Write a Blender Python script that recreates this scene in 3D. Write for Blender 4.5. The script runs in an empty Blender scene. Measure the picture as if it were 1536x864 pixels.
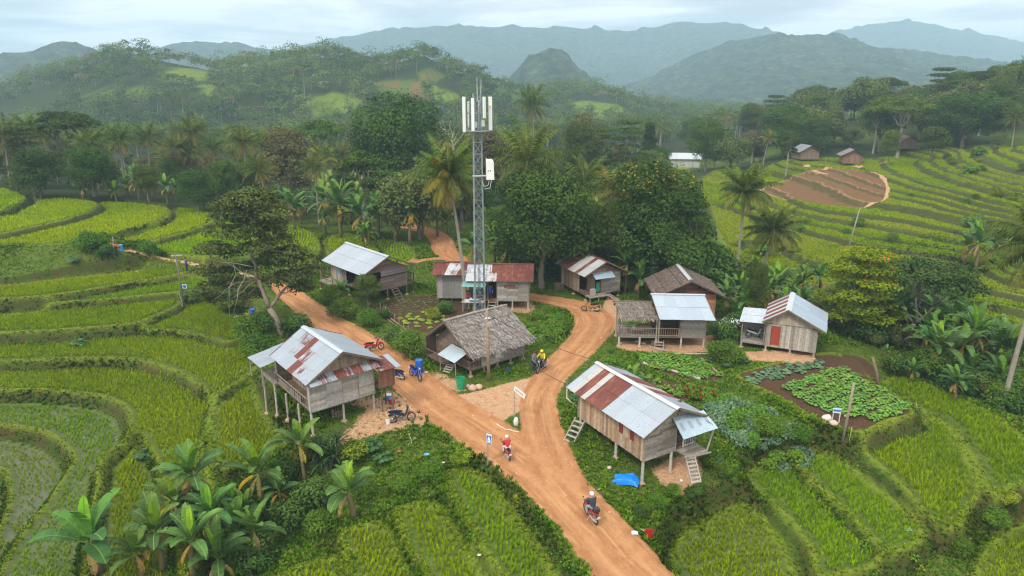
import bpy, math, random
import numpy as np
R = math.radians
rnd = random.Random(7)
rng = np.random.default_rng(7)
C = bpy.context.scene.collection
scene = bpy.context.scene
# ------------------------------------------------------------------ camera
PITCH = R(16.7); CAMH = 21.0; FPX = 1024.0
cam_d = bpy.data.cameras.new("camera"); cam = bpy.data.objects.new("camera", cam_d); C.objects.link(cam)
cam.location = (0, 0, CAMH); cam.rotation_euler = (R(90) - PITCH, 0, 0)
cam_d.sensor_width = 36.0; cam_d.lens = 24.0; cam_d.clip_start = 0.5; cam_d.clip_end = 20000
scene.camera = cam
# ------------------------------------------------------------------ light
SUN_EL, SUN_AZ = R(52), R(215)          # azimuth clockwise from +Y, where the sun stands
scene.world = bpy.data.worlds.new("World"); scene.world.use_nodes = True
def build_world():
    nt = scene.world.node_tree; N = nt.nodes; L = nt.links; N.clear()
    out = N.new("ShaderNodeOutputWorld")
    sky = N.new("ShaderNodeTexSky"); sky.sky_type = 'NISHITA'; sky.sun_disc = False
    sky.sun_elevation = SUN_EL; sky.sun_rotation = SUN_AZ; sky.altitude = 600; sky.dust_density = 2.0
    b1 = N.new("ShaderNodeBackground"); b1.inputs[1].default_value = 0.10; L.new(sky.outputs[0], b1.inputs[0])
    tc = N.new("ShaderNodeTexCoord")
    sep = N.new("ShaderNodeSeparateXYZ"); L.new(tc.outputs['Generated'], sep.inputs[0])
    # project the direction on a flat cloud deck
    zz = N.new("ShaderNodeMath"); zz.operation = 'MAXIMUM'; L.new(sep.outputs['Z'], zz.inputs[0]); zz.inputs[1].default_value = 0.0
    za = N.new("ShaderNodeMath"); za.operation = 'ADD'; L.new(zz.outputs[0], za.inputs[0]); za.inputs[1].default_value = 0.085
    dx = N.new("ShaderNodeMath"); dx.operation = 'DIVIDE'; L.new(sep.outputs['X'], dx.inputs[0]); L.new(za.outputs[0], dx.inputs[1])
    dy = N.new("ShaderNodeMath"); dy.operation = 'DIVIDE'; L.new(sep.outputs['Y'], dy.inputs[0]); L.new(za.outputs[0], dy.inputs[1])
    cm = N.new("ShaderNodeCombineXYZ"); L.new(dx.outputs[0], cm.inputs[0]); L.new(dy.outputs[0], cm.inputs[1])
    n1 = N.new("ShaderNodeTexNoise"); n1.inputs['Scale'].default_value = 0.5; n1.inputs['Detail'].default_value = 6; n1.inputs['Roughness'].default_value = .52; n1.inputs['Distortion'].default_value = .35
    L.new(cm.outputs[0], n1.inputs['Vector'])
    rp = N.new("ShaderNodeValToRGB"); e = rp.color_ramp.elements
    e[0].position = .43; e[0].color = (.62, .655, .70, 1); e[1].position = .57; e[1].color = (1.34, 1.31, 1.27, 1)
    m = rp.color_ramp.elements.new(.50); m.color = (.90, .915, .93, 1)
    L.new(n1.outputs[0], rp.inputs[0])
    b2 = N.new("ShaderNodeBackground"); L.new(rp.outputs[0], b2.inputs[0])
    gr = N.new("ShaderNodeMath"); gr.operation = 'MULTIPLY_ADD'; L.new(zz.outputs[0], gr.inputs[0]); gr.inputs[1].default_value = 1.0; gr.inputs[2].default_value = .60; L.new(gr.outputs[0], b2.inputs[1])   # an overcast sky is brightest overhead
    mx = N.new("ShaderNodeMixShader"); mx.inputs[0].default_value = 0.93
    L.new(b1.outputs[0], mx.inputs[1]); L.new(b2.outputs[0], mx.inputs[2]); L.new(mx.outputs[0], out.inputs[0])
build_world()
sd = bpy.data.lights.new("sun", 'SUN'); sd.energy = 1.5; sd.angle = R(11); sd.color = (1.0, .95, .86)
so = bpy.data.objects.new("sun", sd); C.objects.link(so)
so.rotation_euler = (R(90) - SUN_EL, 0, -SUN_AZ + math.pi); so.location = (-30, -40, 80)
scene.view_settings.view_transform = 'Standard'; scene.view_settings.look = 'None'
scene.view_settings.exposure = 0.62; scene.view_settings.gamma = 1.0
scene.view_settings.use_curve_mapping = False
cy = scene.cycles
cy.max_bounces = 6; cy.diffuse_bounces = 3; cy.glossy_bounces = 2; cy.transmission_bounces = 2; cy.volume_bounces = 3; cy.transparent_max_bounces = 8
cy.use_adaptive_sampling = True; cy.adaptive_threshold = 0.008; cy.use_denoising = True; cy.pixel_filter_type = 'BLACKMAN_HARRIS'; cy.filter_width = 1.25
cy.caustics_reflective = False; cy.caustics_refractive = False
# ------------------------------------------------------------------ pixel helpers (1536 x 864 frame) used to lay things out on the ground
SP, CP = math.sin(PITCH), math.cos(PITCH)
def ray(u, v):
    dv = (v - 432) / FPX
    return ((u - 768) / FPX, CP - dv * SP, -SP - dv * CP)
def at_z(u, v, z=0.0):
    d = ray(u, v); t = (z - CAMH) / d[2]
    return (d[0] * t, d[1] * t)
def at_Y(u, v, Y):
    d = ray(u, v); t = Y / d[1]
    return (d[0] * t, Y, CAMH + d[2] * t)
# ------------------------------------------------------------------ materials
def nmat(name):
    m = bpy.data.materials.new(name); m.use_nodes = True
    nt = m.node_tree; b = nt.nodes['Principled BSDF']
    return m, nt, nt.nodes, nt.links, b
def node(N, t, **kw):
    n = N.new(t)
    for k, v in kw.items():
        if k in n.inputs: n.inputs[k].default_value = v
        else: setattr(n, k, v)
    return n
def vcol(N, name="Col"):
    n = N.new("ShaderNodeVertexColor"); n.layer_name = name; return n
def mixc(N, L, f, a, b, mode='MIX'):
    m = N.new("ShaderNodeMix"); m.data_type = 'RGBA'; m.blend_type = mode; m.clamp_factor = True
    for inp, x in ((m.inputs[0], f), (m.inputs[6], a), (m.inputs[7], b)):
        if isinstance(x, (float, int)): inp.default_value = x
        elif isinstance(x, tuple): inp.default_value = (*x, 1) if len(x) == 3 else x
        else: L.new(x, inp)
    return m.outputs[2]
def mth(N, L, op, a, b=None, c=None, clamp=False):
    m = N.new("ShaderNodeMath"); m.operation = op; m.use_clamp = clamp
    for i, x in enumerate((a, b, c)):
        if x is None: continue
        if isinstance(x, (float, int)): m.inputs[i].default_value = x
        else: L.new(x, m.inputs[i])
    return m.outputs[0]
def sstep(N, L, x, lo, hi):
    m = N.new("ShaderNodeMapRange"); m.interpolation_type = 'SMOOTHSTEP'
    L.new(x, m.inputs[0]); m.inputs[1].default_value = lo; m.inputs[2].default_value = hi
    return m.outputs[0]
def noise(N, L, vec, scale, detail=3, rough=.55, dist=0.0):
    n = node(N, "ShaderNodeTexNoise", Scale=scale, Detail=detail, Roughness=rough, Distortion=dist)
    if vec is not None: L.new(vec, n.inputs['Vector'])
    return n.outputs[0]
def mapv(N, L, vec, sc):
    m = N.new("ShaderNodeMapping"); m.inputs['Scale'].default_value = sc; L.new(vec, m.inputs[0]); return m.outputs[0]
M = {}
def mk_simple(key, rough=.7, spec=.3, var=.25, scale=6, metal=0, stretch=(1, 1, 1), bump=0.0, bscale=30):
    m, nt, N, L, b = nmat(key)
    g = N.new("ShaderNodeNewGeometry"); tc = N.new("ShaderNodeTexCoord")
    v = mapv(N, L, tc.outputs['Object'], stretch)
    n = noise(N, L, v, scale, 4, .6)
    f = mth(N, L, 'MULTIPLY_ADD', n, 2 * var, 1 - var)
    hs = node(N, "ShaderNodeHueSaturation"); L.new(vcol(N).outputs[0], hs.inputs['Color']); L.new(f, hs.inputs['Value'])
    L.new(hs.outputs[0], b.inputs['Base Color'])
    b.inputs['Roughness'].default_value = rough; b.inputs['Specular IOR Level'].default_value = spec; b.inputs['Metallic'].default_value = metal
    if bump:
        bn = N.new("ShaderNodeBump"); bn.inputs['Strength'].default_value = bump; bn.inputs['Distance'].default_value = .02
        L.new(noise(N, L, v, bscale, 4, .6), bn.inputs['Height']); L.new(bn.outputs[0], b.inputs['Normal'])
    M[key] = m; return m
mk_simple('wood', .85, .15, .55, 2.2, stretch=(2.2, 2.2, 2.2), bump=.5, bscale=14)
mk_simple('bark', .9, .1, .35, 3, bump=.6, bscale=9)
mk_simple('paint', .45, .4, .10, 4)
mk_simple('gloss', .22, .5, .05, 4)
mk_simple('plastic', .38, .4, .12, 3)
mk_simple('rubber', .8, .2, .15, 6)
mk_simple('chrome', .3, .5, .15, 8, metal=.9)
mk_simple('steel', .5, .5, .2, 3, metal=.35)
mk_simple('cloth', .9, .1, .18, 9, bump=.4, bscale=20)
mk_simple('skin', .6, .3, .08, 6)
mk_simple('thatch', .95, .05, .45, 5, stretch=(1, 1, 1), bump=.8, bscale=22)
mk_simple('stone', .9, .2, .3, 5, bump=.6, bscale=12)
mk_simple('soil', .95, .1, .35, 3, bump=.8, bscale=9)
def mk_leaf(key, trans=.15, var=.35, rough=.6, spec=.07, wild=.4):
    m, nt, N, L, b = nmat(key)
    tc = N.new("ShaderNodeTexCoord"); oi = N.new("ShaderNodeObjectInfo")
    n = noise(N, L, tc.outputs['Object'], 1.3, 3, .6)
    f = mth(N, L, 'MULTIPLY_ADD', n, 2 * var, 1 - var)
    f2 = mth(N, L, 'MULTIPLY_ADD', oi.outputs['Random'], wild, 1 - wild / 2)
    hs = node(N, "ShaderNodeHueSaturation"); L.new(vcol(N).outputs[0], hs.inputs['Color']); hs.inputs['Saturation'].default_value = 1.08
    L.new(mth(N, L, 'MULTIPLY', mth(N, L, 'MULTIPLY', f, f2), 1.2 if key == 'leaf' else 1.1), hs.inputs['Value'])
    h = mth(N, L, 'MULTIPLY_ADD', mth(N, L, 'FRACT', mth(N, L, 'MULTIPLY', oi.outputs['Random'], 7.31)), .035, .485)
    L.new(h, hs.inputs['Hue'])
    L.new(hs.outputs[0], b.inputs['Base Color'])
    b.inputs['Roughness'].default_value = rough; b.inputs['Specular IOR Level'].default_value = spec
    out = N['Material Output']
    if trans:
        t = N.new("ShaderNodeBsdfTranslucent")
        h2 = node(N, "ShaderNodeHueSaturation", Saturation=1.1, Value=1.3); L.new(hs.outputs[0], h2.inputs['Color']); L.new(h2.outputs[0], t.inputs[0])
        mx = N.new("ShaderNodeMixShader"); mx.inputs[0].default_value = trans
        L.new(b.outputs[0], mx.inputs[1]); L.new(t.outputs[0], mx.inputs[2]); L.new(mx.outputs[0], out.inputs[0])
    M[key] = m
mk_leaf('leaf'); mk_leaf('rice', .22, .25, .6, .06, 0.0); mk_leaf('blade', .15, .22, .5, .13, .25)
def mk_metal():
    m, nt, N, L, b = nmat('sheet')
    uv = N.new("ShaderNodeUVMap"); uv.uv_map = "UV"; tc = N.new("ShaderNodeTexCoord")
    at = N.new("ShaderNodeAttribute"); at.attribute_name = "rust"
    st = mapv(N, L, tc.outputs['Object'], (1, 1, 1))
    us = mapv(N, L, uv.outputs[0], (5.0, .7, 1))
    n1 = noise(N, L, us, 1.6, 5, .65, .3); n2 = noise(N, L, st, 1.1, 4, .6); n3 = noise(N, L, st, 14, 3, .6)
    mixn = mth(N, L, 'ADD', mth(N, L, 'MULTIPLY', n1, .62), mth(N, L, 'MULTIPLY', n2, .38))
    n4 = noise(N, L, st, .9, 5, .7, .6)
    thr = mth(N, L, 'SUBTRACT', mth(N, L, 'MULTIPLY_ADD', at.outputs['Fac'], .56, .17), mth(N, L, 'ADD', mth(N, L, 'MULTIPLY', mixn, .8), mth(N, L, 'MULTIPLY', n4, .2)))
    rm = sstep(N, L, thr, -.05, .07)
    rr = N.new("ShaderNodeValToRGB"); e = rr.color_ramp.elements
    e[0].position = .38; e[0].color = (.10, .030, .022, 1); e[1].position = .66; e[1].color = (.34, .13, .06, 1)
    x = rr.color_ramp.elements.new(.52); x.color = (.155, .040, .028, 1)
    L.new(mth(N, L, 'ADD', mth(N, L, 'MULTIPLY', n1, .55), mth(N, L, 'MULTIPLY', n4, .45)), rr.inputs[0])
    base = mixc(N, L, mth(N, L, 'MULTIPLY', n1, .55), vcol(N).outputs[0], (.30, .33, .36))
    base = mixc(N, L, sstep(N, L, n3, .5, .8), base, (.25, .22, .2))
    col = mixc(N, L, rm, base, rr.outputs[0])
    L.new(col, b.inputs['Base Color'])
    L.new(mth(N, L, 'MULTIPLY', mth(N, L, 'SUBTRACT', 1.0, rm), .25), b.inputs['Metallic'])
    L.new(mth(N, L, 'MULTIPLY_ADD', rm, .35, .48), b.inputs['Roughness'])
    sp = N.new("ShaderNodeSeparateXYZ"); L.new(uv.outputs[0], sp.inputs[0])
    w = mth(N, L, 'SINE', mth(N, L, 'MULTIPLY', sp.outputs[0], 2 * math.pi / .11))
    bn = N.new("ShaderNodeBump"); bn.inputs['Strength'].default_value = .55; bn.inputs['Distance'].default_value = .018
    L.new(w, bn.inputs['Height']); L.new(bn.outputs[0], b.inputs['Normal'])
    M['sheet'] = m
mk_metal()
# ------------------------------------------------------------------ mesh helpers
def mesh_obj(name, V, F, mat, parent=None, col=None, uv=None, rust=None, smooth=False, loc=None):
    """V (n,3); F list of int arrays (k,3)/(k,4) ; col (n,3) per vertex or (faces,3) list"""
    V = np.asarray(V, dtype=np.float32)
    me = bpy.data.meshes.new(name)
    FF = [np.asarray(f, dtype=np.int32) for f in F if len(f)]
    tot = np.concatenate([np.full(len(f), f.shape[1], dtype=np.int32) for f in FF])
    loops = np.concatenate([f.ravel() for f in FF])
    st = np.zeros(len(tot), dtype=np.int32); st[1:] = np.cumsum(tot)[:-1]
    me.vertices.add(len(V)); me.vertices.foreach_set('co', V.ravel())
    me.loops.add(len(loops)); me.loops.foreach_set('vertex_index', loops)
    me.polygons.add(len(tot)); me.polygons.foreach_set('loop_start', st); me.polygons.foreach_set('loop_total', tot)
    if smooth: me.polygons.foreach_set('use_smooth', np.ones(len(tot), dtype=bool))
    me.update(calc_edges=True)
    if col is not None:
        col = np.asarray(col, dtype=np.float32)
        a = me.color_attributes.new('Col', 'FLOAT_COLOR', 'POINT' if len(col) == len(V) else 'CORNER')
        if len(col) == len(V): c4 = np.ones((len(V), 4), dtype=np.float32); c4[:, :3] = col
        else:
            c4 = np.ones((len(loops), 4), dtype=np.float32); c4[:, :3] = np.repeat(col, tot, axis=0)
        a.data.foreach_set('color', c4.ravel())
    if uv is not None:
        l = me.uv_layers.new(name='UV'); l.data.foreach_set('uv', np.asarray(uv, dtype=np.float32).ravel())
    if rust is not None:
        a = me.attributes.new('rust', 'FLOAT', 'FACE'); a.data.foreach_set('value', np.asarray(rust, dtype=np.float32))
    me.materials.append(M[mat] if isinstance(mat, str) else mat)
    o = bpy.data.objects.new(name, me); C.objects.link(o)
    if parent is not None: o.parent = parent
    if loc is not None: o.location = loc
    return o
def jc(c, a=.15):
    k = 1 + rnd.uniform(-a, a); return tuple(max(0, x * k * (1 + rnd.uniform(-a, a) * .15)) for x in c)
def nrm(a):
    a = np.asarray(a, float); l = np.linalg.norm(a); return a / l if l else a
class MB:
    def __init__(s): s.v = []; s.f = []; s.c = []; s.uv = []; s.r = []
    def face(s, pts, col, uv=None, rust=0.0):
        i = len(s.v); s.v += [tuple(map(float, p)) for p in pts]; s.f.append(list(range(i, i + len(pts)))); s.c.append(col)
        s.uv += uv if uv else [(0, 0)] * len(pts); s.r.append(rust)
    def faces(s, V, F, col, rust=0.0):
        i = len(s.v); s.v += [tuple(map(float, p)) for p in V]
        for f in F:
            s.f.append([i + k for k in f]); s.c.append(col); s.uv += [(0, 0)] * len(f); s.r.append(rust)
    def box(s, c, d, col, ax=None):
        ax = ax or ((1, 0, 0), (0, 1, 0), (0, 0, 1)); c = np.array(c, float); a = [np.array(ax[k], float) * d[k] / 2 for k in range(3)]
        V = [c + sx * a[0] + sy * a[1] + sz * a[2] for sz in (-1, 1) for sy in (-1, 1) for sx in (-1, 1)]
        s.faces(V, [(0, 2, 3, 1), (4, 5, 7, 6), (0, 1, 5, 4), (2, 6, 7, 3), (0, 4, 6, 2), (1, 3, 7, 5)], col)
    def beam(s, p, q, w, h, col, up=(0, 0, 1)):
        p = np.array(p, float); q = np.array(q, float); d = q - p; l = np.linalg.norm(d)
        if l < 1e-6: return
        z = d / l; x = np.cross(np.array(up, float), z)
        if np.linalg.norm(x) < 1e-3: x = np.cross((1, 0, 0), z)
        x = nrm(x); y = np.cross(z, x)
        s.box((p + q) / 2, (w, h, l), col, (x, y, z))
    def tube(s, pts, rads, n, col, cap=True):
        pts = [np.array(p, float) for p in pts]
        if not hasattr(rads, '__len__'): rads = [rads] * len(pts)
        V = []; ref = np.array((0.13, 1, .07))
        for k, p in enumerate(pts):
            d = nrm(pts[min(k + 1, len(pts) - 1)] - pts[max(k - 1, 0)])
            x = nrm(np.cross(ref if abs(d @ nrm(ref)) < .95 else np.array((1, 0, 0)), d)); y = np.cross(d, x)
            for j in range(n):
                a = 2 * math.pi * j / n; V.append(p + rads[k] * (math.cos(a) * x + math.sin(a) * y))
        F = []
        for k in range(len(pts) - 1):
            for j in range(n):
                a = k * n + j; b = k * n + (j + 1) % n; F.append((a, b, b + n, a + n))
        if cap: F.append(tuple(range(n))[::-1]); F.append(tuple(range((len(pts) - 1) * n, len(pts) * n)))
        s.faces(V, F, col)
    def lathe(s, prof, n, c, col, sq=(1, 1)):
        V = []; F = []
        for (r, z) in prof:
            for j in range(n):
                a = 2 * math.pi * j / n; V.append((c[0] + r * math.cos(a) * sq[0], c[1] + r * math.sin(a) * sq[1], c[2] + z))
        for k in range(len(prof) - 1):
            for j in range(n):
                a = k * n + j; b = k * n + (j + 1) % n; F.append((a, b, b + n, a + n))
        F.append(tuple(range(n))[::-1]); F.append(tuple(range((len(prof) - 1) * n, len(prof) * n)))
        s.faces(V, F, col)
    def ell(s, c, r, col, n=10, m=6, ax=None):
        ax = ax or ((1, 0, 0), (0, 1, 0), (0, 0, 1)); ax = [np.array(a, float) for a in ax]; c = np.array(c, float); V = [c - ax[2] * r[2]]; F = []
        for k in range(1, m):
            ph = math.pi * k / m
            for j in range(n):
                a = 2 * math.pi * j / n
                V.append(c + ax[0] * r[0] * math.sin(ph) * math.cos(a) + ax[1] * r[1] * math.sin(ph) * math.sin(a) - ax[2] * r[2] * math.cos(ph))
        V.append(c + ax[2] * r[2])
        for j in range(n):
            F.append((0, 1 + (j + 1) % n, 1 + j)); F.append((len(V) - 1, 1 + (m - 2) * n + j, 1 + (m - 2) * n + (j + 1) % n))
        for k in range(m - 2):
            for j in range(n):
                a = 1 + k * n + j; b = 1 + k * n + (j + 1) % n; F.append((a, b, b + n, a + n))
        s.faces(V, F, col)
    def build(s, name, mat, parent=None, smooth=False, bevel=0):
        if not s.f: return None
        me = bpy.data.meshes.new(name); me.from_pydata(s.v, [], s.f); me.update()
        tot = [len(f) for f in s.f]; c4 = np.ones((sum(tot), 4), dtype=np.float32); c4[:, :3] = np.repeat(np.array(s.c, dtype=np.float32)[:, :3], tot, axis=0)
        a = me.color_attributes.new('Col', 'FLOAT_COLOR', 'CORNER'); a.data.foreach_set('color', c4.ravel())
        if mat == 'sheet':
            l = me.uv_layers.new(name='UV'); l.data.foreach_set('uv', np.array(s.uv, dtype=np.float32).ravel())
            a = me.attributes.new('rust', 'FLOAT', 'FACE'); a.data.foreach_set('value', np.array(s.r, dtype=np.float32))
        if smooth: me.polygons.foreach_set('use_smooth', [True] * len(s.f))
        me.materials.append(M[mat]); o = bpy.data.objects.new(name, me); C.objects.link(o)
        if parent is not None: o.parent = parent
        return o
def tag(o, label=None, cat=None, group=None, kind=None):
    if label: o['label'] = label
    if cat: o['category'] = cat
    if group: o['group'] = group
    if kind: o['kind'] = kind
    return o
def empty(name, loc, rz=0, label=None, cat=None, group=None):
    o = bpy.data.objects.new(name, None); o.empty_display_size = .3; C.objects.link(o); o.location = loc; o.rotation_euler = (0, 0, rz)
    return tag(o, label, cat, group)
def copy_tree(o, parent=None):
    c = o.copy(); C.objects.link(c); c.parent = parent
    for ch in list(o.children): copy_tree(ch, c)
    return c
# ------------------------------------------------------------------ terrain
def axis(segs):
    a = [segs[0][0]]
    for (x0, x1, s0, s1) in segs:
        x = a[-1]
        while x < x1 - 1e-6:
            f = (x - x0) / (x1 - x0); x += s0 + (s1 - s0) * f; a.append(x)
    return np.array(a)
gx = axis([(-2600, -220, 160, 12), (-220, -75, 8, .7), (-75, 75, .26, .26), (75, 190, .55, .8), (190, 2600, 8, 160)])
gy = axis([(6, 16, 1, .5), (16, 110, .26, .27), (110, 215, .5, .7), (215, 620, 3, 6), (620, 5200, 12, 220)])
GX, GY = np.meshgrid(gx, gy)
px, py = GX.ravel(), GY.ravel()
def sm(x): x = np.clip(x, 0, 1); return x * x * (3 - 2 * x)
def vnoise(x, y, s, seed=0):
    x = x / s; y = y / s; xi = np.floor(x).astype(np.int64); yi = np.floor(y).astype(np.int64); fx = x - xi; fy = y - yi
    fx = fx * fx * (3 - 2 * fx); fy = fy * fy * (3 - 2 * fy)
    def h(a, b):
        n = (a * 374761393 + b * 668265263 + seed * 982451653) & 0xffffffff
        n = ((n ^ (n >> 13)) * 1274126177) & 0xffffffff
        return ((n ^ (n >> 16)) & 0xffff) / 65535.0
    return (h(xi, yi) * (1 - fx) + h(xi + 1, yi) * fx) * (1 - fy) + (h(xi, yi + 1) * (1 - fx) + h(xi + 1, yi + 1) * fx) * fy
def fbm(x, y, s, o=4, seed=0): return sum(vnoise(x, y, s / 2 ** k, seed + k) * .5 ** k for k in range(o)) / sum(.5 ** k for k in range(o))
# control points: (u, v, z) on the photo, plus (x, y, z) in metres
CPX = [(950, 864, 0), (870, 760, 0), (790, 610, 0), (720, 560, 0), (640, 590, 0), (560, 500, 0), (450, 455, 0), (550, 440, 0), (700, 480, 0), (800, 470, 0), (885, 480, 0), (880, 420, 0),
       (940, 440, 0), (1000, 530, 0), (1060, 530, 0), (960, 700, 0), (1040, 700, 0), (1160, 535, .2), (650, 400, .1), (660, 350, .3), (610, 330, .5), (740, 380, 0), (800, 350, 0), (480, 600, -.1), (560, 640, -.1), (470, 660, -.2),
       (391, 596, -.1), (428, 622, -.1), (455, 650, -.15), (400, 575, -.1), (640, 670, -.3), (740, 720, -.25), (810, 800, -.25), (850, 850, -.3),
       (430, 430, .4), (400, 425, .9), (330, 405, 1.7), (250, 388, 2.6), (180, 375, 3.3), (100, 372, 3.5), (0, 372, 3.6), (-60, 372, 3.6), (0, 424, 1.4), (120, 415, 1.4), (230, 402, 1.5), (-60, 426, 1.4), (350, 440, .3), (380, 470, -.2), (380, 520, -1.0), (350, 560, -1.8),
       (300, 290, 2.2), (150, 285, 3.6), (0, 275, 4.4), (400, 320, 1.6), (480, 345, 1.2), (560, 350, .8), (500, 410, .3), (560, 320, .6), (450, 300, 1),
       (500, 690, -1.0), (450, 720, -2.3), (400, 760, -3.0), (300, 800, -3.6), (250, 700, -3.0), (150, 840, -4.2), (560, 740, -1.2), (520, 770, -1.9), (420, 840, -3.2), (620, 720, -.9), (660, 690, -.6), (0, 864, -4.6), (-60, 700, -4.2), (0, 600, -2.6), (-60, 540, -1.8), (0, 500, -.9), (320, 864, -4),
       (1100, 640, -.1), (1060, 600, 0), (1130, 700, -.9), (1080, 730, -1.1), (1050, 780, -1.5), (960, 780, -.5), (980, 820, -.6), (1010, 864, -.9), (1250, 680, -.6), (1450, 820, -2.0), (1536, 800, -2.2), (1400, 850, -2.3), (1200, 864, -2.4),
       (1320, 560, -.3), (1400, 575, -.7), (1500, 610, -1.2), (1600, 680, -1.6), (1536, 600, -2.2), (1280, 540, 0), (1230, 500, -.3), (1350, 520, -1.4), (1450, 540, -2.4), (1600, 560, -3.2),
       (1140, 445, -1.6), (1200, 405, -1.5), (1150, 370, -1.3), (1100, 330, -.8), (1080, 290, 0), (1060, 262, 1.0), (1250, 400, -1.2), (1300, 365, -.3), (1330, 335, .7), (1250, 306, 1.6), (1250, 250, 3.0), (1210, 240, 3.2), (1275, 243, 3.4), (1370, 235, 4.5),
       (1600, 216, 9), (1536, 222, 8.2), (1450, 225, 6.4), (1536, 250, 7), (1536, 280, 5.4), (1536, 310, 3.8), (1536, 350, 1.8), (1430, 260, 5), (1400, 300, 2.6), (1400, 335, 1.2), (1536, 400, .5), (1480, 400, -.4), (1450, 430, -1.2), (1536, 470, -1.8), (1430, 480, -2.3), (1536, 530, -3), (1300, 470, -2), (1050, 400, -.5), (1000, 340, -.5), (940, 300, -.5),
       (850, 290, -.5), (1000, 260, -1), (900, 240, -1.5), (800, 330, -.3), (720, 310, -.2)]
CW = [(0, 140, -1.5), (-40, 150, -2.5), (-90, 150, 0), (-140, 150, 2), (-60, 190, -3), (0, 200, -3.5), (60, 200, -2), (-120, 210, -2), (-200, 200, 0), (110, 190, 8), (140, 190, 13), (185, 210, 22), (90, 205, 6), (130, 240, 15), (200, 260, 20), (60, 260, -3), (0, 270, -5), (-100, 280, -5), (-220, 300, -3),
      (100, 300, 4), (180, 340, 8), (300, 300, 22), (260, 150, 26), (180, 140, 14), (-150, 100, 6), (-200, 60, 4), (-120, 40, -4), (-60, 10, -6), (0, 8, -2), (60, 10, -4), (120, 30, -5), (200, 60, 2), (-200, 380, -4), (0, 400, -6), (150, 420, 2), (300, 460, 8), (0, 500, -6), (-300, 480, -4)]
cp = np.array([(*at_z(u, v, z), z) for u, v, z in CPX] + CW, float)
def tps_fit(P, lam):
    n = len(P); d = np.hypot(P[:, None, 0] - P[None, :, 0], P[:, None, 1] - P[None, :, 1]); K = np.where(d > 0, d * d * np.log(d + 1e-9), 0)
    A = np.zeros((n + 3, n + 3)); A[:n, :n] = K + lam * np.eye(n); A[:n, n] = 1; A[:n, n + 1:] = P[:, :2]; A[n:, :n] = A[:n, n:].T
    return np.linalg.solve(A, np.concatenate([P[:, 2], np.zeros(3)]))
tw = tps_fit(cp / np.array([100, 100, 1.0]), .0004)
def tps(x, y):
    out = np.full(x.shape, tw[-3]) + tw[-2] * x / 100 + tw[-1] * y / 100
    for k in range(len(cp)):
        d2 = ((x - cp[k, 0]) ** 2 + (y - cp[k, 1]) ** 2) / 1e4 + 1e-12
        out += tw[k] * d2 * .5 * np.log(d2)
    return out
# skyline heights of the wooded hill in the middle distance (ground, metres) by direction x/y
HU = np.array([-300, 0, 60, 110, 150, 200, 240, 300, 350, 420, 470, 520, 560, 600, 645, 690, 740, 800, 850, 890, 930, 960, 1100])
HV = np.array([150, 158, 146, 128, 122, 104, 101, 112, 122, 112, 104, 101, 112, 110, 97, 124, 142, 162, 150, 152, 163, 176, 190])
def far_height(x, y):
    base = -6 + 3 * (fbm(x, y, 260, 3, 5) - .5) + np.clip(x - 150, 0, 500) * .03
    yy = np.clip(y, 100, None); u = 768 + FPX * (x / yy) * .985
    v = np.interp(u, HU, HV); el = -(SP + (v - 432) / FPX * CP) / (CP - (v - 432) / FPX * SP)
    Yr = np.interp(u, [0, 400, 740, 850, 960], [470, 430, 450, 520, 520]); top = CAMH + Yr * el + 6
    f = sm((y - Yr + 175) / 175) * (1 - sm((y - Yr - 10) / 190)); f = f ** 1.15
    lump = 5 * (fbm(x, y, 60, 3, 9) - .5) * sm((y - Yr + 150) / 60) * (y < Yr + 150)
    return base + (top - base) * f + lump
near_w = 1 - sm((np.hypot(px, py * .85) - 205) / 130)
near_w = near_w * (1 - sm((np.abs(px) - 220) / 120))
Z = far_height(px, py)
idx = near_w > 0
Z[idx] = Z[idx] * (1 - near_w[idx]) + np.clip(tps(px[idx], py[idx]), -7, 45) * near_w[idx]
Z += .10 * (vnoise(px, py, 2.3, 1) - .5) + .07 * (vnoise(px, py, .9, 2) - .5) * (py < 220)
NV = len(px)
m_road = np.zeros(NV); m_soil = np.zeros(NV); m_pad = np.zeros(NV); m_bund = np.zeros(NV); m_ricefar = np.zeros(NV); m_sand = np.zeros(NV)
owner = np.full(NV, -1); m_wet = np.zeros(NV); m_rside = np.zeros(NV); m_ralong = np.zeros(NV); m_rdw = np.zeros(NV)
def sdist(P, x, y):
    """signed distance to polygon P, positive inside"""
    n = len(P); d = np.full(x.shape, 1e9); ins = np.zeros(x.shape, bool)
    for i in range(n):
        ax, ay = P[i]; bx, by = P[(i + 1) % n]; ex, ey = bx - ax, by - ay
        t = np.clip(((x - ax) * ex + (y - ay) * ey) / (ex * ex + ey * ey + 1e-12), 0, 1)
        d = np.minimum(d, np.hypot(x - ax - t * ex, y - ay - t * ey))
        c = ((ay > y) != (by > y)) & (x < (bx - ax) * (y - ay) / (by - ay + 1e-15) + ax); ins ^= c
    return np.where(ins, d, -d)
def spline(P, closed=True, k=5):
    """Catmull-Rom through the traced points"""
    n = len(P); out = []
    rg = range(n) if closed else range(n - 1)
    for i in rg:
        p = [np.array(P[(i + j) % n] if closed else P[min(max(i + j, 0), n - 1)], float) for j in (-1, 0, 1, 2)]
        for s in range(k):
            t = s / k
            out.append(.5 * ((2 * p[1]) + (-p[0] + p[2]) * t + (2 * p[0] - 5 * p[1] + 4 * p[2] - p[3]) * t * t + (-p[0] + 3 * p[1] - 3 * p[2] + p[3]) * t ** 3))
    if not closed: out.append(np.array(P[-1], float))
    return out
def near_of(P, marg):
    P = np.array(P); return np.where((px > P[:, 0].min() - marg) & (px < P[:, 0].max() + marg) & (py > P[:, 1].min() - marg) & (py < P[:, 1].max() + marg))[0]
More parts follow.
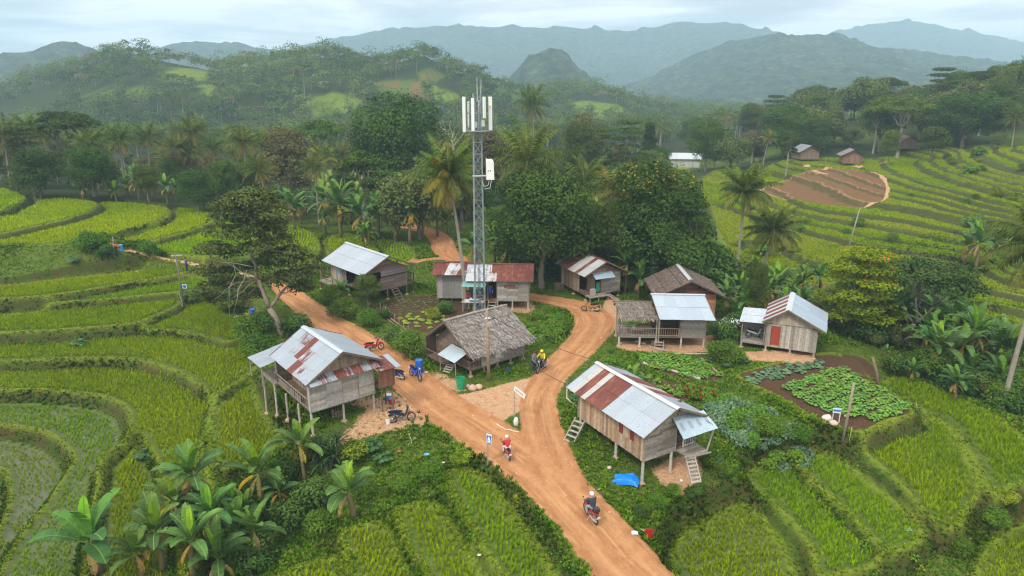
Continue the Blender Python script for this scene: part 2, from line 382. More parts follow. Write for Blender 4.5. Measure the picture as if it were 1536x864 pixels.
wob = (vnoise(px, py, 1.7, 21) - .5) * .35 + (vnoise(px, py, .7, 22) - .5) * .18
PADDIES = []
def paddy(level, pts, kind='m', zp=None, riser=.60, bund=.15, pad=True, bw=.20, wet=0.0, name=''):
    zp = level if zp is None else zp
    P = [at_z(*q, zp) for q in spline(pts)]
    I = near_of(P, 4); d = sdist(P, px[I], py[I]) + wob[I] * .35
    off = 0.0 if kind == 'm' else 1.0
    if kind == 'm': w = sm((d + riser) / riser)
    else: w = sm(d / riser)
    Z[I] = Z[I] * (1 - w) + (level + .03 * (vnoise(px[I], py[I], 1.2, 4) - .5)) * w
    c = .12 if kind == 'm' else -.12
    b = np.exp(-((d - c) / bw) ** 2); Z[I] += bund * b
    inside = d > (.42 if kind == 'm' else riser + .05)
    nb = d > (-riser * 1.1 if kind == 'm' else -.3)
    for a in (m_road, m_soil, m_sand): a[I] *= np.where(nb, 0, 1)
    m_bund[I] = np.maximum(m_bund[I] * (d < .3), np.exp(-((d - c) / (bw * 1.0)) ** 2))
    m_bund[I[d > 1.2]] = 0
    m_pad[I] = np.where(inside, 1.0 if pad else 0, np.where(nb, 0, m_pad[I]))
    m_wet[I] = np.where(inside, wet, m_wet[I])
    k = len(PADDIES); PADDIES.append(dict(P=P, level=level, wet=wet, kind=kind, riser=riser, pad=pad, name=name))
    owner[I] = np.where(inside, k, np.where(nb, -2, owner[I]))
def polymask(arr, pts, z=0, val=1.0, soft=.4, sp=True):
    P = [at_z(*q, z) for q in (spline(pts) if sp else pts)]; I = near_of(P, 3); d = sdist(P, px[I], py[I]); arr[I] = np.maximum(arr[I], val * sm((d + soft) / (2 * soft)))
def path(arr, pts, hw, z=0, soft=.45, zf=None):
    """a worn track along the traced centre line; z may be a list per point"""
    zs = z if isinstance(z, (list, tuple)) else [z] * len(pts)
    W = spline([(*at_z(u, v, zz), zz) for (u, v), zz in zip(pts, zs)], closed=False)
    hws = np.interp(np.arange(len(W)) / 5, range(len(pts)), hw if isinstance(hw, (list, tuple)) else [hw] * len(pts))
    I = near_of([(w[0], w[1]) for w in W], 6); x, y = px[I], py[I]; d = np.full(len(I), 1e9); side = np.zeros(len(I)); hh = np.ones(len(I)); along = np.zeros(len(I)); zc = np.zeros(len(I)); cum = 0.0
    for k in range(len(W) - 1):
        ax, ay, az = W[k]; ex, ey = W[k + 1][0] - ax, W[k + 1][1] - ay; l2 = ex * ex + ey * ey + 1e-12; t = np.clip(((x - ax) * ex + (y - ay) * ey) / l2, 0, 1)
        dd = np.hypot(x - ax - t * ex, y - ay - t * ey); m = dd < d; d[m] = dd[m]; side[m] = (((x - ax) * ey - (y - ay) * ex) / math.sqrt(l2))[m]; hh[m] = hws[k]; zc[m] = (az + t * (W[k + 1][2] - az))[m]; along[m] = (cum + t * math.sqrt(l2))[m]; cum += math.sqrt(l2)
    w = sm((hh - d + soft) / (2 * soft)); arr[I] = np.maximum(arr[I], w); better = w > m_rdw[I]; J = I[better]; m_rside[J] = side[better]; m_ralong[J] = along[better]; m_rdw[J] = w[better]
    return I, d, side, hh, zc, w
exec_order = []
# the rice terraces on the left, low to high (levels in metres)
L_ = -80
paddy(-2.35, [(L_, 540), (100, 540), (215, 545), (262, 557), (292, 574), (320, 596), (312, 645), (305, 680), (318, 720), (330, 770), (290, 864), (240, 980), (L_, 980)], name='l11')
paddy(-2.8, [(203, 650), (222, 672), (238, 700), (246, 730), (258, 765), (270, 864), (275, 980), (120, 980), (139, 800), (148, 735), (152, 702), (166, 686), (187, 664)], 'p', -2.35, .55, .22, name='l11b')
paddy(-3.1, [(L_, 586), (0, 587), (75, 588), (142, 594), (176, 605), (191, 620), (196, 641), (187, 664), (161, 686), (150, 701), (148, 735), (142, 765), (139, 800), (130, 864), (120, 980), (L_, 980)], 'p', -2.35, .8, .25, wet=.6, name='l13')
paddy(-3.9, [(L_, 640), (0, 640), (45, 645), (75, 654), (97, 669), (109, 684), (109, 697), (90, 727), (67, 761), (37, 799), (11, 840), (-20, 900), (L_, 980)], 'p', -3.1, .8, .25, wet=.9, name='l14')
paddy(-4.4, [(L_, 705), (0, 707), (9, 724), (13, 750), (8, 775), (0, 797), (-30, 850), (L_, 900)], 'p', -3.9, .6, .25, wet=.6, name='l15')
paddy(-1.95, [(322, 597), (345, 583), (366, 570), (378, 572), (388, 606), (408, 640), (432, 668), (436, 682), (405, 692), (365, 700), (332, 702), (315, 683), (313, 645)], name='l12')
paddy(-1.5, [(L_, 512), (0, 512), (80, 508), (212, 500), (290, 508), (345, 515), (385, 530), (388, 548), (365, 570), (342, 583), (322, 595), (292, 574), (262, 557), (215, 543), (150, 538), (0, 542), (L_, 543)], name='l10')
paddy(-.95, [(214, 494), (262, 468), (300, 452), (345, 452), (372, 470), (372, 500), (345, 513), (312, 506), (287, 500), (250, 496)], name='l9')
paddy(-.4, [(L_, 472), (0, 474), (100, 462), (200, 450), (262, 444), (270, 456), (237, 473), (203, 485), (175, 489), (125, 493), (62, 497), (0, 500), (L_, 503)], name='l8')
paddy(.25, [(75, 452), (150, 440), (230, 428), (290, 418), (318, 424), (312, 434), (266, 439), (237, 442), (200, 446), (156, 450), (110, 453), (80, 456)], name='l7')
paddy(.95, [(L_, 432), (0, 430), (90, 420), (187, 410), (250, 400), (300, 396), (312, 402), (281, 409), (234, 418), (187, 426), (140, 434), (94, 441), (47, 446), (0, 449), (L_, 450)], name='l6')
paddy(.35, [(555, 366), (575, 361), (596, 363), (613, 370), (622, 381), (617, 393), (600, 399), (560, 392)], name='y3')
paddy(.8, [(486, 372), (490, 358), (506, 352), (530, 352), (553, 361), (567, 377), (560, 396), (510, 402)], name='y2')
paddy(1.5, [(400, 350), (420, 339), (446, 341), (468, 350), (479, 364), (477, 381), (467, 397), (440, 404), (405, 392)], name='y1')
paddy(2.3, [(226, 377), (240, 366), (262, 358), (300, 346), (335, 336), (372, 336), (385, 350), (372, 372), (340, 384), (300, 385)], name='l5')
paddy(2.9, [(168, 366), (200, 356), (250, 334), (262, 314), (290, 315), (317, 321), (323, 328), (309, 338), (281, 349), (237, 360), (212, 369), (195, 371)], name='l4')
paddy(3.6, [(L_, 350), (0, 353), (60, 340), (120, 322), (152, 304), (203, 306), (244, 311), (256, 319), (244, 330), (200, 344), (156, 357), (119, 364), (62, 369), (0, 369), (L_, 369)], name='l3')
paddy(4.3, [(L_, 322), (0, 322), (30, 312), (45, 298), (62, 300), (100, 299), (134, 302), (149, 306), (147, 312), (125, 322), (78, 335), (31, 345), (0, 351), (L_, 353)], name='l2')
paddy(5.0, [(L_, 281), (0, 284), (19, 287), (39, 294), (42, 300), (19, 312), (0, 318), (L_, 322)], name='l1')
# fields below the road, centre and right
paddy(-2.1, [(395, 880), (425, 862), (460, 846), (500, 838), (512, 850), (520, 890), (530, 990), (380, 990)], name='c4')
paddy(-1.7, [(511, 806), (528, 793), (560, 785), (580, 792), (592, 815), (603, 840), (617, 870), (655, 990), (545, 990), (524, 864)], name='c3')
paddy(-1.3, [(591, 772), (612, 760), (645, 757), (663, 766), (675, 786), (692, 812), (707, 838), (725, 870), (790, 990), (680, 990), (637, 864), (615, 828)], name='c2')
paddy(-.9, [(670, 715), (688, 705), (716, 712), (746, 736), (764, 764), (792, 800), (818, 836), (838, 868), (900, 980), (830, 990), (762, 880), (738, 845), (704, 790), (684, 752)], name='c1')
paddy(-2.5, [(1490, 812), (1530, 790), (1640, 770), (1700, 980), (1440, 980), (1455, 880), (1470, 835)], name='r5')
paddy(-2.4, [(1003, 835), (1022, 803), (1058, 784), (1105, 760), (1136, 772), (1164, 804), (1184, 842), (1196, 880), (1240, 980), (1010, 980), (1006, 870)], name='r4', wet=.25)
paddy(-1.85, [(1118, 714), (1141, 700), (1172, 694), (1196, 704), (1228, 736), (1280, 785), (1324, 830), (1320, 846), (1290, 858), (1240, 868), (1222, 860), (1216, 830), (1191, 793), (1156, 755), (1130, 735)], name='r3')
paddy(-1.5, [(1188, 688), (1225, 681), (1250, 688), (1284, 708), (1319, 736), (1354, 764), (1384, 796), (1383, 812), (1354, 828), (1328, 830), (1283, 785), (1226, 730), (1200, 705)], name='r2')
paddy(-.6, [(1325, 578), (1352, 566), (1422, 590), (1493, 625), (1536, 656), (1620, 720), (1610, 760), (1540, 728), (1500, 746), (1479, 730), (1462, 697), (1443, 661), (1420, 636), (1390, 620), (1360, 605)], name='r1b')
paddy(-.9, [(1290, 675), (1310, 662), (1352, 644), (1397, 631), (1430, 650), (1449, 681), (1463, 711), (1469, 741), (1451, 769), (1446, 789), (1428, 795), (1404, 786), (1378, 764), (1350, 729), (1316, 698)], name='r1')
# the hill of terraces on the right: quantised slope
hp = [at_z(u, v, z) for u, v, z in [(1055, 262, 1), (1130, 252, 2.5), (1180, 236, 3), (1300, 238, 3.6), (1380, 228, 4.8), (1450, 221, 6.4), (1536, 217, 8.4), (1700, 212, 12), (1800, 330, 5), (1720, 560, -3), (1560, 560, -3), (1440, 490, -2.5), (1390, 440, -2), (1330, 430, -1.6), (1250, 425, -1.5), (1190, 450, -1.9), (1120, 430, -1.7), (1085, 370, -1.2), (1062, 310, -.4)]]
I = near_of(hp, 3); d = sdist(spline(hp), px[I], py[I]); inn = sm((d + 1) / 3)
z0 = Z[I] + .3 * (vnoise(px[I], py[I], 30, 35) - .5) + .16 * (fbm(px[I], py[I], 22, 1, 31) - .5); step = .56
zt_g = np.linspace(-8, 40, 4801); q_g = (zt_g + .15 * np.sin(2.3 * zt_g) + .07 * np.sin(5.1 * zt_g + 1)) / step; q = np.interp(z0, zt_g, q_g); fl = np.floor(q); fr = q - fl
gz = np.hypot(*np.gradient(Z.reshape(GX.shape), gy, gx)).ravel()[I] + 1e-4
rw = np.clip(.85 * gz / step, .03, .55)                       # the share of a step its bank takes: about .85 m of ground
ris = sm((fr - (1 - rw)) / rw); zt = np.interp(fl, q_g, zt_g) * (1 - ris) + np.interp(fl + 1, q_g, zt_g) * ris; m_ralong[I] = ((np.sin(fl * 12.9898) * 43758.5453) % 1.0) * 100
bandd = (1 - rw - fr) * step / gz                                # metres from the field to its outer lip, seen from above
Z[I] = Z[I] * (1 - inn) + zt * inn
bk = np.exp(-((fr * step / gz - .1) / .32) ** 2)
Z[I] += .12 * bk * inn
m_ricefar[I] = inn * (1 - sm((fr - (1 - rw) + .04) / .06)) * (fr * step / gz > .35)
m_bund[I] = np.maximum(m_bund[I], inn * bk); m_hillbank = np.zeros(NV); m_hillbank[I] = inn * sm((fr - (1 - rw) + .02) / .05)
owner[I] = np.where((inn > .9) & (m_ricefar[I] > .5), 900, owner[I])
# other bright fields glimpsed between the trees of the valley
for pts, z in [([(800, 305), (850, 285), (905, 300), (900, 345), (830, 340)], -.4), ([(1040, 300), (1070, 262), (1110, 262), (1085, 300)], 0), ([(470, 255), (540, 238), (620, 240), (640, 262), (540, 275), (480, 272)], -2), ([(300, 275), (345, 262), (380, 268), (350, 285)], 1), ([(850, 225), (930, 212), (960, 222), (900, 240)], -3), ([(890, 265), (1000, 225), (1060, 225), (1010, 262)], -2)]:
    polymask(m_ricefar, pts, z, .85, 1.0)
# garden beds
paddy(.12, [(1105, 566), (1125, 556), (1173, 543), (1241, 530), (1287, 543), (1306, 569), (1371, 618), (1335, 632), (1293, 650), (1270, 645), (1220, 630), (1183, 607), (1141, 585)], bund=.16, riser=.9, pad=False, name='garden')
polymask(m_soil, [(1109, 566), (1127, 558), (1173, 546), (1241, 533), (1284, 546), (1302, 570), (1364, 617), (1330, 630), (1293, 646), (1262, 641), (1222, 626), (1185, 604), (1143, 583)], .12, 1, .25)
polymask(m_soil, [(560, 462), (600, 447), (648, 444), (690, 452), (706, 472), (672, 490), (640, 500), (607, 490), (575, 478)], 0, 1, .3)
polymask(m_soil, [(958, 536), (1000, 533), (1070, 552), (1085, 570), (1040, 572), (980, 556)], 0, .7, .35)
polymask(m_soil, [(965, 570), (1010, 575), (1040, 590), (1020, 604), (985, 590)], 0, .9, .35)
polymask(m_soil, [(1260, 536), (1300, 535), (1330, 572), (1300, 566)], 0, .75, .4)
polymask(m_soil, [(792, 470), (840, 472), (846, 492), (800, 492)], 0, .35, .5)
# roads and worn ground
MAIN = [(1100, 1010), (1010, 912), (950, 855), (880, 778), (805, 705), (728, 650), (650, 600), (590, 548), (530, 506), (480, 475), (442, 448), (418, 432)]
rI, rd, rs, rh, rz_, rw_ = path(m_road, MAIN, [1.9, 1.9, 1.85, 1.7, 1.75, 1.8, 1.75, 1.6, 1.55, 1.5, 1.3, 1.0])
Z[rI] = Z[rI] * (1 - rw_) + (0.0 + .03 * (vnoise(px[rI], py[rI], 1.5, 3) - .5)) * rw_
for c in (-.75, .75): Z[rI] -= .09 * np.exp(-((rs - c) / .28) ** 2) * rw_
Z[rI] += (.04 + .10 * vnoise(px[rI], py[rI], 1.3, 77)) * np.exp(-((rd - rh - .1) / .3) ** 2)
m_rut = np.zeros(NV); m_rut[rI] = np.maximum(m_rut[rI], rw_ * (np.exp(-((rs - .75) / .3) ** 2) + np.exp(-((rs + .75) / .3) ** 2)))
BR = [(852, 745), (828, 690), (812, 640), (808, 600), (824, 568), (852, 538), (880, 508), (892, 482), (874, 462), (840, 453), (800, 446), (770, 440)]
bI, bd, bs, bh, bz, bw_ = path(m_road, BR, [1.4, 1.35, 1.3, 1.25, 1.3, 1.45, 1.6, 1.9, 1.6, 1.3, 1.1, .8])
Z[bI] = Z[bI] * (1 - bw_) + .02 * bw_
for c in (-.62, .62): Z[bI] -= .10 * np.exp(-((bs - c) / .25) ** 2) * bw_
m_rut[bI] = np.maximum(m_rut[bI], bw_ * (np.exp(-((bs - .62) / .26) ** 2) + np.exp(-((bs + .62) / .26) ** 2)))
path(m_road, [(700, 408), (690, 392), (668, 378), (662, 362), (650, 350), (632, 344), (600, 336)], [1.2, 1.5, 1.6, 1.6, 1.6, 1.6, 1.4], [0, .1, .15, .2, .3, .4, .6])
path(m_road, [(540, 412), (590, 400), (640, 390), (675, 388)], .5, [.3, .2, .1, .1], .3)
polymask(m_sand, [(682, 598), (720, 585), (765, 574), (800, 566), (822, 560), (812, 600), (812, 640), (800, 612), (770, 622), (740, 640), (712, 618)], 0, 1, .4)
polymask(m_sand, [(480, 652), (520, 640), (560, 600), (590, 585), (640, 612), (650, 636), (600, 645), (540, 655), (490, 672)], 0, .62, .8)
polymask(m_sand, [(905, 455), (930, 450), (925, 492), (905, 505)], 0, .8, .6)
polymask(m_sand, [(930, 512), (1000, 508), (1100, 505), (1110, 540), (1215, 548), (1200, 530), (1060, 530), (940, 526)], 0, .75, .5)
polymask(m_sand, [(1000, 690), (1045, 680), (1055, 705), (1020, 728), (975, 705)], 0, .75, .5)
polymask(m_sand, [(480, 600), (560, 620), (575, 600), (520, 590)], 0, .6, .6)
polymask(m_sand, [(895, 655), (915, 648), (925, 668), (905, 672)], 0, .5, .5)
polymask(m_sand, [(650, 556), (700, 575), (690, 590), (650, 578)], 0, .6, .5)
polymask(m_sand, [(755, 455), (800, 452), (800, 470), (765, 468)], 0, .6, .5)
polymask(m_sand, [(842, 742), (862, 700), (880, 716), (905, 755), (880, 755)], 0, .55, .5)
# dry terraced plot on the right hill
pl = [(1140, 270), (1185, 258), (1235, 250), (1290, 256), (1325, 272), (1330, 296), (1310, 306), (1250, 303), (1190, 290)]
P = [at_z(u, v, np.interp(v, [250, 306], [3.0, 1.7])) for u, v in spline(pl)]; I = near_of(P, 4); d = sdist(P, px[I], py[I]); w = sm((d + .3) / .6)
m_ricefar[I] *= 1 - w; m_soil[I] = np.maximum(m_soil[I], .0 * w); m_plot = np.zeros(NV); m_plot[I] = w
path(m_sand, pl[:1] + pl[1:] + [pl[0]], [.25, .12, .1, .12, .28, .34, .3, .1, .1, .25], [float(np.interp(v, [250, 306], [3.0, 1.7])) for u, v in pl + [pl[0]]], .3)
path(m_sand, [(1240, 250), (1265, 246), (1300, 247), (1350, 238), (1372, 236)], .8, [3.0, 3.3, 3.6, 4.2, 4.5], .3)
path(m_sand, [(1205, 242), (1225, 252), (1240, 256)], .6, [3.2, 3.1, 3.0], .3)
# clearings and ploughed patches on the far hill (found by direction, fixed to the ground)
def seen(x, y, z): zc = y * CP - (z - CAMH) * SP; yc = y * SP + (z - CAMH) * CP; return 768 + FPX * x / zc, 432 - FPX * yc / zc
m_clear = np.zeros(NV); fI = np.where((py > 255) & (py < 560) & (np.abs(px) < 450))[0]; fu, fv = seen(px[fI], py[fI], Z[fI])
for pts, kind in (([(562, 124), (595, 119), (628, 123), (648, 152), (600, 156), (568, 144)], 's'), ([(188, 130), (232, 128), (240, 144), (195, 150)], 's'), ([(618, 108), (645, 99), (672, 114), (655, 124), (630, 118)], 's'), ([(236, 112), (262, 102), (300, 104), (325, 118), (270, 124), (240, 122)], 'g'), ([(300, 128), (372, 132), (340, 146), (300, 142)], 'g'), ([(640, 124), (690, 142), (690, 158), (655, 152)], 'g'), ([(450, 150), (500, 138), (545, 150), (530, 172), (470, 176)], 'g'), ([(848, 156), (880, 148), (925, 156), (955, 178), (880, 178)], 'g'), ([(120, 140), (170, 132), (180, 146), (130, 152)], 'g'), ([(470, 162), (520, 158), (510, 172), (480, 175)], 's')):
    w = sm((sdist(pts, fu, fv) + 8 * (vnoise(px[fI], py[fI], 18, 12) - .5) + 2) / 4); band = .5 + .5 * np.sin(Z[fI] * 3.3 + 2 * vnoise(px[fI], py[fI], 40, 8)); m_clear[fI] = np.maximum(m_clear[fI], w)
    if kind == 's': m_plot[fI] = np.maximum(m_plot[fI], w * (.25 + .35 * band)); m_ricefar[fI] *= 1 - w
    else: m_ricefar[fI] = np.maximum(m_ricefar[fI], w * (.15 + .5 * band))
# wooded ground
m_wood = sm((fbm(px, py, 40, 2, 40) - .2) / .2) * sm((np.hypot(px, py) - 100) / 20) * (1 - np.clip(m_ricefar + m_hillbank + (owner >= 0), 0, 1))
m_wood[(py > 215)] = np.maximum(m_wood[(py > 215)], sm((fbm(px, py, 70, 3, 41)[py > 215] - .34) / .06)) * (1 - m_clear[py > 215])
ZG = Z.reshape(GX.shape)
def gz_at(x, y):
    i = min(max(int(np.searchsorted(gx, x)) - 1, 0), len(gx) - 2); j = min(max(int(np.searchsorted(gy, y)) - 1, 0), len(gy) - 2)
    fx = (x - gx[i]) / (gx[i + 1] - gx[i]); fy = (y - gy[j]) / (gy[j + 1] - gy[j]); fx = min(max(fx, 0), 1); fy = min(max(fy, 0), 1)
    return float((ZG[j, i] * (1 - fx) + ZG[j, i + 1] * fx) * (1 - fy) + (ZG[j + 1, i] * (1 - fx) + ZG[j + 1, i + 1] * fx) * fy)
def gsample(arr, x, y):
    A = arr.reshape(GX.shape); i = np.clip(np.searchsorted(gx, x) - 1, 0, len(gx) - 2); j = np.clip(np.searchsorted(gy, y) - 1, 0, len(gy) - 2)
    fx = np.clip((x - gx[i]) / (gx[i + 1] - gx[i]), 0, 1); fy = np.clip((y - gy[j]) / (gy[j + 1] - gy[j]), 0, 1)
    return (A[j, i] * (1 - fx) + A[j, i + 1] * fx) * (1 - fy) + (A[j + 1, i] * (1 - fx) + A[j + 1, i + 1] * fx) * fy
def on_ground(u, v, dz=0.0):
    """the point of the ground seen at a pixel"""
    d = ray(u, v); t = 15.0; lastt = t
    while t < 900:
        x, y, z = d[0] * t, d[1] * t, CAMH + d[2] * t
        if z < gz_at(x, y): break
        lastt = t; t += max(.3, t * .004)
    a, b = lastt, t
    for _ in range(12):
        m = (a + b) / 2
        if CAMH + d[2] * m < gz_at(d[0] * m, d[1] * m): b = m
        else: a = m
    return (d[0] * b, d[1] * b, gz_at(d[0] * b, d[1] * b) + dz)
fp = [on_ground(u, v) for u, v in [(430, 434), (405, 424), (372, 413), (330, 404), (290, 398), (250, 391), (215, 383), (188, 377)]]
def ground_path(pts, hw, arr):
    W = spline([(p[0], p[1]) for p in pts], closed=False); I = near_of(W, 4); x, y = px[I], py[I]; d = np.full(len(I), 1e9)
    for k in range(len(W) - 1):
        ax, ay = W[k]; ex, ey = W[k + 1][0] - ax, W[k + 1][1] - ay; t = np.clip(((x - ax) * ex + (y - ay) * ey) / (ex * ex + ey * ey + 1e-9), 0, 1); d = np.minimum(d, np.hypot(x - ax - t * ex, y - ay - t * ey))
    wf = sm((hw + .75 - d) / .8); zt_ = np.interp(x, [p[0] for p in sorted(pts)], [p[2] for p in sorted(pts)]); Z[I] = Z[I] * (1 - wf) + zt_ * wf
    w = sm((hw - d + .2) / .4); arr[I] = np.maximum(arr[I], w); m_pad[I] *= 1 - w; owner[I] = np.where(w > .3, -2, owner[I])
for _ in range(3): fp = [fp[0]] + [tuple((np.array(fp[i - 1]) + 2 * np.array(fp[i]) + np.array(fp[i + 1])) / 4) for i in range(1, len(fp) - 1)] + [fp[-1]]
fp = [(p[0], p[1] + .35, p[2]) for p in fp]
ground_path(fp, .38, m_sand)
def mk_ground():
    m, nt, N, L, b = nmat('ground_surface')
    g = N.new("ShaderNodeNewGeometry"); P = g.outputs['Position']
    A = vcol(N, 'm1'); B = vcol(N, 'm2'); Cc = vcol(N, 'm3')
    s1 = N.new("ShaderNodeSeparateColor"); L.new(A.outputs[0], s1.inputs[0]); s2 = N.new("ShaderNodeSeparateColor"); L.new(B.outputs[0], s2.inputs[0]); s3 = N.new("ShaderNodeSeparateColor"); L.new(Cc.outputs[0], s3.inputs[0])
    road, soil, pad = s1.outputs; bund, rice, sand = s2.outputs; rut, wood, plot = s3.outputs
    nb = noise(N, L, P, .35, 4, .6); nm = noise(N, L, P, 1.6, 5, .65); nf = noise(N, L, P, 7, 4, .7); nv = noise(N, L, P, 26, 3, .7)
    grass = mixc(N, L, sstep(N, L, nm, .35, .65), (.054, .090, .013), (.112, .155, .020))
    grass = mixc(N, L, sstep(N, L, nb, .50, .75), grass, (.11, .125, .03))
    grass = mixc(N, L, mth(N, L, 'MULTIPLY', sstep(N, L, nf, .48, .66), .85), grass, (.022, .045, .009))
    grass = mixc(N, L, mth(N, L, 'MULTIPLY', sstep(N, L, nv, .55, .72), .6), grass, (.15, .21, .03))
    grass = mixc(N, L, mth(N, L, 'MULTIPLY', sstep(N, L, mth(N, L, 'ADD', mth(N, L, 'MULTIPLY', nb, .5), mth(N, L, 'MULTIPLY', nm, .5)), .55, .66), .8), grass, (.15, .105, .045))
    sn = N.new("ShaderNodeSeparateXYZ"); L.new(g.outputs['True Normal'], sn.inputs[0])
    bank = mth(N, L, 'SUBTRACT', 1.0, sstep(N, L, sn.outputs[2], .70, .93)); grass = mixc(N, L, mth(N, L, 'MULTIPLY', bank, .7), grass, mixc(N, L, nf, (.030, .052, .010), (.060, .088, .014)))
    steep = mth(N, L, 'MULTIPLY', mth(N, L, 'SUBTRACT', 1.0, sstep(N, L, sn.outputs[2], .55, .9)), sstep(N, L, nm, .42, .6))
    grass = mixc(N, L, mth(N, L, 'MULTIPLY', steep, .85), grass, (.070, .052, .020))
    col = mixc(N, L, mth(N, L, 'MULTIPLY', bund, sstep(N, L, nf, .25, .6)), grass, (.185, .235, .022))
    wet = mixc(N, L, sstep(N, L, nf, .4, .65), (.065, .085, .016), (.115, .175, .013))
    wet = mixc(N, L, A.outputs[1], wet, mixc(N, L, sstep(N, L, nm, .4, .6), (.09, .09, .05), (.06, .085, .02)))
    col = mixc(N, L, pad, col, wet)
    rc = mixc(N, L, sstep(N, L, noise(N, L, P, .12, 3, .6), .4, .6), (.15, .225, .011), (.21, .26, .026))
    rc = mixc(N, L, mth(N, L, 'MULTIPLY', sstep(N, L, nf, .5, .7), .35), rc, (.07, .13, .012))
    D4_ = vcol(N, 'm4'); s4_ = N.new("ShaderNodeSeparateColor"); L.new(D4_.outputs[0], s4_.inputs[0]); rc = mixc(N, L, mth(N, L, 'MULTIPLY', sstep(N, L, s4_.outputs[1], .35, .9), .6), rc, (.27, .27, .06)); rc = mixc(N, L, mth(N, L, 'MULTIPLY', sstep(N, L, noise(N, L, P, .5, 4, .7), .55, .7), .5), rc, (.13, .15, .045))
    col = mixc(N, L, rice, col, rc)
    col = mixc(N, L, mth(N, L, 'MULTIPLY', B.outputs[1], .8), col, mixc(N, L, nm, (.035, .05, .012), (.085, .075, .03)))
    col = mixc(N, L, wood, col, mixc(N, L, nf, (.018, .032, .010), (.05, .065, .02)))
    def edge(mask, amt=.5):
        return sstep(N, L, mth(N, L, 'ADD', mask, mth(N, L, 'MULTIPLY', mth(N, L, 'SUBTRACT', mth(N, L, 'ADD', mth(N, L, 'MULTIPLY', nm, .55), mth(N, L, 'MULTIPLY', nf, .45)), .5), amt * 3.2)), .38, .62)
    sc = mixc(N, L, sstep(N, L, nf, .3, .7), (.060, .032, .018), (.115, .066, .036))
    col = mixc(N, L, edge(soil, .2), col, sc)
    pc = mixc(N, L, sstep(N, L, nm, .35, .65), (.19, .092, .045), (.13, .085, .034))
    pc = mixc(N, L, mth(N, L, 'MULTIPLY', B.outputs[1], .9), pc, (.085, .075, .03))
    pc = mixc(N, L, mth(N, L, 'MULTIPLY', bund, .8), pc, (.34, .19, .10))
    col = mixc(N, L, edge(plot, .12), col, pc)
    dirt = mixc(N, L, sstep(N, L, nm, .25, .75), (.33, .145, .058), (.44, .21, .094))
    dirt = mixc(N, L, mth(N, L, 'MULTIPLY', sstep(N, L, nv, .58, .75), .55), dirt, (.58, .37, .23))
    dirt = mixc(N, L, mth(N, L, 'MULTIPLY', sstep(N, L, nf, .55, .8), .4), dirt, (.30, .14, .07))
    sandc = mixc(N, L, sstep(N, L, nf, .3, .68), (.40, .205, .10), (.56, .36, .22)); sandc = mixc(N, L, mth(N, L, 'MULTIPLY', sstep(N, L, nm, .5, .68), .6), sandc, (.33, .155, .07)); sandc = mixc(N, L, mth(N, L, 'MULTIPLY', sstep(N, L, nv, .6, .75), .5), sandc, (.64, .47, .33))
    D4 = vcol(N, 'm4'); s4 = N.new("ShaderNodeSeparateColor"); L.new(D4.outputs[0], s4.inputs[0]); cv = N.new("ShaderNodeCombineXYZ"); L.new(mth(N, L, 'MULTIPLY', s4.outputs[0], 34), cv.inputs[0]); L.new(mth(N, L, 'MULTIPLY', s4.outputs[1], 36), cv.inputs[1])
    stk = noise(N, L, cv.outputs[0], 1.0, 5, .65, .2); dirt = mixc(N, L, sstep(N, L, stk, .50, .66), dirt, (.52, .275, .125)); dirt = mixc(N, L, mth(N, L, 'MULTIPLY', mth(N, L, 'SUBTRACT', 1.0, sstep(N, L, stk, .34, .46)), .75), dirt, (.30, .125, .052))
    dirt = mixc(N, L, mth(N, L, 'MULTIPLY', sstep(N, L, nb, .5, .7), .4), dirt, (.36, .165, .075))
    rmask = edge(road, .34); dirt = mixc(N, L, mth(N, L, 'MULTIPLY', rut, mth(N, L, 'MULTIPLY_ADD', nm, .9, .2)), dirt, (.53, .275, .125))
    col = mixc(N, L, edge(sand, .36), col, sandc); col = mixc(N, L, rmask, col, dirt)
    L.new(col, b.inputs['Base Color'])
    L.new(mth(N, L, 'MULTIPLY_ADD', mth(N, L, 'MULTIPLY', pad, mth(N, L, 'MULTIPLY_ADD', A.outputs[1], .8, .1)), -.82, .93), b.inputs['Roughness']); L.new(mth(N, L, 'MULTIPLY_ADD', pad, .22, .05), b.inputs['Specular IOR Level'])
    bn = N.new("ShaderNodeBump"); bn.inputs['Strength'].default_value = .7; bn.inputs['Distance'].default_value = .12
    hgt = mth(N, L, 'ADD', mth(N, L, 'MULTIPLY', nf, 1.0), mth(N, L, 'MULTIPLY', nv, .5)); L.new(mth(N, L, 'MULTIPLY', hgt, mth(N, L, 'SUBTRACT', 1.0, mth(N, L, 'MULTIPLY', pad, .8))), bn.inputs['Height']); L.new(bn.outputs[0], b.inputs['Normal'])
    M['ground'] = m
mk_ground()
def build_ground():
    ny, nx = GX.shape; V = np.stack([px, py, Z], 1); i = np.arange(ny - 1)[:, None] * nx + np.arange(nx - 1)[None, :]; i = i.ravel()
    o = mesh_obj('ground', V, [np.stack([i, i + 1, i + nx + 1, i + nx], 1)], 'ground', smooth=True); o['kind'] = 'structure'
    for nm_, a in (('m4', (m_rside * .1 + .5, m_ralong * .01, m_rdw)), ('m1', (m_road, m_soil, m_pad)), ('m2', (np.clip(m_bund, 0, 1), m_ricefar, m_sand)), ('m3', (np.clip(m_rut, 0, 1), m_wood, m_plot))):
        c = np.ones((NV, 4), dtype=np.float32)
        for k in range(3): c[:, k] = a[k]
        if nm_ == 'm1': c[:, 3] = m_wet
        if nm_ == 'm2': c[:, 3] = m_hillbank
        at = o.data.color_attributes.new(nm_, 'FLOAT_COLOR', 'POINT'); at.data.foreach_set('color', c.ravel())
build_ground()
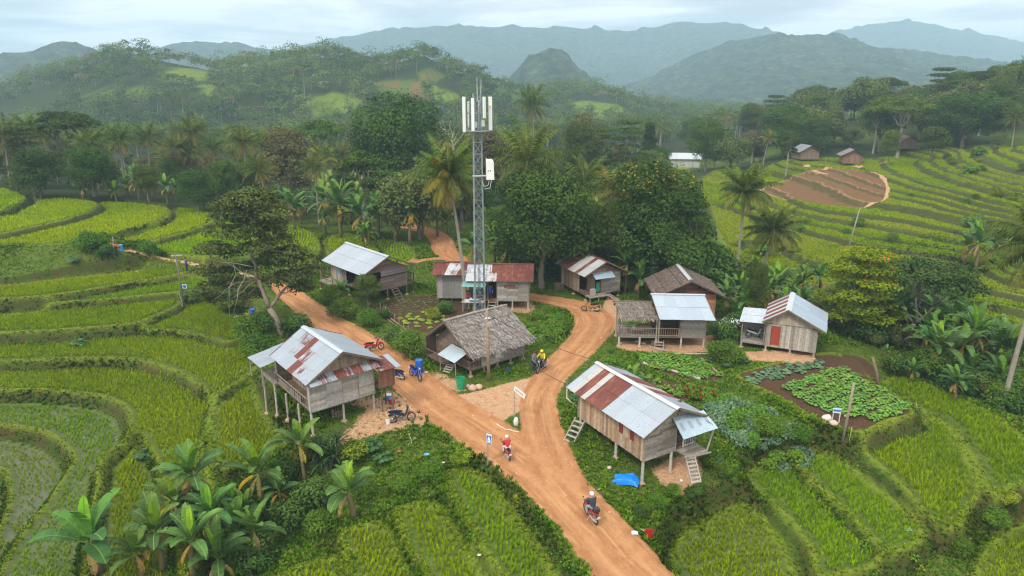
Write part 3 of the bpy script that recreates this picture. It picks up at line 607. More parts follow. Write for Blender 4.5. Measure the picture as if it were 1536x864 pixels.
# ------------------------------------------------------------------ mountains
def mk_mountain():
    m, nt, N, L, b = nmat('mountain_forest')
    g = N.new("ShaderNodeNewGeometry"); P = g.outputs['Position']
    v = node(N, "ShaderNodeTexVoronoi", Scale=.07); L.new(P, v.inputs['Vector'])
    n1 = noise(N, L, P, .006, 5, .65); n2 = noise(N, L, P, .05, 5, .7)
    c = mixc(N, L, sstep(N, L, n2, .35, .65), (.014, .030, .010), (.095, .130, .032))
    c = mixc(N, L, mth(N, L, 'MULTIPLY', sstep(N, L, n1, .54, .66), .55), c, (.12, .13, .055))
    c = mixc(N, L, mth(N, L, 'MULTIPLY', sstep(N, L, v.outputs[0], .1, .6), .6), c, (.012, .022, .010))
    L.new(c, b.inputs['Base Color']); b.inputs['Roughness'].default_value = .95; b.inputs['Specular IOR Level'].default_value = .05
    bn = N.new("ShaderNodeBump"); bn.inputs['Strength'].default_value = 1.0; bn.inputs['Distance'].default_value = 10
    L.new(mth(N, L, 'ADD', n2, mth(N, L, 'MULTIPLY', v.outputs[0], -.4)), bn.inputs['Height']); L.new(bn.outputs[0], b.inputs['Normal'])
    M['mountain'] = m
mk_mountain()
def mountain(Yr, prof, depth, seed, base=-12, step=6.0, canopy=6, name='mountain'):
    us = np.array([p[0] for p in prof], float); vs = np.array([p[1] for p in prof], float)
    xs = (us - 768) / FPX * Yr / (CP + .30 * SP); tz = np.array([at_Y(768, v, Yr)[2] for v in vs])
    X = np.arange(xs[0], xs[-1], step); Yy = np.arange(Yr - depth, Yr + depth * .5, step * 1.1); gx_, gy_ = np.meshgrid(X, Yy); x, y = gx_.ravel(), gy_.ravel()
    top = np.interp(x, xs, tz) ; s = (y - Yr) / depth
    sp = fbm(x, y * .45, depth * .42, 4, seed); rid = 1 - np.abs(2 * sp - 1)
    f = np.where(s < 0, np.clip(1 + s, 0, 1), np.clip(1 - s * 2, 0, 1)); g = f ** 1.15
    z = base + (top - base) * g * 1.03; z -= (top - base) * .30 * (1 - rid) * (4 * g * (1 - g)) ; z += (top - base) * .10 * (fbm(x, y, depth * .16, 4, seed + 5) - .5) * np.minimum(1, (1 - g) * 5 + .15)
    e = np.minimum(1, np.minimum(x - X[0], X[-1] - x) / (depth * .25) + .0); z = np.where(g > 0, z + canopy * (vnoise(x, y, step * 1.7, seed) * vnoise(x, y, step * 4, seed + 3) * 2 - .5) * np.minimum(1, g * 6), z) - (1 - sm(e)) * (top - base) * .6
    nx, ny = len(X), len(Yy); i = (np.arange(ny - 1)[:, None] * nx + np.arange(nx - 1)[None, :]).ravel()
    o = mesh_obj(name, np.stack([x, y, z], 1), [np.stack([i, i + 1, i + nx + 1, i + nx], 1)], 'mountain', smooth=True); o['kind'] = 'structure'
mountain(1050, [(-420, 120), (-250, 98), (-100, 88), (0, 84), (60, 80), (100, 68), (125, 66), (150, 73), (180, 90), (205, 108), (250, 132), (330, 165)], 420, 11, step=5)
mountain(1650, [(100, 140), (170, 100), (200, 86), (240, 73), (290, 64), (350, 66), (400, 74), (470, 84), (540, 98), (640, 125), (760, 150)], 500, 12, step=8)
mountain(980, [(700, 175), (735, 142), (760, 116), (790, 90), (808, 80), (825, 70), (842, 78), (872, 106), (900, 132), (935, 158), (990, 178)], 330, 13, step=4.5)
mountain(1380, [(820, 178), (890, 150), (940, 130), (1000, 104), (1040, 82), (1090, 64), (1150, 52), (1195, 57), (1240, 52), (1285, 68), (1350, 79), (1420, 85), (1480, 93), (1530, 108), (1620, 112), (1900, 150)], 620, 14, step=6)
mountain(2300, [(250, 130), (380, 88), (470, 66), (560, 50), (650, 40), (760, 42), (850, 44), (940, 48), (1010, 36), (1080, 36), (1140, 46), (1220, 66), (1330, 96), (1450, 120)], 800, 15, step=11, canopy=9)
mountain(2900, [(1060, 110), (1170, 68), (1240, 50), (1300, 38), (1350, 32), (1400, 42), (1480, 56), (1536, 68), (1700, 72), (1900, 95), (2200, 130)], 900, 16, step=13, canopy=10)
# ------------------------------------------------------------------ haze
def build_haze():
    V = [(x, y, z) for z in (-16, 275) for y in (-60, 3400) for x in (-3200, 3200)]
    m = bpy.data.materials.new('haze_air'); m.use_nodes = True; nt = m.node_tree; N = nt.nodes; N.clear()
    o = N.new("ShaderNodeOutputMaterial"); v = N.new("ShaderNodeVolumePrincipled")
    v.inputs['Color'].default_value = (.60, .83, 1.0, 1); v.inputs['Density'].default_value = HAZE; v.inputs['Anisotropy'].default_value = .0
    nt.links.new(v.outputs[0], o.inputs['Volume']); M['haze'] = m
    h = mesh_obj('haze', V, [np.array([(0, 2, 3, 1), (4, 5, 7, 6), (0, 1, 5, 4), (2, 6, 7, 3), (0, 4, 6, 2), (1, 3, 7, 5)])], 'haze'); h['kind'] = 'stuff'
HAZE = .00039
build_haze()
# ------------------------------------------------------------------ rice
def tufts(name, X, Y, Zg, h, spread, nb, col, colvar, mat='rice', width=.03, label=None):
    """one mesh of little plants: nb curved blades each"""
    n = len(X); k = n * nb; a = rng.uniform(0, 2 * np.pi, k); lean = rng.uniform(.15, 1, k) * spread; hh = np.repeat(h, nb) * rng.uniform(.65, 1.1, k)
    bx = np.repeat(X, nb) + np.cos(a) * .03; by = np.repeat(Y, nb) + np.sin(a) * .03; bz = np.repeat(Zg, nb) - .03
    tx = bx + np.cos(a) * lean * hh; ty = by + np.sin(a) * lean * hh; tz = bz + hh * (1 - .3 * lean)
    wx = -np.sin(a) * width * np.repeat(h, nb) * 1.6; wy = np.cos(a) * width * np.repeat(h, nb) * 1.6
    mx_, my_, mz_ = bx * .5 + tx * .5 - np.cos(a) * lean * hh * .13, by * .5 + ty * .5 - np.sin(a) * lean * hh * .13, bz + (tz - bz) * .62
    V = np.stack([np.stack([bx - wx, by - wy, bz], 1), np.stack([bx + wx, by + wy, bz], 1), np.stack([mx_ + wx, my_ + wy, mz_], 1), np.stack([tx, ty, tz], 1), np.stack([mx_ - wx, my_ - wy, mz_], 1)], 1).reshape(-1, 3)
    i = np.arange(k) * 5; F = [np.stack([i, i + 1, i + 2, i + 4], 1), np.stack([i + 4, i + 2, i + 3], 1)]
    c = np.asarray(col, float) * np.repeat(1 + rng.uniform(-colvar, colvar, (n, 1)), nb, axis=0) if np.ndim(col) == 1 else np.repeat(col, nb, axis=0)
    c = c * (1 + rng.uniform(-.18, .18, (k, 1))); c = np.repeat(c, 5, axis=0)
    o = mesh_obj(name, V, F, mat, col=np.clip(c, 0, 1)); o['kind'] = 'stuff'; return o
def in_frame(x, y, z, m=60):
    zc = y * CP - (z - CAMH) * SP; yc = y * SP + (z - CAMH) * CP; u = 768 + FPX * x / zc; v = 432 - FPX * yc / zc
    return (u > -m - 40) & (u < 1576 + m) & (v < 864 + m) & (zc > 1), u, v
def plant_rice():
    for k, p in enumerate(PADDIES):
        if not p['pad']: continue
        P = np.array(p['P']); cx, cyy = P.mean(0); dist = max(25, math.hypot(*(P[np.argmin(np.hypot(P[:, 0], P[:, 1]))])))
        far = p['name'] in ('l1', 'l2', 'l3', 'l4', 'l5', 'y1', 'y2', 'y3')
        sp = .20 if not far else .30; ang = rng.uniform(-.25, .25) + (0.05 if cx < 0 else .5)
        x0, x1, y0, y1 = P[:, 0].min(), P[:, 0].max(), P[:, 1].min(), P[:, 1].max(); R_ = max(x1 - x0, y1 - y0) * .75
        a = np.arange(-R_, R_, sp * 1.25); b = np.arange(-R_, R_, sp); A, B = np.meshgrid(a, b); A = A.ravel(); B = B.ravel()
        A = A + .25 * np.sin(B * .35 + k) ; x = (x0 + x1) / 2 + A * math.cos(ang) - B * math.sin(ang); y = (y0 + y1) / 2 + A * math.sin(ang) + B * math.cos(ang)
        x += rng.normal(0, .035, len(x)); y += rng.normal(0, .045, len(x))
        keep = (x > x0) & (x < x1) & (y > y0) & (y < y1); x, y = x[keep], y[keep]
        inf, u, v = in_frame(x, y, np.full(len(x), p['level']), 150); x, y = x[inf], y[inf]
        d = sdist(p['P'], x, y) - (0 if p['kind'] == 'm' else p['riser'] - .2)
        ok = d > .38 + .15 * rng.random(len(x)); x, y, d = x[ok], y[ok], d[ok]
        ix = np.clip(np.searchsorted(gx, x) - 1, 0, len(gx) - 1); iy = np.clip(np.searchsorted(gy, y) - 1, 0, len(gy) - 1)
        ok = owner.reshape(GX.shape)[iy, ix] == k; x, y = x[ok], y[ok]
        w = p['wet']; thin = fbm(x, y, 9, 2, 50 + k); gap = rng.random(len(x)) < (.05 + (.42 * w) * sm((thin - .38) / .2)); x, y = x[~gap], y[~gap]
        if len(x) == 0: continue
        zg = gsample(Z, x, y); hn = fbm(x, y, 4, 3, 60 + k)
        h = (.30 + .18 * hn) * (1 - .35 * w) * (1.15 if far else 1)
        t = np.clip(fbm(x, y, 7, 3, 70) * 1.5 - .25, 0, 1)[:, None]
        base = np.array((.150, .240, .010)) * (1 - t) + np.array((.235, .315, .015)) * t
        if far: base = np.array((.20, .31, .012)) * (1 - t) + np.array((.31, .39, .020)) * t
        base = base * (1 + rng.uniform(-.2, .2, (len(x), 1)))
        o = tufts('rice', x, y, zg, h, .42, 9 if not far else 7, base, 0, width=.036 if not far else .055)
plant_rice()
def scatter_weeds():
    """grass and weeds of banks, verges and the ground under the trees"""
    n = 420000; t = rng.random(n); y = 15 + 80 * t ** 1.35; x = rng.uniform(-1, 1, n) * (y * .80 + 4)
    rd_ = gsample(np.maximum(np.maximum(m_road, m_sand), np.maximum(m_soil, 0)), x, y); pdm = gsample(m_pad, x, y)
    keep = (rng.random(n) > np.clip(rd_ * 1.5, 0, 1)) & (pdm < .15); x, y = x[keep], y[keep]
    cl = fbm(x, y, 5, 3, 80); keep = rng.random(len(x)) < np.clip((cl - .25) * 2.6, .12, 1); x, y, cl = x[keep], y[keep], cl[keep]
    zg = gsample(Z, x, y); bd = gsample(np.clip(m_bund, 0, 1), x, y)
    h = np.where(bd > .3, .15, .12 + .34 * np.clip(cl - .35, 0, 1) * rng.random(len(x)) * 2.2)
    t = rng.random((len(x), 1)); c = np.array((.06, .125, .012)) * (1 - t) + np.array((.14, .20, .024)) * t
    c = np.where(bd[:, None] > .3, np.array((.155, .205, .02)) * (.5 + 1.0 * rng.random((len(x), 1))), c * (.6 + .8 * rng.random((len(x), 1))))
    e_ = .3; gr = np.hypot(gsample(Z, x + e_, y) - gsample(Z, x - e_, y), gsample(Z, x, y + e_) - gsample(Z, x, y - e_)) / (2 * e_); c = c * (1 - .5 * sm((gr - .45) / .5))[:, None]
    dry = rng.random(len(x)) < .06; c[dry] = (.19, .16, .06)
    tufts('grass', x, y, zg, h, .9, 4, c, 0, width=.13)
scatter_weeds()
def hill_rice():
    n = 230000; y = rng.uniform(62, 190, n); x = rng.uniform(.22, .80, n) * y + 6; w = gsample(m_ricefar, x, y) - 2 * gsample(m_plot, x, y); keep = (w > .55) & (x < 150) & (rng.random(n) < .9); x, y = x[keep], y[keep]; inf, u, v = in_frame(x, y, gsample(Z, x, y), 60); x, y = x[inf], y[inf]
    z = gsample(Z, x, y); t = np.clip(fbm(x, y, 9, 3, 71) * 1.5 - .25, 0, 1)[:, None]; hh = gsample(m_ralong, x, y)[:, None] / 100; c = np.array((.17, .26, .012)) * (1 - t) + np.array((.27, .31, .03)) * t; c = c * (1 - .35 * hh) + np.array((.30, .28, .07)) * .35 * hh
    tufts('rice', x, y, z, np.full(len(x), .34), .5, 3, c * (1 + rng.uniform(-.2, .2, (len(x), 1))), 0, width=.12)
hill_rice()
def rotz_to(nv):
    """orthonormal frames for many normals"""
    ref = np.where(np.abs(nv[:, 2:3]) < .9, np.array([[0, 0, 1.]]), np.array([[1., 0, 0]])); t = np.cross(ref, nv); t /= np.linalg.norm(t, axis=1, keepdims=True) + 1e-9
    return t, np.cross(nv, t)
def leaf_quads(Pc, Nn, size, col, asp=1.0, bend=.25):
    n = len(Pc); t, b = rotz_to(Nn); a = rng.uniform(0, 2 * np.pi, n)[:, None]; u = t * np.cos(a) + b * np.sin(a); w = -t * np.sin(a) + b * np.cos(a)
    s = size[:, None]; k = Nn * s * bend
    V = np.stack([Pc - u * s - k, Pc - w * s * .55 * asp, Pc + u * s - k, Pc + w * s * .55 * asp], 1).reshape(-1, 3); i = np.arange(n) * 4
    return V, np.stack([i, i + 1, i + 2, i + 3], 1), np.repeat(col, 4, axis=0)
def crown_pts(lobes, n, up=.35, inner=.55):
    """points on the shells of the lobes, thinned by noise so sky shows through"""
    L_ = np.array(lobes, float); area = (L_[:, 3] * L_[:, 4] + L_[:, 3] * L_[:, 5]) ; k = rng.choice(len(L_), n, p=area / area.sum())
    d = rng.normal(0, 1, (n, 3)); d /= np.linalg.norm(d, axis=1, keepdims=True); d[:, 2] = np.where((d[:, 2] < -.25) & (rng.random(n) < .7), -d[:, 2], d[:, 2])
    r = inner + (1.08 - inner) * rng.random(n) ** .45
    r = np.where(rng.random(n) < .14, r * rng.uniform(1.05, 1.38, n), r)
    P = L_[k, :3] + d * L_[k, 3:6] * r[:, None]; Nn = d / L_[k, 3:6]; Nn /= np.linalg.norm(Nn, axis=1, keepdims=True)
    Nn = Nn * (1 - up) + np.array([0, 0, up]) + rng.normal(0, .38, (n, 3)); Nn /= np.linalg.norm(Nn, axis=1, keepdims=True)
    return P, Nn, k
def limb(mb, p, q, r0, r1, col, n=6, seg=4, wig=.06, sag=0):
    p = np.array(p, float); q = np.array(q, float); l = np.linalg.norm(q - p); pts = []
    for i in range(seg + 1):
        t = i / seg; o = np.array((rnd.uniform(-1, 1), rnd.uniform(-1, 1), rnd.uniform(-.5, .5))) * l * wig * (0 if i in (0, seg) else 1)
        pts.append(p + (q - p) * t + o + np.array((0, 0, sag * l * t * (1 - t))))
    mb.tube(pts, [r0 + (r1 - r0) * i / seg for i in range(seg + 1)], n, col); return pts
def build_tree(name, h, cw, kind, nleaf, lsize, cols, barkc=(.19, .16, .12), trunk=.0, cfrac=.55, seed=None, lean=(0, 0), fork=.45, gaps=.0, tips=None):
    """a tree of height h (m), crown width cw; returns its Empty with trunk and crown"""
    st = rnd.getstate(); rnd.seed(seed or hash(name) & 255); e = empty(name, (0, 0, 0)); mb = MB(); lobes = []; zc0 = h * (1 - cfrac)
    r0 = trunk or h * .022 + .05; nl = {'round': 22, 'umbrella': 20, 'open': 15, 'column': 16, 'layer': 24}[kind]
    for i in range(nl):
        a = i * 2.399 + rnd.uniform(-.3, .3); q = math.sqrt((i + .6) / nl)
        if kind == 'round':
            zz = rnd.uniform(0, 1); rr = math.sqrt(max(0, 1 - (zz * 1.05 - .15) ** 2)) * (q * .62 + .1); s = rnd.uniform(.17, .27) * cw
            lobes.append((math.cos(a) * rr * cw * .5, math.sin(a) * rr * cw * .5, zc0 + h * cfrac * (.12 + .74 * zz), s, s, s * .72))
        elif kind == 'umbrella':
            rr = q * .80; s = rnd.uniform(.15, .22) * cw; zz = 1 - .34 * rr ** 2 - rnd.uniform(0, .16)
            lobes.append((math.cos(a) * rr * cw * .5, math.sin(a) * rr * cw * .5, zc0 + h * cfrac * zz - s * .3, s, s, s * .33))
        elif kind == 'layer':
            t = (i % 6) / 5; rr = (1.0 - .45 * t) * rnd.uniform(.3, .9); s = rnd.uniform(.13, .21) * cw
            lobes.append((math.cos(a) * rr * cw * .5, math.sin(a) * rr * cw * .5, zc0 + h * cfrac * (t * .88 + .05), s * 1.15, s * 1.15, s * .28))
        elif kind == 'open':
            rr = q * .8; s = rnd.uniform(.11, .19) * cw
            lobes.append((math.cos(a) * rr * cw * .5, math.sin(a) * rr * cw * .5, zc0 + h * cfrac * rnd.uniform(.15, .92) * (1 - .2 * rr), s, s, s * .5))
        else:
            t = i / nl; s = rnd.uniform(.22, .32) * cw * (1 - .45 * t)
            lobes.append((math.cos(a) * .18 * cw * (1 - t), math.sin(a) * .18 * cw * (1 - t), zc0 + h * cfrac * (t * .92), s, s, s * .9))
    lobes = [(l[0] + lean[0] * l[2], l[1] + lean[1] * l[2], *l[2:]) for l in lobes]
    fz = h * fork; fk = (lean[0] * fz, lean[1] * fz, fz)
    mb.tube([(0, 0, -.5), (0, 0, 0), (rnd.uniform(-.1, .1) * r0 * 4, rnd.uniform(-.1, .1) * r0 * 4, fz * .5), fk], [r0 * 1.5, r0 * 1.15, r0 * .9, r0 * .75], 8, barkc)
    mains = []
    for j in range(5):
        a = j * 1.257 + rnd.uniform(-.4, .4); q = (fk[0] + math.cos(a) * cw * .16, fk[1] + math.sin(a) * cw * .16, fz + (h - fz) * rnd.uniform(.3, .5)); limb(mb, fk, q, r0 * .6, r0 * .34, barkc, sag=-.1); mains.append(q)
    for l in lobes:
        m = min(mains, key=lambda q: (q[0] - l[0]) ** 2 + (q[1] - l[1]) ** 2); limb(mb, m, l[:3], r0 * .3, r0 * .07, barkc, 5, 3, .08, -.12)
    mb.build('trunk', 'bark', e, smooth=True)
    P, Nn, k = crown_pts(lobes, nleaf, .30 if kind in ('round', 'column') else .5)
    if gaps: kp = vnoise(P[:, 0] + 50 + P[:, 2] * .7, P[:, 1] + 50, cw * .09, 3) > gaps; P, Nn, k = P[kp], Nn[kp], k[kp]
    lb = rng.random(len(lobes))[k][:, None]; t = np.clip(lb * .6 + rng.random((len(P), 1)) * .5 - .05, 0, 1); c = np.array(cols[0]) * (1 - t) + np.array(cols[1]) * t
    if tips is not None:
        tp = (P[:, 2] > h * tips[1]) & (rng.random(len(P)) < tips[2]); c[tp] = np.array(tips[0]) * (1 + rng.uniform(-.25, .25, (tp.sum(), 1)))
    V, F, cc = leaf_quads(P, Nn, lsize * rng.uniform(.45, 1.35, len(P)), c)
    mesh_obj('crown', V, [F], 'leaf', e, col=cc); rnd.setstate(st); e['h'] = h; return e
def frond(V, F, Cc, o, az, el, L_, droop, nl, ll, col, tipc, w=.10, roll=0):
    """pinnate frond: rachis arc with drooping leaflets on both sides"""
    ca, sa = math.cos(az), math.sin(az); p = np.array(o, float); e = el; seg = nl; ds = L_ / seg; pts = [p.copy()]; dirs = []
    for i in range(seg):
        e -= droop * (i / seg) ** .7 * 2.1 / seg; d = np.array((ca * math.cos(e), sa * math.cos(e), math.sin(e))); dirs.append(d); p = p + d * ds; pts.append(p.copy())
    side = np.array((-sa, ca, 0)); rw = .035
    for i in range(0, seg, 3):
        j = min(i + 3, seg); a, b = pts[i], pts[j]; k = len(V); w0 = rw * (1 - i / seg * .8)
        V.extend([a - side * w0, a + side * w0, b + side * w0 * .8, b - side * w0 * .8]); F.append((k, k + 1, k + 2, k + 3)); Cc.extend([(.20, .20, .06)] * 4)
    for i in range(1, seg + 1):
        t = i / seg; l = ll * math.sin(math.pi * (.12 + .86 * t)) ** .6 * rnd.uniform(.85, 1.1); d = dirs[i - 1]; up = np.cross(d, side); up = up if up[2] > 0 else -up
        for s in (-1, 1):
            dd = side * s * .80 + d * .55 - up * (.25) - np.array((0, 0, rnd.uniform(.15, .55))); dd = dd / np.linalg.norm(dd); a = pts[i]; m = a + dd * l * .55; q = a + dd * l + np.array((0, 0, -.25 * l)); k = len(V)
            wv = d * w * l; V.extend([a - wv * .6, m - wv, q, m + wv]); F.append((k, k + 1, k + 2, k + 3)); c = np.array(col) * rnd.uniform(.75, 1.25); V2 = np.array(tipc); f = rnd.random() * .5
            cc = tuple(c * (1 - f) + V2 * f); Cc.extend([cc] * 4)
def build_palm(name, h, L_=4.3, nf=24, bend=(.6, .2), seed=1, nl=18, dead=3, yellow=0.0):
    st = rnd.getstate(); rnd.seed(seed); e = empty(name, (0, 0, 0)); mb = MB(); pts = []; rad = []
    for i in range(11):
        t = i / 10; pts.append((bend[0] * (t ** 1.6), bend[1] * (t ** 1.3), -.3 + (h + .3) * t)); rad.append(.19 - .07 * t + (.12 if i == 0 else 0))
    mb.tube(pts, rad, 8, (.27, .235, .19)); mb.build('trunk', 'bark', e, smooth=True); top = np.array(pts[-1])
    V, F, Cc = [], [], []
    for i in range(nf):
        t = i / nf; az = i * 2.399 + rnd.uniform(-.2, .2); el = R(82) - R(108) * t + rnd.uniform(-.12, .12); young = t < .3
        yl = rnd.random() < yellow
        c = (.048, .080, .018) if not young else (.085, .125, .022)
        if t > .72: c = (.11, .115, .028)
        if yl: c = (.20, .16, .03)
        frond(V, F, Cc, top, az, el, L_ * rnd.uniform(.85, 1.1), (.75 + .35 * t), nl, L_ * .235, c, (.11, .12, .035))
    mesh_obj('crown', np.array(V), [np.array(F)], 'leaf', e, col=np.array(Cc))
    if dead:
        V, F, Cc = [], [], []
        for i in range(dead): frond(V, F, Cc, top - (0, 0, .2), i * 2.2 + rnd.uniform(0, 1), R(-48 - 12 * rnd.random()), L_ * .8, .45, nl, L_ * .16, (.20, .12, .045), (.28, .17, .06))
        mesh_obj('dead_frond', np.array(V), [np.array(F)], 'leaf', e, col=np.array(Cc))
    mb = MB()
    for i in range(7): a = i * .9; mb.ell(top + (math.cos(a) * .28, math.sin(a) * .28, -.38 - .1 * (i % 2)), (.13, .13, .16), jc((.16, .13, .03)), 7, 5)
    mb.build('coconuts', 'bark', e, smooth=True).name = 'coconut_cluster'
    rnd.setstate(st); e['h'] = h; return e
def blade_leaf(V, F, Cc, o, az, el, L_, W_, droop, col, seg=9, tear=.5, rib=(.16, .22, .05)):
    """banana leaf: stalk, midrib and two half blades, torn here and there"""
    ca, sa = math.cos(az), math.sin(az); p = np.array(o, float); e = el; side = np.array((-sa, ca, 0.)); pts = [p.copy()]; st_ = L_ * .16
    d = np.array((ca * math.cos(e), sa * math.cos(e), math.sin(e))); k = len(V); q = p + d * st_; V.extend([p - side * .035, p + side * .035, q + side * .03, q - side * .03]); F.append((k, k + 1, k + 2, k + 3)); Cc.extend([rib] * 4); p = q; prev = None
    for i in range(seg + 1):
        t = i / seg; d = np.array((ca * math.cos(e), sa * math.cos(e), math.sin(e))); up = np.cross(d, side); up = up if up[2] > 0 else -up
        w = W_ * min(1, (math.sin(math.pi * min(1, .10 + .86 * t))) ** .55) * (1 if i < seg else .35); vf = .28
        row = (p + side * w - up * w * -vf, p.copy(), p - side * w - up * w * -vf, up)
        if prev is not None:
            for s, a, b in ((0, 0, 1), (2, 2, 1)):
                k = len(V); j = rnd.uniform(.08, .4) if rnd.random() < tear else 0; ra = prev[a] - d * (L_ / seg) * -j * .3; rb = row[a] - d * (L_ / seg) * j - prev[3] * j * W_ * .5
                V.extend([prev[b], ra, rb, row[b]]); F.append((k, k + 1, k + 2, k + 3)); c = tuple(np.array(col) * rnd.uniform(.82, 1.18)); Cc.extend([c] * 4)
            k = len(V); h_ = up * .012; V.extend([prev[1] - side * .022 + h_, prev[1] + side * .022 + h_, row[1] + side * .018 + h_, row[1] - side * .018 + h_]); F.append((k, k + 1, k + 2, k + 3)); Cc.extend([rib] * 4)
        prev = row; p = p + d * (L_ * .84 / seg); e -= droop * (.35 + t) / seg
def build_banana(name, h, L_=2.2, W_=.33, nf=9, seed=1, dead=3, spear=True, stemc=(.17, .14, .07), yellow=0):
    st = rnd.getstate(); rnd.seed(seed); e = empty(name, (0, 0, 0)); mb = MB(); tl = (rnd.uniform(-.15, .15), rnd.uniform(-.15, .15), h)
    mb.tube([(0, 0, -.3), (0, 0, h * .3), (tl[0] * .5, tl[1] * .5, h * .7), tl], [.15, .13, .11, .07], 8, stemc); mb.build('stem', 'bark', e, smooth=True)
    V, F, Cc = [], [], []
    for i in range(nf):
        t = i / max(1, nf - 1); az = i * 2.25 + rnd.uniform(-.25, .25); el = R(80) - R(66) * t + rnd.uniform(-.12, .12)
        col = tuple(np.array((.062, .122, .036)) * rnd.uniform(.75, 1.3)) if t > .3 else (.10, .185, .04); yl = i >= nf - yellow
        if yl: col = (.36, .24, .03)
        blade_leaf(V, F, Cc, tl, az, el - (.5 if yl else 0), L_ * (.65 if yl else 1) * rnd.uniform(.8, 1.05), W_ * (.6 if yl else 1) * rnd.uniform(.85, 1.1), 1.0 + .8 * t, col, seg=12, tear=.28)
    if spear: blade_leaf(V, F, Cc, tl, rnd.uniform(0, 6.28), R(80), L_ * .85, W_ * .62, .25, (.20, .34, .04), tear=0)
    mesh_obj('leaves', np.array(V), [np.array(F)], 'blade', e, col=np.array(Cc)).name = 'leaf_crown'
    if dead:
        V, F, Cc = [], [], []
        for i in range(dead): blade_leaf(V, F, Cc, np.array(tl) - (0, 0, .1), i * 2.1 + rnd.random(), R(-35), L_ * .55, W_ * .4, 1.6, rnd.choice([(.20, .13, .06), (.16, .10, .05), (.28, .17, .04)]), seg=5)
        mesh_obj('dead_leaf', np.array(V), [np.array(F)], 'leaf', e, col=np.array(Cc))
    rnd.setstate(st); e['h'] = h; return e
def build_bush(name, h, w, n, ls, cols, kind='leaf', seed=1, flowers=None):
    st = rnd.getstate(); rnd.seed(seed); e = empty(name, (0, 0, 0)); mb = MB(); lobes = []
    for i in range(9):
        a = i * 2.4; q = math.sqrt(i / 9) * .62; s = rnd.uniform(.2, .3) * w; z = h * (.35 + .45 * rnd.random()) * (1 - .3 * q); lobes.append((math.cos(a) * q * w * .5, math.sin(a) * q * w * .5, z, s, s, s * .8)); limb(mb, (0, 0, -.1), lobes[-1][:3], .04, .012, (.14, .11, .07), 5, 3)
    mb.build('stem', 'bark', e); P, Nn, k = crown_pts(lobes, n, .35, .4); P[:, 2] = np.maximum(P[:, 2], .03); t = np.clip(rng.random(9)[k][:, None] * .6 + rng.random((n, 1)) * .45, 0, 1); c = np.array(cols[0]) * (1 - t) + np.array(cols[1]) * t
    if flowers: f = (rng.random(n) < flowers[1]) & (Nn[:, 2] > 0); c[f] = flowers[0]
    V, F, cc = leaf_quads(P, Nn, ls * rng.uniform(.6, 1.3, n), c); mesh_obj('foliage', V, [F], 'leaf', e, col=cc); rnd.setstate(st); e['h'] = h; return e
def undergrowth():
    n = 9000; y = 17 + 52 * rng.random(n) ** 1.3; x = rng.uniform(-1, 1, n) * (y * .78 + 3); bare = gsample(m_road + m_sand + m_soil + m_pad, x, y); cl = fbm(x, y, 6, 3, 91); bd = gsample(np.clip(m_bund, 0, 1), x, y)
    keep = (bare < .08) & (cl > .50) & (bd < .25); x, y, cl = x[keep], y[keep], cl[keep]; n = len(x); m = 34; z = gsample(Z, x, y); r = rng.uniform(.18, .5, n) * (.6 + 1.6 * (cl - .45)); d = rng.normal(0, 1, (n * m, 3)); d /= np.linalg.norm(d, axis=1, keepdims=True); d[:, 2] = np.abs(d[:, 2])
    P = np.repeat(np.stack([x, y, z], 1), m, axis=0) + d * np.repeat(r, m)[:, None] * (1, 1, .8) * rng.uniform(.5, 1, (n * m, 1)); t = rng.random((n, 1)); c = np.array((.035, .08, .014)) * (1 - t) + np.array((.13, .21, .03)) * t; yl = rng.random(n) < .05; c[yl] = (.22, .22, .03); c = np.repeat(c, m, axis=0) * (1 + rng.uniform(-.25, .25, (n * m, 1)))
    Nn = d + rng.normal(0, .5, d.shape); Nn[:, 2] += .5; Nn /= np.linalg.norm(Nn, axis=1, keepdims=True); V, F, cc = leaf_quads(P, Nn, np.repeat(rng.uniform(.03, .085, n), m) * rng.uniform(.7, 1.3, n * m), c); o = mesh_obj('undergrowth', V, [F], 'rice', col=cc); o['kind'] = 'stuff'
undergrowth()
PROTO = {}; USED = set()
def proto(key, fn):
    PROTO[key] = fn
BUILT = {}
def take(key):
    if key not in BUILT: BUILT[key] = PROTO[key]()
    if key not in USED: USED.add(key); return BUILT[key]
    return copy_tree(BUILT[key])
def put(key, x, y, z, s=1.0, rz=None, label=None, cat=None, group=None, tilt=(0, 0), sz=None):
    """places a copy of a kind (the first one built is placed itself)"""
    o = take(key)
    o.location = (x, y, z); o.rotation_euler = (tilt[0], tilt[1], rnd.uniform(0, 6.28) if rz is None else rz); o.scale = (s, s, sz or s)
    for k in ('group', 'label', 'category'):
        if k in o.keys(): del o[k]
    return tag(o, label, cat, group)
G1, G2 = (.026, .050, .012), (.062, .095, .020)
proto('dense_a', lambda: build_tree('dense_tree', 12, 11, 'round', 26000, .175, [(.026, .052, .013), (.075, .122, .024)], seed=3, cfrac=.80, fork=.24, gaps=.20))
proto('dense_b', lambda: build_tree('dense_tree', 12, 10, 'round', 18000, .185, [(.038, .064, .015), (.10, .14, .028)], seed=5, cfrac=.72, fork=.25, gaps=.22))
proto('olive', lambda: build_tree('bushy_tree', 8, 8, 'round', 9000, .2, [(.065, .082, .026), (.13, .15, .045)], seed=7, cfrac=.8, fork=.2, gaps=.25))
proto('open_a', lambda: build_tree('slender_tree', 13, 8, 'open', 9000, .21, [(.045, .078, .018), (.11, .16, .032)], seed=9, cfrac=.66, gaps=.12, barkc=(.25, .22, .18)))
proto('brown', lambda: build_tree('brownish_tree', 11, 9, 'round', 8000, .21, [(.075, .072, .034), (.135, .125, .05)], seed=11, cfrac=.72, gaps=.25, barkc=(.26, .22, .17)))
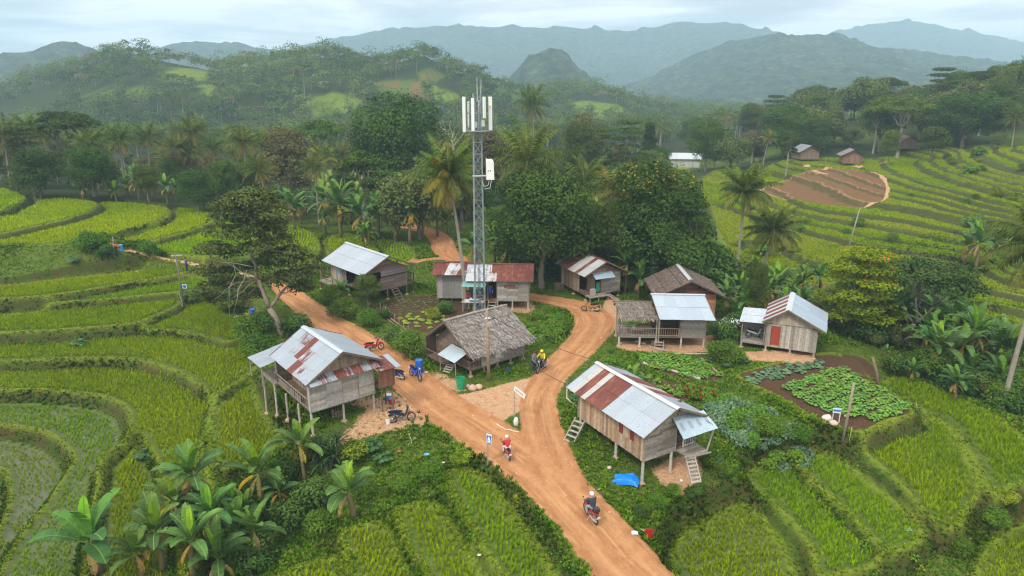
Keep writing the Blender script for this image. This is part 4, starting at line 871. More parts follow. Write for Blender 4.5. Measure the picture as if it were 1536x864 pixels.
proto('umb_dark', lambda: build_tree('umbrella_tree', 15, 14, 'umbrella', 15000, .22, [(.026, .052, .014), (.07, .115, .022)], seed=13, cfrac=.55, fork=.42, barkc=(.27, .23, .18), gaps=.22))
proto('rain', lambda: build_tree('rain_tree', 15, 15, 'round', 26000, .21, [(.024, .05, .013), (.07, .12, .024)], seed=23, cfrac=.74, fork=.2, gaps=.27, barkc=(.33, .29, .23)))
proto('umb_light', lambda: build_tree('umbrella_tree', 14, 12, 'umbrella', 10000, .22, [(.06, .095, .02), (.125, .17, .032)], seed=15, cfrac=.48, fork=.5, barkc=(.28, .25, .2), gaps=.2))
proto('layer', lambda: build_tree('layered_tree', 13, 9, 'layer', 9000, .21, [(.032, .062, .015), (.085, .13, .026)], seed=17, cfrac=.70, fork=.3, gaps=.15))
proto('column', lambda: build_tree('conical_tree', 11, 4.5, 'column', 6000, .2, [(.022, .042, .014), (.05, .08, .022)], seed=19, cfrac=.88, fork=.2))
def bare_tree():
    st = rnd.getstate(); rnd.seed(4); e = empty('bare_tree', (0, 0, 0)); mb = MB(); c = (.36, .32, .27); mb.tube([(0, 0, -.3), (.1, 0, 3), (0, .1, 6)], [.22, .17, .12], 7, c)
    for i in range(12):
        z = 3 + i * .45; a = i * 2.4; q = (math.cos(a) * (3.6 - i * .18), math.sin(a) * (3.6 - i * .18), z + 2.6); limb(mb, (0, .05, z), q, .07, .02, c, 5, 4, .05)
        for j in range(3): b = a + (j - 1) * .6; m = tuple(np.array((0, .05, z)) * .45 + np.array(q) * .55); limb(mb, m, (m[0] + math.cos(b) * 1.5, m[1] + math.sin(b) * 1.5, m[2] + 1.3), .03, .01, c, 4, 3)
    limb(mb, (0, .1, 6), (.3, .2, 10.5), .12, .02, c, 6, 5); mb.build('trunk', 'bark', e); rnd.setstate(st); e['h'] = 10.5; return e
proto('bare', bare_tree)
for i, (hh, b, sd_, y_) in enumerate([(11, (.9, .2), 3, 0), (9, (-.7, .4), 5, .08), (12, (.3, -.5), 8, 0), (10, (-1.2, .1), 12, .15)]): proto('palm%d' % i, lambda hh=hh, b=b, sd_=sd_, y_=y_: build_palm('coconut_palm', hh, 4.2, 24, b, sd_, yellow=y_))
proto('palm_far', lambda: build_palm('coconut_palm', 9, 3.8, 17, (.4, .2), 30, nl=11, dead=2))
for i in range(5): proto('banana%d' % i, lambda i=i: build_banana('banana_plant', [1.9, 2.6, 1.2, 2.2, 3.0][i], [2.1, 2.4, 1.8, 2.3, 2.2][i], .29, [10, 11, 8, 12, 9][i], seed=20 + i, dead=[6, 7, 1, 8, 6][i], yellow=[0, 1, 0, 0, 1][i]))
proto('bush_g', lambda: build_bush('shrub', 1.8, 2.6, 2600, .085, [(.045, .09, .015), (.12, .19, .03)], seed=2))
proto('bush_d', lambda: build_bush('shrub', 1.5, 2.4, 2400, .09, [(.025, .06, .016), (.075, .13, .03)], seed=3))
proto('bush_y', lambda: build_bush('shrub', 1.2, 2.0, 2200, .08, [(.09, .13, .018), (.21, .25, .035)], seed=4))
proto('herb', lambda: build_bush('leafy_herb', .6, 1.3, 480, .095, [(.06, .125, .02), (.14, .23, .04)], seed=6))
proto('herb_b', lambda: build_bush('leafy_herb', .45, 1.2, 520, .075, [(.08, .14, .075), (.15, .23, .12)], seed=7))
def by_top(key, u, vt, Y, label, cat, group=None, wide=None, sink=0, rz=None):
    """the tree whose top shows at (u, vt), standing Y metres out"""
    x, y, zt = at_Y(u, vt, Y); z0 = gz_at(x, y) - sink; h = zt - z0
    o = take(key)
    hp_ = {'palm': 1}.get(key[:4], 0); H0 = o['h'] + (2.6 if key.startswith('palm') else (1.2 if key.startswith('banana') else 0)); s = h / H0
    o.location = (x, y, z0); o.scale = (s * (wide or 1), s * (wide or 1), s); o.rotation_euler = (0, 0, rnd.uniform(0, 6.28) if rz is None else rz)
    if key.startswith('palm') or key.startswith('banana'):
        if s > 1.25 and key.startswith('palm'): o.scale = (min(s, 1.25) * (wide or 1),) * 2 + (s,)
    for k in ('group', 'label', 'category'):
        if k in o.keys(): del o[k]
    return tag(o, label, cat, group)
# ------------------------------------------------------------------ trees: each stands where the photograph shows it
TREES = [  # kind, u, v_top, Y, width factor, label
 ('rain', 590, 148, 118, .95, 'huge dark rain tree with rounded spreading crown and pale forked limbs, left of antenna tower'),
 ('umb_dark', 88, 164, 122, .95, 'flat topped dark umbrella tree rising among the palms behind the upper left paddies'),
 ('brown', 425, 197, 108, .95, 'brownish green broad tree behind the banana row, right of a tall coconut palm'),
 ('open_a', 540, 207, 98, .9, 'light green tree on a white slanting trunk, just left of the huge rain tree'),
 ('umb_light', 472, 178, 150, .8, 'thin layered pale umbrella tree rising before the wooded hill, left of the rain tree'),
 ('dense_a', 815, 258, 70, 1.0, 'dense dark round tree behind the rusty roofed house, right of the tower'),
 ('dense_a', 870, 300, 75, .8, 'dark green tree with full crown between the two palms behind the rusty hut'),
 ('olive', 625, 240, 92, 1.0, 'bushy olive green tree beneath the huge rain tree, left of the leaning palm'),
 ('dense_b', 935, 300, 72, .8, 'dark leafy tree standing just left of the orange topped tree'),
 ('layer', 1040, 300, 70, .7, 'dark thin limbed tree at the right flank of the orange topped tree'),
 ('dense_b', 870, 185, 150, .7, 'dark rounded tree in the valley right of the antennas'),
 ('brown', 873, 175, 158, .75, 'rusty brown layered tree in the valley right of the tower'),
 ('layer', 945, 178, 150, .8, 'tall bright green layered tree in the middle of the valley'),
 ('layer', 905, 190, 150, .7, 'green layered tree beside the rusty brown one in the valley'),
 ('column', 976, 178, 165, 1.2, 'dark cone shaped evergreen next to the grey roofed shed in the valley'),
 ('dense_a', 1064, 180, 170, .9, 'dark round tree with yellowish crown top behind the white warehouse roof'),
 ('olive', 1100, 200, 165, 1.2, 'greyish bushy tree right of the white warehouse roof'),
 ('dense_a', 1182, 160, 185, 1.15, 'big dark domed tree left behind the far hut with pale roof edge'),
 ('open_a', 1188, 182, 150, .6, 'pale trunked slender tree at the left edge of the far green terraces'),
 ('umb_light', 1360, 146, 165, 1.0, 'wide pale green umbrella tree on leaning white trunks behind the right terraces'),
 ('umb_light', 1320, 158, 172, .8, 'light green umbrella tree at the left end of the right hand ridge'),
 ('umb_dark', 1432, 113, 215, .8, 'dark umbrella tree whose flat tiers top the right hand ridge'),
 ('brown', 1425, 124, 200, 1.15, 'brown green domed tree just under the flat dark umbrella tree on the ridge'),
 ('dense_a', 1458, 140, 165, 1.3, 'largest dark spreading tree above the right terraces'),
 ('dense_b', 1405, 190, 150, 1.1, 'low dark tree at the edge of the right terraces below the ridge'),
 ('dense_b', 1515, 152, 160, 1.0, 'rounded green tree at the right end of the ridge by the frame edge'),
 ('open_a', 1510, 96, 215, .8, 'tall white trunked tree standing highest on the right ridge'),
 ('open_a', 1534, 90, 225, .9, 'tall green tree at the extreme right of the ridge skyline'),
 ('olive', 1280, 190, 185, 1.1, 'green bushy tree behind the far hut with brown roof'),
 ('dense_b', 1255, 182, 190, .9, 'mid green tree between and behind the two far huts'),
 ('olive', 1500, 196, 152, .8, 'olive bush tree behind the top edge of the right terraces'),
 ('dense_b', 1340, 195, 150, .7, 'dark bushy tree next to the brown shed behind the right terraces'),
 ('layer', 30, 188, 112, .9, 'green tree at the left edge of the frame behind the upper paddies'),
 ('open_a', 40, 235, 100, .8, 'light green airy tree above the uppermost left paddy'),
 ('dense_b', 215, 248, 102, .9, 'round dark bushy tree behind the upper paddies under the palms'),
 ('dense_a', 290, 255, 98, .9, 'dark round tree beside the second paddy, left of the banana plants'),
 ('dense_b', 330, 240, 104, .8, 'dark leafy tree behind the banana row left of the tall palm'),
 ('brown', 315, 232, 112, .8, 'brown leaved tree amid the left palms'),
 ('bare', 1221, 127, 280, 1.1, 'leafless grey brown tree standing over the far palm grove'),
 ('bare', 678, 180, 135, 1.1, 'brown leafless tree right of the rain tree'),
 ('brown', 725, 205, 120, 1.2, 'brown green tree right behind the upper tower mast'),
 ('dense_b', 690, 235, 100, .9, 'dark green tree behind the leaning palm crown'),
 ('dense_b', 1140, 395, 60, .5, 'small dark tree below the two big palms'),
]
for k, u, vt, Y, w, lab in TREES: by_top(k, u, vt, Y, lab, 'tree', wide=w)
# the orange topped tree and other one-off trees
def one_off(t, x, y, s=1, rz=0, label=None, wide=1, cat='tree'):
    t.location = (x, y, gz_at(x, y)); t.scale = (s * wide, s * wide, s); t.rotation_euler = (0, 0, rz); return tag(t, label, cat)
x, y, zt = at_Y(990, 243, 70); g0 = gz_at(x, y)
one_off(build_tree('orange_topped_tree', zt - g0, 11.5, 'round', 34000, .165, [(.028, .055, .014), (.08, .125, .026)], seed=31, cfrac=.90, fork=.18, gaps=.22, tips=((.24, .17, .04), .82, .13), barkc=(.30, .27, .22)), x, y, label='big dark tree with orange tinged top behind the brown shingle roofed house')
x, y, zt = at_Y(1300, 372, 57); g0 = gz_at(x, y)
one_off(build_tree('flame_tree', zt - g0, 7.4, 'layer', 16000, .135, [(.075, .13, .014), (.16, .215, .022)], seed=33, cfrac=.76, fork=.30, gaps=.12, tips=((.62, .18, .02), .62, .03), barkc=(.30, .28, .25)), x, y, label='yellow green flame tree dotted with orange flowers right of the right hand hut')
x, y, zt = at_Y(1385, 388, 57.5); g0 = gz_at(x, y)
one_off(build_tree('spreading_tree', zt - g0, 8.6, 'umbrella', 15000, .14, [(.035, .058, .018), (.085, .12, .03)], seed=35, cfrac=.66, fork=.26, gaps=.25, barkc=(.28, .25, .21), lean=(.10, 0)), x, y, label='dark spreading tree with bare inner limbs right of the flame tree')
# gnarled tree by the road, leaning trunk, open layered crown
def gnarled_tree():
    g = on_ground(424, 500); e = empty('gnarled_tree', g, 0, 'old gnarled tree with leaning forked trunk and ragged dark layered crown beside the road', 'tree'); c = (.25, .20, .15); dead = (.42, .39, .34); mb = MB(); Y = g[1]
    def W_(u, v, dy=0): q = at_Y(u, v, Y + dy); return (q[0] - g[0], q[1] - g[1], q[2] - g[2])
    rnd.seed(77); f = W_(404, 462); mb.tube([(0, 0, -.4), (0, 0, 0), W_(415, 480), f], [.42, .33, .27, .25], 9, c)
    f2 = W_(388, 420, .3); limb(mb, f, f2, .22, .17, c, 8, 4, .03); f3 = W_(376, 372, 0); limb(mb, f2, f3, .16, .12, c, 7, 4, .04); f4 = W_(372, 330, 0); limb(mb, f3, f4, .11, .06, c, 7, 4, .05)
    r = W_(421, 440, .6); limb(mb, f, r, .2, .14, c, 7, 4, .05); r2 = W_(440, 415, .8); limb(mb, r, r2, .12, .06, c)
    LO = [(372, 298, 0, 22), (350, 306, .8, 18), (395, 310, .5, 20), (415, 322, -.5, 18), (340, 325, -1, 17), (380, 328, 1.5, 20), (325, 345, 0, 15), (358, 348, -1.5, 18), (400, 348, 1, 18), (422, 360, 1, 15), (318, 372, -.8, 16), (345, 375, 1.2, 16), (385, 372, -1.6, 17), (420, 385, 0, 20), (445, 392, .5, 20), (462, 408, 1, 18), (440, 415, -1, 18), (415, 420, 1.5, 16), (460, 425, 0, 12), (330, 410, 0, 15), (350, 425, 1, 14), (315, 430, -1, 13), (365, 400, 1.8, 13), (340, 452, -.6, 12), (325, 448, .6, 11), (300, 440, 0, 11), (355, 465, .5, 11), (375, 440, 1.5, 14), (385, 398, .8, 15), (360, 318, .2, 18), (405, 338, .3, 16), (435, 378, .2, 16), (452, 432, .6, 12), (308, 405, .2, 13), (390, 290, .3, 14)]
    lobes = []
    for u, v, dy, w in LO:
        q = W_(u, v, dy); s = w / FPX * (Y / CP) * 1.6; lobes.append((*q, s, s, s * .36)); st = min([f2, f3, f4, r, r2], key=lambda m: abs(m[0] - q[0]) + abs(m[2] + .6 - q[2]) * 1.2); limb(mb, st, q, .06, .018, c, 5, 4, .07)
    for a, b in (((388, 420), (330, 385)), ((370, 405), (350, 470)), ((350, 395), (345, 480)), ((380, 400), (320, 390)), ((352, 425), (318, 452))): limb(mb, W_(*a), W_(*b, -.8), .045, .015, dead, 5, 5, .06)
    mb.build('trunk', 'bark', e, smooth=True); P, Nn, k = crown_pts(lobes, 30000, .5, .3); kp = vnoise(P[:, 0] + 50, P[:, 2] * 1.5 + 50 + P[:, 1], .5, 3) > .32; P, Nn, k = P[kp], Nn[kp], k[kp]
    t = np.clip(rng.random(len(lobes))[k][:, None] * .6 + rng.random((len(P), 1)) * .5, 0, 1); cc = np.array((.030, .044, .016)) * (1 - t) + np.array((.09, .11, .03)) * t
    V, F, cc = leaf_quads(P, Nn, .14 * rng.uniform(.6, 1.3, len(P)), cc); mesh_obj('crown', V, [F], 'leaf', e, col=cc)
gnarled_tree()
# coconut palms
PALMS = [('palm2', 32, 172, 116, 'coconut palm at far left on a leaning trunk beside the umbrella tree'), ('palm1', 133, 196, 118, 'coconut palm right of the dark umbrella tree'), ('palm0', 172, 188, 108, 'tall coconut palm with a long pale trunk behind the upper left paddies'), ('palm2', 213, 185, 112, 'coconut palm with yellowing lower fronds, second right of the umbrella tree'),
 ('palm3', 252, 202, 118, 'coconut palm third right of the umbrella tree'), ('palm1', 284, 206, 120, 'coconut palm with brown hanging fronds left of the brown leaved tree'), ('palm0', 362, 190, 112, 'slim tall coconut palm left of the brownish broad tree'), ('palm3', 395, 232, 98, 'coconut palm with drooping crown directly above the gnarled tree'), ('palm2', 470, 232, 98, 'dark coconut palm left of the white slanting trunk'),
 ('palm1', 780, 192, 78, 'coconut palm with orange drooping fronds right of the antenna tower'), ('palm0', 886, 238, 80, 'coconut palm right of the dense dark round tree'), ('palm3', 918, 255, 76, 'coconut palm with fronds hanging left, close to the orange topped tree'),
 ('palm2', 320, 204, 126, 'coconut palm behind the brown leaved tree'), ('palm1', 345, 215, 135, 'small coconut palm left of the slim tall one'), ('palm0', 105, 205, 130, 'coconut palm partly behind the umbrella tree trunk'), ('palm3', 515, 215, 128, 'coconut palm behind the light green tree'), ('palm1', 840, 258, 90, 'coconut palm behind the dense dark round tree'),
 ('palm0', 803, 130, 175, 'palm on the slope behind the tower antennas'), ('palm2', 1400, 200, 160, 'coconut palm at the ridge foot above the right terraces'), ('palm1', 1530, 160, 150, 'coconut palm by the right frame edge above the terraces'), ('palm3', 1150, 195, 165, 'coconut palm left of the big dark domed tree'), ('palm0', 1250, 168, 190, 'coconut palm on a bare trunk behind the far huts'), ('palm2', 1385, 385, 62, 'short dark palm peeping out behind the spreading tree'),
 ('palm1', 1290, 150, 225, 'coconut palm at the start of the right ridge'), ('palm0', 1272, 155, 232, 'coconut palm pair member left at the start of the right ridge'), ('palm3', 1230, 165, 220, 'coconut palm under the leafless brown tree')]
for k, u, vt, Y, lab in PALMS: by_top(k, u, vt, Y, lab, 'palm', 'coconut palms around the village')
def palm_at(u0, v0, u1, v1, L_, seed, label, nf=30, z=None, yellow=0.0, dead=3):
    """palm rooted at pixel (u0,v0) of the ground with its crown centre at (u1,v1)"""
    g = on_ground(u0, v0) if z is None else z; q = at_Y(u1, v1, g[1] + .6); e = build_palm('coconut_palm', q[2] - g[2], L_, nf, (q[0] - g[0], q[1] - g[1]), seed, nl=30, dead=dead, yellow=yellow); e.location = g; tag(e, label, 'palm', 'coconut palms around the village')
palm_at(699, 462, 672, 262, 4.1, 41, 'tall leaning coconut palm with brown hanging fronds just left of the tower', yellow=.12, dead=6)
palm_at(1103, 424, 1119, 285, 3.9, 43, 'tall coconut palm on a pale trunk behind the right hand hut', dead=1)
palm_at(1142, 424, 1160, 345, 4.1, 45, 'shorter wide coconut palm right of the tall pale trunked one', dead=2)
palm_at(1488, 640, 1572, 372, 4.3, 47, 'coconut palm on a slanting grey trunk at the right frame edge', z=(*at_z(1497, 640, -2.5), -2.5), dead=2)
# banana plants
BAN = [(300, 740, 3, 1.05, 'banana plant with upright pale spear leaf, left in the near clump'), (397, 745, 1, 1.0, 'banana plant with bright folded new leaf and brown skirt, centre of the near clump'), (150, 830, 2, 1.5, 'banana plant with blue green leaves leaning over the lower left paddy'), (245, 828, 0, 1.1, 'banana plant with a yellow dying leaf at the bottom left'), (458, 700, 4, .85, 'tall slim banana plant below the front left stilt house'), (530, 748, 2, 1.2, 'small banana plant with one yellow leaf beside the centre paddies'), (330, 860, 0, 1.0, 'banana plant at the bottom edge of the frame'), (360, 795, 2, 1.1, 'young banana plant between the two big near ones')]
for u, v, k, s, lab in BAN:
    g = on_ground(u, v + 28); put('banana%d' % k, *g, s * 1.06, label=lab, cat='banana plant', group='banana plants')
BAN2 = [(1412, 498, 48, 1, 'banana plant with big split leaves right of the spreading tree'), (1470, 470, 50, 4, 'banana plant with upright bright leaf near the right edge'), (1505, 545, 46, 0, 'banana plant in front of the slanting grey palm trunk'), (1440, 560, 44, 3, 'low dark banana plant with an orange dead leaf beside the right paddy'), (1370, 545, 47, 0, 'banana plant below the spreading tree'), (1525, 500, 50, 1, 'banana plant at the right frame edge'), (1330, 520, 52, 3, 'banana plant behind the flame tree trunk'),
 (1240, 455, 60, 0, 'banana plant behind the silver roof of the right hand hut'), (1275, 470, 58, 1, 'banana plant between right hand hut and flame tree'), (1065, 425, 64, 3, 'banana plant right behind the shingle roofed house'), (1090, 430, 62, 0, 'banana plant beneath the tall pale trunked palm'), (1120, 440, 60, 1, 'banana plant beside the porch roof of the right hand hut'), (1050, 400, 66, 1, 'banana plant behind the brown shingle roof'), (1150, 425, 62, 3, 'banana plant below the wide palm'), (1190, 430, 66, 4, 'banana plant behind the ridge of the right hand hut'),
 (842, 350, 74, 1, 'banana plant with two upright leaves left of the rusty roofed hut'), (941, 380, 68, 4, 'banana plant with tall pale leaves right of the rusty roofed hut'), (960, 400, 66, 0, 'banana plant between the rusty hut and the shingle roofed house'), (437, 292, 92, 1, 'banana plant leftmost in the banana row behind the fields'), (482, 280, 92, 4, 'banana plant with brown stem in the banana row, near the left palms'), (506, 282, 90, 1, 'second brown stemmed banana plant in the banana row'), (540, 300, 88, 3, 'banana plant with wide leaves in the middle of the banana row'),
 (565, 298, 92, 0, 'banana plant in the row left of the red road bend'), (590, 292, 90, 1, 'banana plant with pale spear in the row below the rain tree'), (612, 298, 88, 4, 'banana plant in the row beside the road bend'), (632, 305, 92, 3, 'banana plant behind the road bend'), (655, 302, 94, 1, 'banana plant right of the road bend, left of the leaning palm trunk'), (545, 340, 84, 0, 'low banana plant above the small paddies'), (715, 350, 76, 3, 'banana plant right behind the long rusty roof'), (742, 340, 78, 4, 'banana plant with bright leaves behind the tower base'), (760, 352, 76, 0, 'small banana plant left of the dense dark tree'),
 (1475, 345, 80, 1, 'banana plant in the grove crossing the right terraces'), (1500, 350, 82, 3, 'banana plant at the right end of the grove crossing the terraces'), (1455, 352, 82, 0, 'banana plant at the left end of the grove crossing the terraces'), (1235, 400, 72, 3, 'low palm like banana plant in the thicket left of the flame tree'), (1208, 405, 73, 0, 'banana plant in the thicket at the terrace foot'),
 (1180, 495, 47, 2, 'x')]
for u, vt, Y, k, lab in BAN2[:-1]: by_top('banana%d' % k, u, vt, Y, lab, 'banana plant', 'banana plants')
put('banana2', *on_ground(512, 452), .9, label='banana plant with bright narrow leaves beside the road before the silver roofed house', cat='banana plant', group='banana plants')
put('banana2', *on_ground(945, 590), .8, label='banana plant with broad leaves behind the ridge of the front right house', cat='banana plant', group='banana plants')
put('banana2', *on_ground(966, 600), .75, label='small banana plant next to the vegetable bed behind the front right house', cat='banana plant', group='banana plants')
infill_later = True
# random infill of the wooded belts: every tree is a thing
KINDW = dict(dense_a='dense dark round', dense_b='mid green full crowned', olive='bushy olive', open_a='slender light green', brown='brownish', layer='layered dark green', umb_light='pale umbrella', umb_dark='dark umbrella', bush_d='low dark bushy', bush_g='low green bushy', bush_y='low yellowish bushy', herb='low leafy')
def own_label(label, key, x, y, u):
    if 'tree' not in label.split(' in ')[0].split(' on ')[0].split(' at ')[0] and 'palm' not in label.split()[1]: return label
    zone = ['at the far left edge', 'left of the tall slim palm', 'above the gnarled tree', 'left of the rain tree', 'around the rain tree', 'behind the antenna tower', 'right of the tower', 'behind the rusty hut', 'above the shingle roof', 'left of the far huts', 'above the two far huts', 'right of the far huts', 'at the far right edge'][min(12, max(0, int(u / 118)))]
    dep = 'nearer' if y < 120 else ('middle' if y < 175 else 'farther')
    w = KINDW.get(key, 'coconut'); noun = 'palm' if 'palm' in key else ('shrub' if key[:4] in ('bush', 'herb') else 'tree')
    belt = label.split(' in the ')[-1] if ' in the ' in label else label.split(' tree ')[-1].split(' palm ')[-1]
    return ' '.join(('%s %s %s, %s part of the %s' % (w, noun, zone, dep, {'trees': 'woods'}.get(belt, ' '.join(belt.replace('of the ', '').replace('on the ', '').replace('at the ', '').split()[:4])))).split()[:16])
def infill(n, keys, xr, yr, hr, label, cat, group, avoid=.25, dens=None, maskmax=None):
    c = 0; tries = 0
    while c < n and tries < n * 30:
        tries += 1; y = rnd.uniform(*yr); x = rnd.uniform(xr[0], xr[1]) if not callable(xr) else xr(y)
        zc = y * CP + 20 * SP
        u = 768 + FPX * x / zc
        if u < -60 or u > 1596 or (994 < u < 1062 and 120 < y < 212): continue
        i = min(int(np.searchsorted(gx, x)), len(gx) - 1); j = min(int(np.searchsorted(gy, y)), len(gy) - 1); q = j * len(gx) + i
        if m_ricefar[q] > .2 or m_plot[q] > .1 or m_pad[q] > .1 or m_road[q] > .2 or m_sand[q] > .2 or owner[q] >= 0 or (m_hillbank[q] > .3 and group != 'bushes on the right terraces') or (group == 'bushes on the right terraces' and m_hillbank[q] < .5): continue
        if dens is not None and not dens(x, y, u): continue
        key = rnd.choice(keys); z = gz_at(x, y)
        if key not in BUILT: BUILT[key] = PROTO[key]()
        h = rnd.uniform(*hr); s = h / (BUILT[key]['h'] + (2.4 if key.startswith('palm') else 0)) if not key.startswith('banana') else rnd.uniform(.8, 1.15)
        put(key, x, y, z - .1, s, label=own_label(label, key, x, y, u), cat=cat if key[:4] not in ('bush', 'herb') else 'shrub', group=group); c += 1
BL = ['dense_a', 'dense_b', 'dense_b', 'dense_a', 'olive', 'open_a', 'layer', 'umb_light', 'dense_b', 'dense_a', 'brown']
infill(48, BL, None or (lambda y: rnd.uniform(-.78, -.08) * y), (100, 175), (4.2, 7.6), 'leafy tree in the wooded belt behind the left paddies and the banana row', 'tree', 'trees of the left wooded belt', dens=lambda x, y, u: not (560 < u < 700 and y < 108))
infill(52, BL, lambda y: rnd.uniform(-.2, .36) * y, (105, 215), (5, 8.5), 'leafy tree of the valley woods behind the village', 'tree', 'trees of the valley woods', dens=lambda x, y, u: not (u > 1050 and y < 150) and not (820 < u < 905 and y < 118))
infill(70, ['dense_a', 'dense_b', 'olive', 'dense_b', 'layer', 'open_a', 'palm1', 'olive', 'umb_dark', 'dense_b'], lambda y: rnd.uniform(.30, .85) * y, (172, 262), (8, 14), 'leafy tree on the wooded ridge above the right terraces', 'tree', 'trees of the right ridge', dens=lambda x, y, u: u > 1150)
infill(26, ['dense_b', 'olive', 'dense_a', 'bush_d'], lambda y: rnd.uniform(.30, .78) * y, (58, 72), (2.2, 4.0), 'low dark leafy tree in the thicket behind the right hand hut and below the terraces', 'tree', 'thicket trees right', dens=lambda x, y, u: u > 1215 and y < 56 + (u - 1200) * .03 + 9 and u < 1540)
infill(26, ['banana0', 'banana1', 'banana3', 'banana4'], lambda y: rnd.uniform(.42, .8) * y, (46, 62), (2, 3), 'banana plant in the thicket between right paddy and terraces', 'banana plant', 'thicket banana plants', dens=lambda x, y, u: u > 1320 and gz_at(x, y) < -.8)
infill(30, ['dense_b', 'bush_d', 'olive', 'bush_g'], lambda y: rnd.uniform(.46, .82) * y, (44, 60), (1.4, 2.6), 'dark shrub in the thicket between right paddy and terraces', 'shrub', 'thicket shrubs right', dens=lambda x, y, u: u > 1300 and gz_at(x, y) < -.7)
infill(44, ['banana0', 'banana1', 'banana3', 'banana4'], lambda y: rnd.uniform(-.62, -.02) * y, (86, 108), (2, 3), 'banana plant in the dense banana row behind the fields', 'banana plant', 'banana row behind the fields', dens=lambda x, y, u: 330 < u < 760 and not (595 < u < 690 and y < 93) and not (u < 480 and y < 96))
infill(26, ['banana0', 'banana1', 'banana3'], lambda y: rnd.uniform(-.75, -.4) * y, (100, 116), (2, 3), 'banana plant behind the uppermost left paddies', 'banana plant', 'banana plants behind the upper paddies')
infill(26, ['dense_a', 'dense_b', 'bush_d', 'dense_b'], lambda y: rnd.uniform(-.02, .32) * y, (70, 90), (4, 7), 'dark leafy tree in the grove directly behind the rusty hut and the shingle roofed house', 'tree', 'grove trees behind the village', dens=lambda x, y, u: 740 < u < 1075 and y > 71 and not (845 < u < 905 and y < 84))
infill(14, ['banana0', 'banana1', 'banana3'], lambda y: rnd.uniform(.2, .45) * y, (61, 72), (2, 3), 'banana plant in the grove behind the shingle roofed house and right hand hut', 'banana plant', 'grove banana plants', dens=lambda x, y, u: 1030 < u < 1230)
infill(34, ['palm0', 'palm1', 'palm2', 'palm3'], lambda y: rnd.uniform(-.76, .02) * y, (112, 175), (9, 13.5), 'coconut palm in the wooded belt behind the left paddies', 'palm', 'palms of the left belt')
infill(120, ['palm_far', 'palm_far', 'palm_far', 'palm1'], lambda y: rnd.uniform(-.02, .5) * y, (190, 400), (9, 13), 'coconut palm in the far palm grove on the valley floor', 'palm', 'palms of the valley grove', dens=lambda x, y, u: 780 < u < 1400)
infill(60, BL, lambda y: rnd.uniform(-.05, .45) * y, (210, 360), (7, 12), 'leafy tree between the palms of the far valley grove', 'tree', 'trees of the far valley grove', dens=lambda x, y, u: 760 < u < 1350)
infill(46, ['palm_far', 'palm_far', 'palm1'], lambda y: rnd.uniform(-.75, .02) * y, (180, 360), (10, 14), 'coconut palm on the lower slope of the wooded hill', 'palm', 'palms on the hill foot')
infill(60, BL, lambda y: rnd.uniform(-.8, 0) * y, (175, 270), (7, 12), 'leafy tree at the foot of the wooded hill', 'tree', 'trees at the hill foot')
infill(34, ['bush_g', 'bush_d', 'bush_y', 'herb'], lambda y: rnd.uniform(.3, .8) * y, (80, 150), (.7, 1.7), 'small bush growing on a bank of the right terraces', 'shrub', 'bushes on the right terraces', dens=lambda x, y, u: u > 1090)
